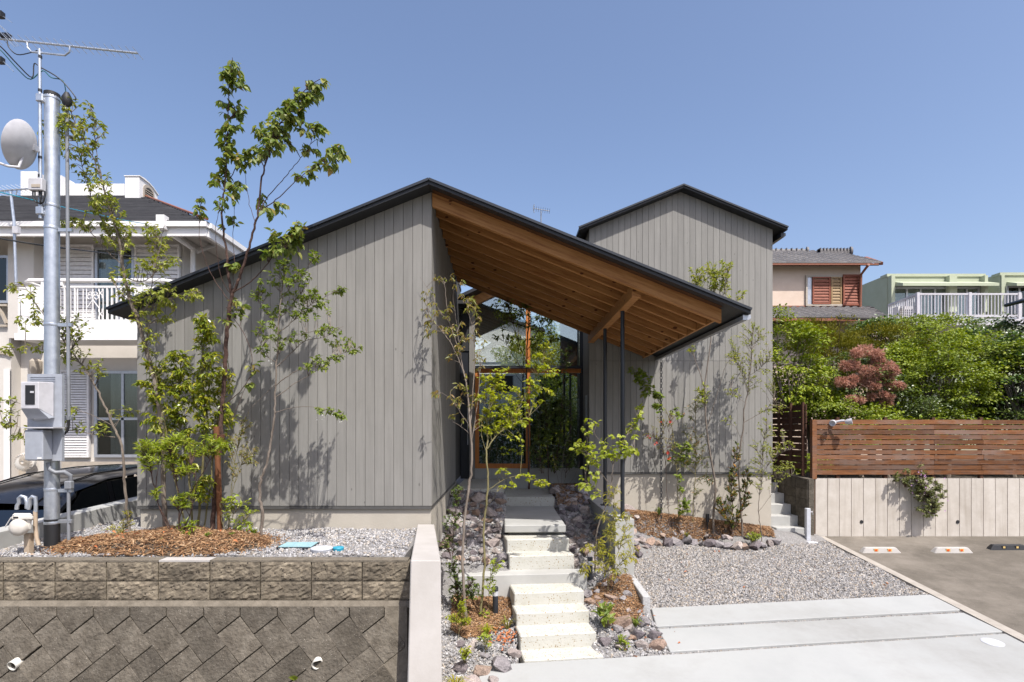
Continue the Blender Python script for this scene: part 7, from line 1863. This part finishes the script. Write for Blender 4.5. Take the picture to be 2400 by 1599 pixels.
plant("corner_sapling", "spindly pale green sapling at the tower corner beside the stairs", "tree", 10.3,
      [([(1785, 1258), (1780, 1220), (1778, 1180), (1785, 1130), (1787, 1080), (1790, 1030), (1800, 985)], 0.011, 0.003, -0.1), ([(1778, 1200), (1800, 1170), (1815, 1150)], 0.004, 0.002, -0.2), ([(1786, 1110), (1810, 1080), (1835, 1060), (1850, 1055)], 0.004, 0.002, -0.2), ([(1787, 1080), (1770, 1050), (1760, 1020)], 0.004, 0.002, 0.2), ([(1785, 1130), (1820, 1120), (1855, 1115)], 0.004, 0.002, 0)],
      [(1795, 1000, 20, 24, 14), (1780, 1045, 28, 24, 18), (1810, 1055, 26, 20, 16), (1840, 1045, 22, 14, 8), (1775, 1090, 28, 20, 14), (1815, 1095, 30, 20, 18), (1845, 1090, 24, 14, 10), (1800, 1130, 30, 16, 10), (1850, 1115, 20, 10, 6), (1760, 1120, 14, 14, 5), (1825, 1010, 16, 14, 6)],
      leaf=0.036, W=0.5, mat='lf_light', bark='bark', per=8, droop=0.0, spread=0.25)
plant("upright_shrub", "upright dark leathery-leaved shrub with a few orange leaves beside the spotlight", "shrub", 10.45,
      [([(1716, 1245), (1716, 1190), (1714, 1130), (1720, 1080), (1730, 1050)], 0.008, 0.003, 0), ([(1714, 1245), (1700, 1210), (1688, 1180), (1685, 1165)], 0.006, 0.003, -0.1), ([(1718, 1245), (1740, 1190), (1750, 1140), (1755, 1110)], 0.007, 0.003, 0.1)],
      [(1728, 1060, 10, 24, 12), (1718, 1110, 14, 24, 16), (1715, 1150, 16, 26, 20), (1752, 1125, 14, 24, 16), (1745, 1165, 16, 26, 18), (1690, 1185, 14, 22, 13), (1712, 1205, 22, 22, 20), (1735, 1205, 16, 20, 11), (1715, 1232, 20, 12, 8)],
      leaf=0.062, W=0.42, mat='lf_photinia', bark='barkdark', per=7, droop=-0.6, parts=("stems", "leaves"))
plant("coral_flowered_shrub", "thin shrub with a few coral red flowers before the tower, left of the rain chain", "shrub", 10.6,
      [([(1568, 1210), (1563, 1160), (1560, 1090), (1555, 1060), (1540, 1030), (1525, 1010)], 0.006, 0.002, 0), ([(1560, 1090), (1565, 1040), (1570, 1000), (1568, 970)], 0.004, 0.002, -0.1), ([(1558, 1070), (1550, 1040), (1556, 1000), (1545, 980)], 0.004, 0.002, 0.1)],
      [(1530, 1020, 22, 14, 8), (1545, 990, 22, 16, 9), (1570, 980, 16, 16, 7), (1560, 1025, 20, 16, 8), (1550, 1050, 18, 12, 5), (1580, 1040, 16, 12, 4)],
      leaf=0.04, W=0.45, mat='lf_bronze', bark='barkdark', per=6, droop=0.1, flowers=('petal_red', 0.022, [(1520, 1023, 2, 2), (1537, 1041, 2, 2), (1566, 1066, 3, 3), (1568, 1075, 2, 2), (1572, 988, 2, 2), (1548, 990, 1, 2)]), parts=("stems", "leaves"))
plant("arching_branch_tree", "thin tree with one high arching branch of dark round leaves before the tower", "tree", 10.7,
      [([(1590, 1212), (1588, 1150), (1585, 1090), (1578, 1020), (1565, 970), (1550, 950), (1538, 930), (1520, 910), (1505, 895), (1490, 875)], 0.010, 0.003, -0.2), ([(1585, 1080), (1600, 1050), (1610, 1035)], 0.005, 0.002, 0.1), ([(1589, 1140), (1600, 1180), (1605, 1195)], 0.004, 0.002, -0.2)],
      [(1490, 870, 20, 14, 10), (1508, 890, 20, 16, 11), (1520, 915, 22, 14, 9), (1540, 930, 16, 12, 6), (1540, 955, 14, 14, 6), (1590, 965, 14, 12, 4), (1600, 1050, 24, 16, 11), (1615, 1070, 18, 20, 8), (1580, 1075, 18, 10, 5), (1600, 1185, 18, 16, 9), (1590, 1130, 12, 20, 4)],
      leaf=0.075, W=0.8, mat='lf_mid', bark='barkgreen', per=5, droop=0.3, spread=0.15)
plant("willow_leaved_sapling", "sapling with narrow dull green leaves between rain chain and spotlight", "tree", 10.7,
      [([(1624, 1220), (1626, 1160), (1630, 1100), (1632, 1040), (1630, 980), (1630, 940)], 0.011, 0.003, 0), ([(1630, 1100), (1650, 1060), (1660, 1040)], 0.004, 0.002, -0.15), ([(1628, 1130), (1655, 1120), (1670, 1130)], 0.004, 0.002, -0.1), ([(1631, 1060), (1612, 1030), (1600, 1005)], 0.004, 0.002, 0.1)],
      [(1630, 945, 20, 14, 9), (1615, 965, 16, 14, 6), (1640, 1030, 22, 18, 12), (1625, 1060, 26, 18, 14), (1650, 1080, 20, 14, 8), (1655, 1125, 24, 12, 11), (1615, 1010, 18, 14, 6), (1635, 1150, 16, 12, 6), (1600, 1080, 16, 14, 5)],
      leaf=0.058, W=0.24, mat='lf_photinia', bark='barkgreen', per=7, droop=0.35, spread=0.2)
plant("lime_cushion_plant", "little lime green cushion plant between the edging rocks at the tower", "plant", 10.25,
      [([(1766, 1264), (1766, 1254)], 0.004, 0.002, 0)], [(1766, 1255, 18, 9, 34)], leaf=0.035, W=0.5, mat='lf_lime', bark='barkgreen', per=6, droop=-0.2, parts=("stems", "leaves"))
grass_tuft(1545, 1205, 10.7, 30, 0.22, "grass tuft against the tower foundation beside the heaped rocks", 'lf_mid', 0.98)
grass_tuft(1610, 1245, 10.35, 24, 0.14, "low grass tuft on the tower bed mulch behind the edging rocks", 'lf_bronze', 0.62)

# lantana hanging over the concrete wall
plant("hanging_lantana", "trailing flowering shrub with lilac flowers hanging over the concrete wall", "shrub", 10.80,
      [([(2120, 1115), (2140, 1120), (2165, 1150), (2185, 1190), (2190, 1205)], 0.008, 0.003, -0.05), ([(2130, 1115), (2170, 1125), (2200, 1150), (2212, 1170)], 0.006, 0.003, -0.15), ([(2125, 1112), (2105, 1120), (2095, 1130)], 0.005, 0.002, -0.05), ([(2150, 1110), (2160, 1080), (2170, 1065)], 0.004, 0.002, 0.0)],
      [(2115, 1118, 24, 12, 20), (2145, 1130, 26, 16, 26), (2175, 1135, 28, 18, 28), (2200, 1150, 20, 18, 18), (2165, 1160, 26, 16, 22), (2190, 1180, 22, 18, 20), (2150, 1150, 18, 14, 12), (2180, 1205, 18, 10, 9), (2205, 1170, 14, 14, 8), (2160, 1190, 18, 10, 7), (2165, 1095, 14, 12, 4), (2125, 1105, 10, 8, 4)],
      leaf=0.040, W=0.6, mat='lf_lantana', bark='barkdark', per=13, droop=0.35, spread=0.12,
      flowers=('petal_pink', 0.016, [(2150, 1130, 8, 22), (2180, 1130, 10, 18), (2190, 1180, 8, 14), (2165, 1165, 8, 18), (2165, 1110, 6, 8)]), parts=("stems", "leaves"))

# ------------------------------------------------------------------ garden behind the fence
def crown_tree(name, label, cat, px, py, rx, ry, Y, depth, clumps, per, leaf, W, mat, bark='bark', base_z=1.55, clump_r=0.28, droop=0.3, plumes=None, stems=None, spray=False, top_mix=0.35):
    """A trunk with limbs and a crown of leaf clumps spread through an uneven volume."""
    seed = sum(ord(c) for c in label); npr = np.random.default_rng(seed); r_ = random.Random(seed)
    c = at(px, py, Y); sx, sz = rx * Y / F, ry * Y / F
    base = Vector((c.x + r_.uniform(-.1, .1), Y, base_z))
    o = empty(name, base, label, cat, "garden trees behind the slatted fence")
    wood = MB()
    fork = Vector((c.x, Y, base_z + (c.z - base_z) * 0.35))
    wood.tube(catmull([base, base.lerp(fork, .5) + Vector((r_.uniform(-.06, .06), 0, 0)), fork], 4), [0.085 * (0.5 + sx * .4) * (1 - .045 * i) for i in range(9)], 8)
    ry_keep = 0.88; sz *= ry_keep; clumps = int(clumps * 0.62); per = int(per * 2.0)
    cl = []
    for k in range(clumps):
        v = npr.standard_normal(3); v /= np.linalg.norm(v)
        rad = 0.5 + 0.55 * npr.random() ** 0.55
        # lobes make the outline uneven
        rad *= 1 + 0.16 * math.sin(5 * math.atan2(v[2], v[0]) + seed) + 0.10 * math.sin(9 * math.atan2(v[2], v[0]) + seed * 2)
        p = np.array([c.x + v[0] * sx * rad, Y + v[1] * depth * rad, c.z + v[2] * sz * rad])
        if p[2] < base_z + 0.1: p[2] = base_z + 0.1 + npr.random() * 0.2
        cl.append(p)
        if k % 3 == 0:
            m_ = fork.lerp(Vector(p), 0.55) + Vector((r_.gauss(0, .05), r_.gauss(0, .05), r_.uniform(0, .1)))
            wood.tube([fork, m_, Vector(p)], [0.03, 0.014, 0.005], 5, False)
    wood.build("trunk", M[bark], o)
    cl = np.array(cl)
    n = clumps * per
    C = np.repeat(cl, per, axis=0)
    off = npr.standard_normal((n, 3)); off /= np.linalg.norm(off, axis=1)[:, None]
    off *= (npr.random(n) ** 0.45)[:, None] * clump_r * np.repeat(0.7 + 0.7 * npr.random(clumps), per)[:, None] * np.array([1.15, 1.15, 0.36])
    P = C + off
    out = P - np.array([c.x, Y, c.z - sz * 0.4]); out /= np.linalg.norm(out, axis=1)[:, None]
    D = out * 0.55 + npr.standard_normal((n, 3)) * np.array([.75, .75, .3]) + np.array([0, -0.1, -droop])
    if spray: D = out * 0.9 + npr.standard_normal((n, 3)) * 0.5 + np.array([0, -0.15, 0.08])
    Nn = npr.standard_normal((n, 3)) * 0.35 + out * 0.35 + np.array([0.1, -0.35, 0.9])
    V, Fc = leaf_arrays(P, D, Nn, leaf * npr.uniform(0.6, 1.35, n), W * 1.25, simple=True)
    cr_ = np_mesh("crown", V, Fc, M[mat], o); cr_["kind"] = "stuff"
    for (qx, qy, rr, sq) in (plumes or []):
        pc_ = at(qx, qy, Y - depth * 0.95 + r_.uniform(-0.1, 0.15)); r0 = rr * 0.74 * Y / F
        m_ = 430
        u = npr.standard_normal((m_, 3)); u /= np.linalg.norm(u, axis=1)[:, None]
        lob = 1 + 0.22 * np.sin(u[:, 0] * 6 + qx) * np.cos(u[:, 2] * 5 + qy)
        P = np.array(pc_) + u * (npr.random(m_) ** 0.33 * lob)[:, None] * r0 * np.array([1.0, 0.8, sq])
        V, Fc = leaf_arrays(P, u + npr.standard_normal((m_, 3)) * .6, npr.standard_normal((m_, 3)), 0.075 * npr.uniform(.6, 1.2, m_), 0.28, simple=True)
        pl_ = np_mesh("plume", V, Fc, M['plume'], o); pl_["kind"] = "stuff"
    return o
crown_tree("laurel", "yellow-green dense laurel directly beside the tower corner", "tree", 1850, 850, 75, 115, 12.6, 0.6, 120, 46, 0.085, 0.42, 'lf_hedge_y', droop=0.3)
crown_tree("lower_laurel", "lower bright yellow-green bush behind the dark side fence", "shrub", 1900, 910, 85, 75, 13.2, 0.6, 90, 46, 0.08, 0.42, 'lf_hedge_y', droop=0.25)
crown_tree("conifer", "olive juniper with feathery sprays left of the pink smoke bush", "tree", 1955, 848, 52, 100, 14.2, 0.6, 150, 44, 0.09, 0.16, 'lf_juniper', 'barkdark', spray=True, clump_r=0.26)
crown_tree("conifer", "olive juniper between the smoke bush top and the tiled roof", "tree", 2080, 815, 80, 62, 15.2, 0.7, 130, 44, 0.09, 0.16, 'lf_juniper', 'barkdark', spray=True, clump_r=0.28)
crown_tree("pine", "dark pine with twisted pale branches under the lower tiled roof", "tree", 1895, 792, 45, 46, 15.0, 0.6, 60, 40, 0.1, 0.1, 'lf_juniper', 'bark', spray=True, clump_r=0.24)
plumes = [(2025, 823, 24, .7), (2055, 830, 17, .75), (2007, 828, 14, .8), (1984, 857, 17, .8), (2001, 857, 16, .8), (2056, 845, 18, .9), (2082, 860, 19, .8), (2095, 870, 12, .8), (2030, 870, 24, .7), (2052, 872, 22, .8), (1972, 895, 16, .7), (1990, 900, 17, .7), (2000, 888, 13, .6),
          (2026, 896, 20, .7), (2045, 895, 20, .7), (2075, 890, 20, .75), (2094, 905, 18, .7), (2108, 905, 12, .7), (2040, 930, 14, .6), (1996, 936, 14, .6), (2013, 938, 14, .6), (2070, 925, 11, .6), (2084, 930, 10, .6), (2078, 945, 16, .5), (2060, 848, 15, .9), (2050, 905, 13, .6)]
crown_tree("smoke_bush", "smoke bush covered with fluffy dusky pink plumes", "shrub", 2040, 900, 70, 75, 12.9, 0.5, 70, 46, 0.07, 0.6, 'lf_dark', plumes=plumes)
crown_tree("maple", "bright green maple in front, right of the pink smoke bush", "tree", 2215, 900, 92, 95, 13.0, 0.8, 190, 48, 0.065, 0.6, 'lf_hedge_g', droop=0.15)
crown_tree("maple", "yellow-topped maple standing behind the bright green one", "tree", 2200, 825, 105, 60, 14.3, 0.8, 150, 46, 0.065, 0.6, 'lf_hedge_y', droop=0.15)
crown_tree("maple", "upper maple rising in front of the balcony of the green house", "tree", 2160, 765, 80, 38, 16.5, 0.8, 80, 44, 0.08, 0.5, 'lf_hedge_g', droop=0.1)
crown_tree("maple", "small maple glimpsed between smoke bush and bright green maple", "shrub", 2120, 865, 50, 70, 14.0, 0.6, 80, 44, 0.065, 0.55, 'lf_hedge_y', droop=0.15)
crown_tree("evergreen_tree", "dark glossy evergreen below the green house balcony", "tree", 2320, 800, 85, 55, 15.8, 0.8, 120, 46, 0.09, 0.5, 'lf_camellia', droop=0.3)
crown_tree("camellia", "large dark camellia at the right edge above the fence", "tree", 2385, 890, 85, 105, 13.2, 0.9, 190, 48, 0.085, 0.55, 'lf_camellia', droop=0.3)
crown_tree("maple", "sunlit green tree top at the right margin over the camellia", "tree", 2400, 835, 70, 40, 12.8, 0.6, 70, 46, 0.065, 0.55, 'lf_hedge_g', droop=0.15)
crown_tree("camellia", "dark evergreen with broad leaves behind the smoke bush top", "tree", 2045, 785, 50, 40, 16.0, 0.6, 60, 44, 0.1, 0.4, 'lf_camellia', droop=0.4)
crown_tree("garden_bush", "low green bush at the fence corner below the laurel", "shrub", 1940, 960, 55, 32, 12.6, 0.5, 60, 44, 0.06, 0.5, 'lf_hedge_g', droop=0.2)
crown_tree("garden_bush", "low dark bush just behind the fence under the maple", "shrub", 2150, 965, 60, 35, 12.7, 0.5, 60, 44, 0.06, 0.4, 'lf_dark', droop=0.2)
crown_tree("garden_bush", "dark shadowy hedge filling the gap under the camellia", "shrub", 2300, 960, 70, 50, 13.9, 0.5, 70, 44, 0.08, 0.5, 'lf_camellia', droop=0.2)
crown_tree("side_bush", "leafy undergrowth showing below the dark side fence by the stairs", "shrub", 1880, 1085, 50, 22, 12.3, 0.35, 40, 40, 0.06, 0.5, 'lf_hedge_g', base_z=1.6, droop=0.2)
for k_, (px_, lab_, mt_) in enumerate(((2010, "low green bush just behind the fence under the smoke bush", 'lf_hedge_g'), (2080, "low yellow-green bush behind the fence, right below the smoke bush", 'lf_hedge_y'), (2225, "low bush behind the fence under the bright green maple", 'lf_hedge_g'), (2380, "low dark bush behind the fence at the right margin", 'lf_dark'))):
    crown_tree("garden_bush", lab_, "shrub", px_, 1000, 60, 50, 12.2 + 0.1 * k_, 0.35, 50, 40, 0.07, 0.5, mt_, droop=0.2)
# trees across the street, mirrored in the glass
def street_tree(x, y, h, r, label):
    o = empty("street_tree", (x, y, 0), label, "tree", "trees across the street")
    MB().tube([(x, y, 0), (x + .1, y, h * .4), (x, y, h * .7)], [0.18, 0.13, 0.06], 8).build("trunk", M['bark'], o)
    npr = np.random.default_rng(int(abs(x * 10) + 3)); n = 5200
    u = npr.standard_normal((n, 3)); u /= np.linalg.norm(u, axis=1)[:, None]
    P = np.array([x, y, h * .66]) + u * (npr.random(n) ** .4)[:, None] * np.array([r, r, h * .36]) * (1 + 0.2 * np.sin(u[:, :1] * 7 + u[:, 2:] * 5))
    V, Fc = leaf_arrays(P, u + npr.standard_normal((n, 3)) * .5, npr.standard_normal((n, 3)) * .4 + np.array([0, 0, 1]), 0.2 * npr.uniform(.6, 1.2, n), 0.55, simple=True)
    cr_ = np_mesh("crown", V, Fc, M['lf_mid'], o); cr_["kind"] = "stuff"
street_tree(4.2, -11.2, 7.2, 2.4, "round green tree across the street before the white gabled house")
street_tree(8.8, -12.2, 6.2, 2.4, "second round tree across the street further to the right")
street_tree(-5.4, -12.5, 6.0, 2.1, "green tree across the street left of the white gabled house")

# ================================================================== SMALL THINGS
def bollard(px, py, Y, label, h=0.36):
    p = at(px, py, Y); p.z = float(bed_height(p.x, p.y)) - 0.02
    o = empty("bollard_light", p, label, "bollard light", "bollard lights beside the steps")
    MB().lathe([(0.036, 0), (0.036, h * 0.70)], p, n=18).build("post", M['steel'], o)
    MB().lathe([(0.0362, h * 0.7 + .001), (0.0362, h * 0.86)], p, n=18).build("diffuser", M['lidwhite'], o)
    MB().lathe([(0.037, h * 0.86 + .001), (0.038, h * 0.97), (0.033, h)], p, n=18).build("cap", M['steel'], o)
bollard(1161, 1435, 7.0, "black bollard light with white band left of the lower steps", 0.37)
bollard(1383, 1322, 7.75, "black bollard light with white band right of the upper steps, half behind leaves", 0.36)
s_ = at(1658, 1228, 10.6)
o = empty("garden_spotlight", s_, "small black garden spotlight on the tower bed mulch", "spotlight")
MB().lathe([(0.012, -0.1), (0.012, 0.04)], s_, n=8).build("spike", M['blackrubber'], o)
MB().lathe([(0.03, 0), (0.034, 0.02), (0.034, 0.16), (0.028, 0.161), (0.026, 0.15)], s_ + Vector((0, 0, 0.03)), (0.05, 0.1, 1), 14).build("lamp_head", M['blackrubber'], o)
d_ = at(230, 1270, 6.2); o = empty("ground_light", (d_.x, 6.2, 1.36), "low black ground light at the left end of the mulch", "ground light")
MB().lathe([(0.06, 0), (0.065, 0.03), (0.05, 0.045)], (d_.x, 6.2, 1.35), n=16).build("ring", M['blackrubber'], o)
d_ = at(1198, 1465, 6.75); zz = float(bed_height(d_.x, 6.75)); o = empty("ground_spotlight", (d_.x, 6.75, zz), "small black ground spotlight among dead leaves left of the steps", "spotlight")
MB().lathe([(0.03, 0), (0.034, 0.05), (0.028, 0.06)], (d_.x, 6.75, zz), (0.3, 0, 1), n=14).build("lamp_head", M['blackrubber'], o)

# lids on the left gravel
def glid(px, py): 
    Y = F * (EYE - 1.372) / (py - CY); return Vector(((px - CX) * Y / F, Y, 1.372))
lid = empty("inspection_cover", glid(697, 1276), "pale blue rectangular lid in a dark frame on the gravel", "lid")
ca = [glid(650, 1281.5), glid(730.5, 1281.5), glid(747.5, 1270), glid(671.5, 1270)]
mb = MB(); fr4 = [Vector((p.x, p.y, 0)) for p in ca]; cen = sum(fr4, Vector()) / 4
outer = [cen + (p - cen) * 1.05 for p in fr4]
mb.hexa([(p.x, p.y, 1.33) for p in outer] + [(p.x, p.y, 1.366) for p in outer]); mb.build("rim", M['steel'], lid)
mb = MB(); inn = [cen + (p - cen) * 0.96 for p in fr4]; mb.hexa([(p.x, p.y, 1.34) for p in inn] + [(p.x, p.y, 1.3705) for p in inn]); mb.build("lid_plate", M['cyan'], lid)
c = glid(754, 1285); tag(MB().lathe([(0.108, -0.03), (0.116, 0.0), (0.112, 0.006)], c, n=28).build("inspection_cover", M['lidwhite'], loc=c), "round white lid on the gravel between the two blue lids", "lid")
c = glid(793, 1283.5); tag(MB().lathe([(0.054, -0.03), (0.058, 0.0), (0.054, 0.006)], c, n=24).build("inspection_cover", M['cyandeep'], loc=c), "small round deep blue lid on the gravel", "lid")

# dead leaves and weeds
X = np.concatenate([nrng.normal(0.02, 0.10, 80), nrng.normal(1.55, 0.25, 26), nrng.uniform(-4.6, -2.8, 26), nrng.uniform(2.2, 6, 30)])
Y = np.concatenate([nrng.normal(6.52, 0.09, 80), nrng.normal(6.8, 0.35, 26), nrng.uniform(5.65, 6.4, 26), nrng.uniform(8.2, 10, 30)])
Zd = np.concatenate([bed_height(X[:106], Y[:106]) + 0.03, 1.36 + mound(X[106:132], Y[106:132]) + 0.03, gz(Y[132:]) + 0.02])
a = nrng.uniform(0, 6.28, len(X))
V, Fc = leaf_arrays(np.stack([X, Y, Zd], 1), np.stack([np.cos(a), np.sin(a), nrng.normal(0, .25, len(X))], 1), np.stack([nrng.normal(0, .4, len(X)), nrng.normal(0, .4, len(X)), np.ones(len(X))], 1), nrng.uniform(.03, .065, len(X)), 0.5, 0.2, 0.2)
tag(np_mesh("fallen_leaves", V, Fc, M['litter']), kind="stuff")
c = kpt(1630, 808, 0.02)
mb = MB()
for k in range(9):
    t = -0.9 + k * 0.22; d = Vector((math.sin(t), -0.5, math.cos(t))); s = Vector((math.cos(t), 0, -math.sin(t))) * 0.008
    mb.add([c - s, c + s, c + d * 0.03 + s, c + d * 0.03 - s, c + d * 0.065], [(0, 1, 2, 3), (3, 2, 4)])
tag(mb.build("wall_weed", M['lf_lime'], loc=c), "tiny green weed sprouting from a joint of the sloping block wall", "weed")


# clipped hedge and shrubs across the street, mirrored in the door glass
hd = empty("street_hedge", (2, -9.6, 0), "tall dark hedge across the street, mirrored in the entrance glass", "hedge")
npr = np.random.default_rng(77); n = 16000
P = np.stack([npr.uniform(-5, 9, n), npr.uniform(-10.2, -9.2, n), npr.random(n) ** 0.8 * 4.4], 1)
P[:, 2] *= 0.86 + 0.14 * np.sin(P[:, 0] * 1.7) * np.cos(P[:, 0] * 0.6)
V, Fc = leaf_arrays(P, npr.standard_normal((n, 3)), npr.standard_normal((n, 3)) * .5 + np.array([0, 0, 1]), 0.2 * npr.uniform(.6, 1.2, n), 0.6, simple=True)
h_ = np_mesh("leaves", V, Fc, M['lf_dark'], hd); h_["kind"] = "stuff"
mb = MB()
for k in range(15): mb.tube([(-4.8 + k * 0.95, -9.7, 0), (-4.8 + k * 0.95, -9.7, 3.2)], [0.06, 0.02], 6)
mb.build("stems", M['bark'], hd)

# behind the glazed hall: a sunlit white gable and trees seen through the upper panes
rh = empty("rear_house", (0.4, 28, 1.3), "white gabled house seen through the upper entrance panes", "house")
w_ = MB().prism([(-2.2, 28, 1.3), (1.75, 28, 1.3), (1.75, 28, 7.62), (0.0, 28, 8.18), (-2.2, 28, 7.45)], (0, 7, 0)).build("wall", M['white'], rh); fix_normals(w_)
for xa, za, xb, zb in ((-2.6, 7.35, 0.0, 8.22), (0.0, 8.22, 2.1, 7.55)):
    fix_normals(MB().prism([(xa, 27.75, za), (xb, 27.75, zb), (xb, 27.75, zb + 0.12), (xa, 27.75, za + 0.12)], (0, 7.5, 0)).build("roof", M['shingle'], rh))
for zz in (6.0, 5.4): MB().box(-2.2, 1.75, 27.96, 27.995, zz, zz + 0.06).build("trim_band", M['steel'], rh)
MB().box(0.72, 0.78, 27.95, 27.995, 1.3, 7.9).build("downpipe", M['creamtrim'], rh)
def rear_tree(x, y, zc, r, h, label):
    o = empty("rear_tree", (x, y, 1.3), label, "tree", "trees behind the glazed hall")
    MB().tube([(x, y, 1.3), (x + .05, y, zc - h * .4), (x, y, zc)], [0.12, 0.09, 0.04], 8).build("trunk", M['bark'], o)
    q = np.random.default_rng(int(x * 100) + 9); n = 4200
    u = q.standard_normal((n, 3)); u /= np.linalg.norm(u, axis=1)[:, None]
    P = np.array([x, y, zc]) + u * (q.random(n) ** .4)[:, None] * np.array([r, r, h]) * (1 + 0.22 * np.sin(u[:, :1] * 7 + u[:, 2:] * 5))
    V, Fc = leaf_arrays(P, u + q.standard_normal((n, 3)) * .6, q.standard_normal((n, 3)) * .4 + np.array([0, -.3, 1]), 0.15 * q.uniform(.6, 1.2, n), 0.55, simple=True)
    c_ = np_mesh("crown", V, Fc, M['lf_light'], o); c_["kind"] = "stuff"
rear_tree(1.0, 24.0, 5.6, 1.35, 1.1, "pale green tree in front of the white gable behind the glass hall")
rear_tree(3.0, 25.5, 6.2, 1.6, 1.7, "green tree right of the white gable behind the glass hall")
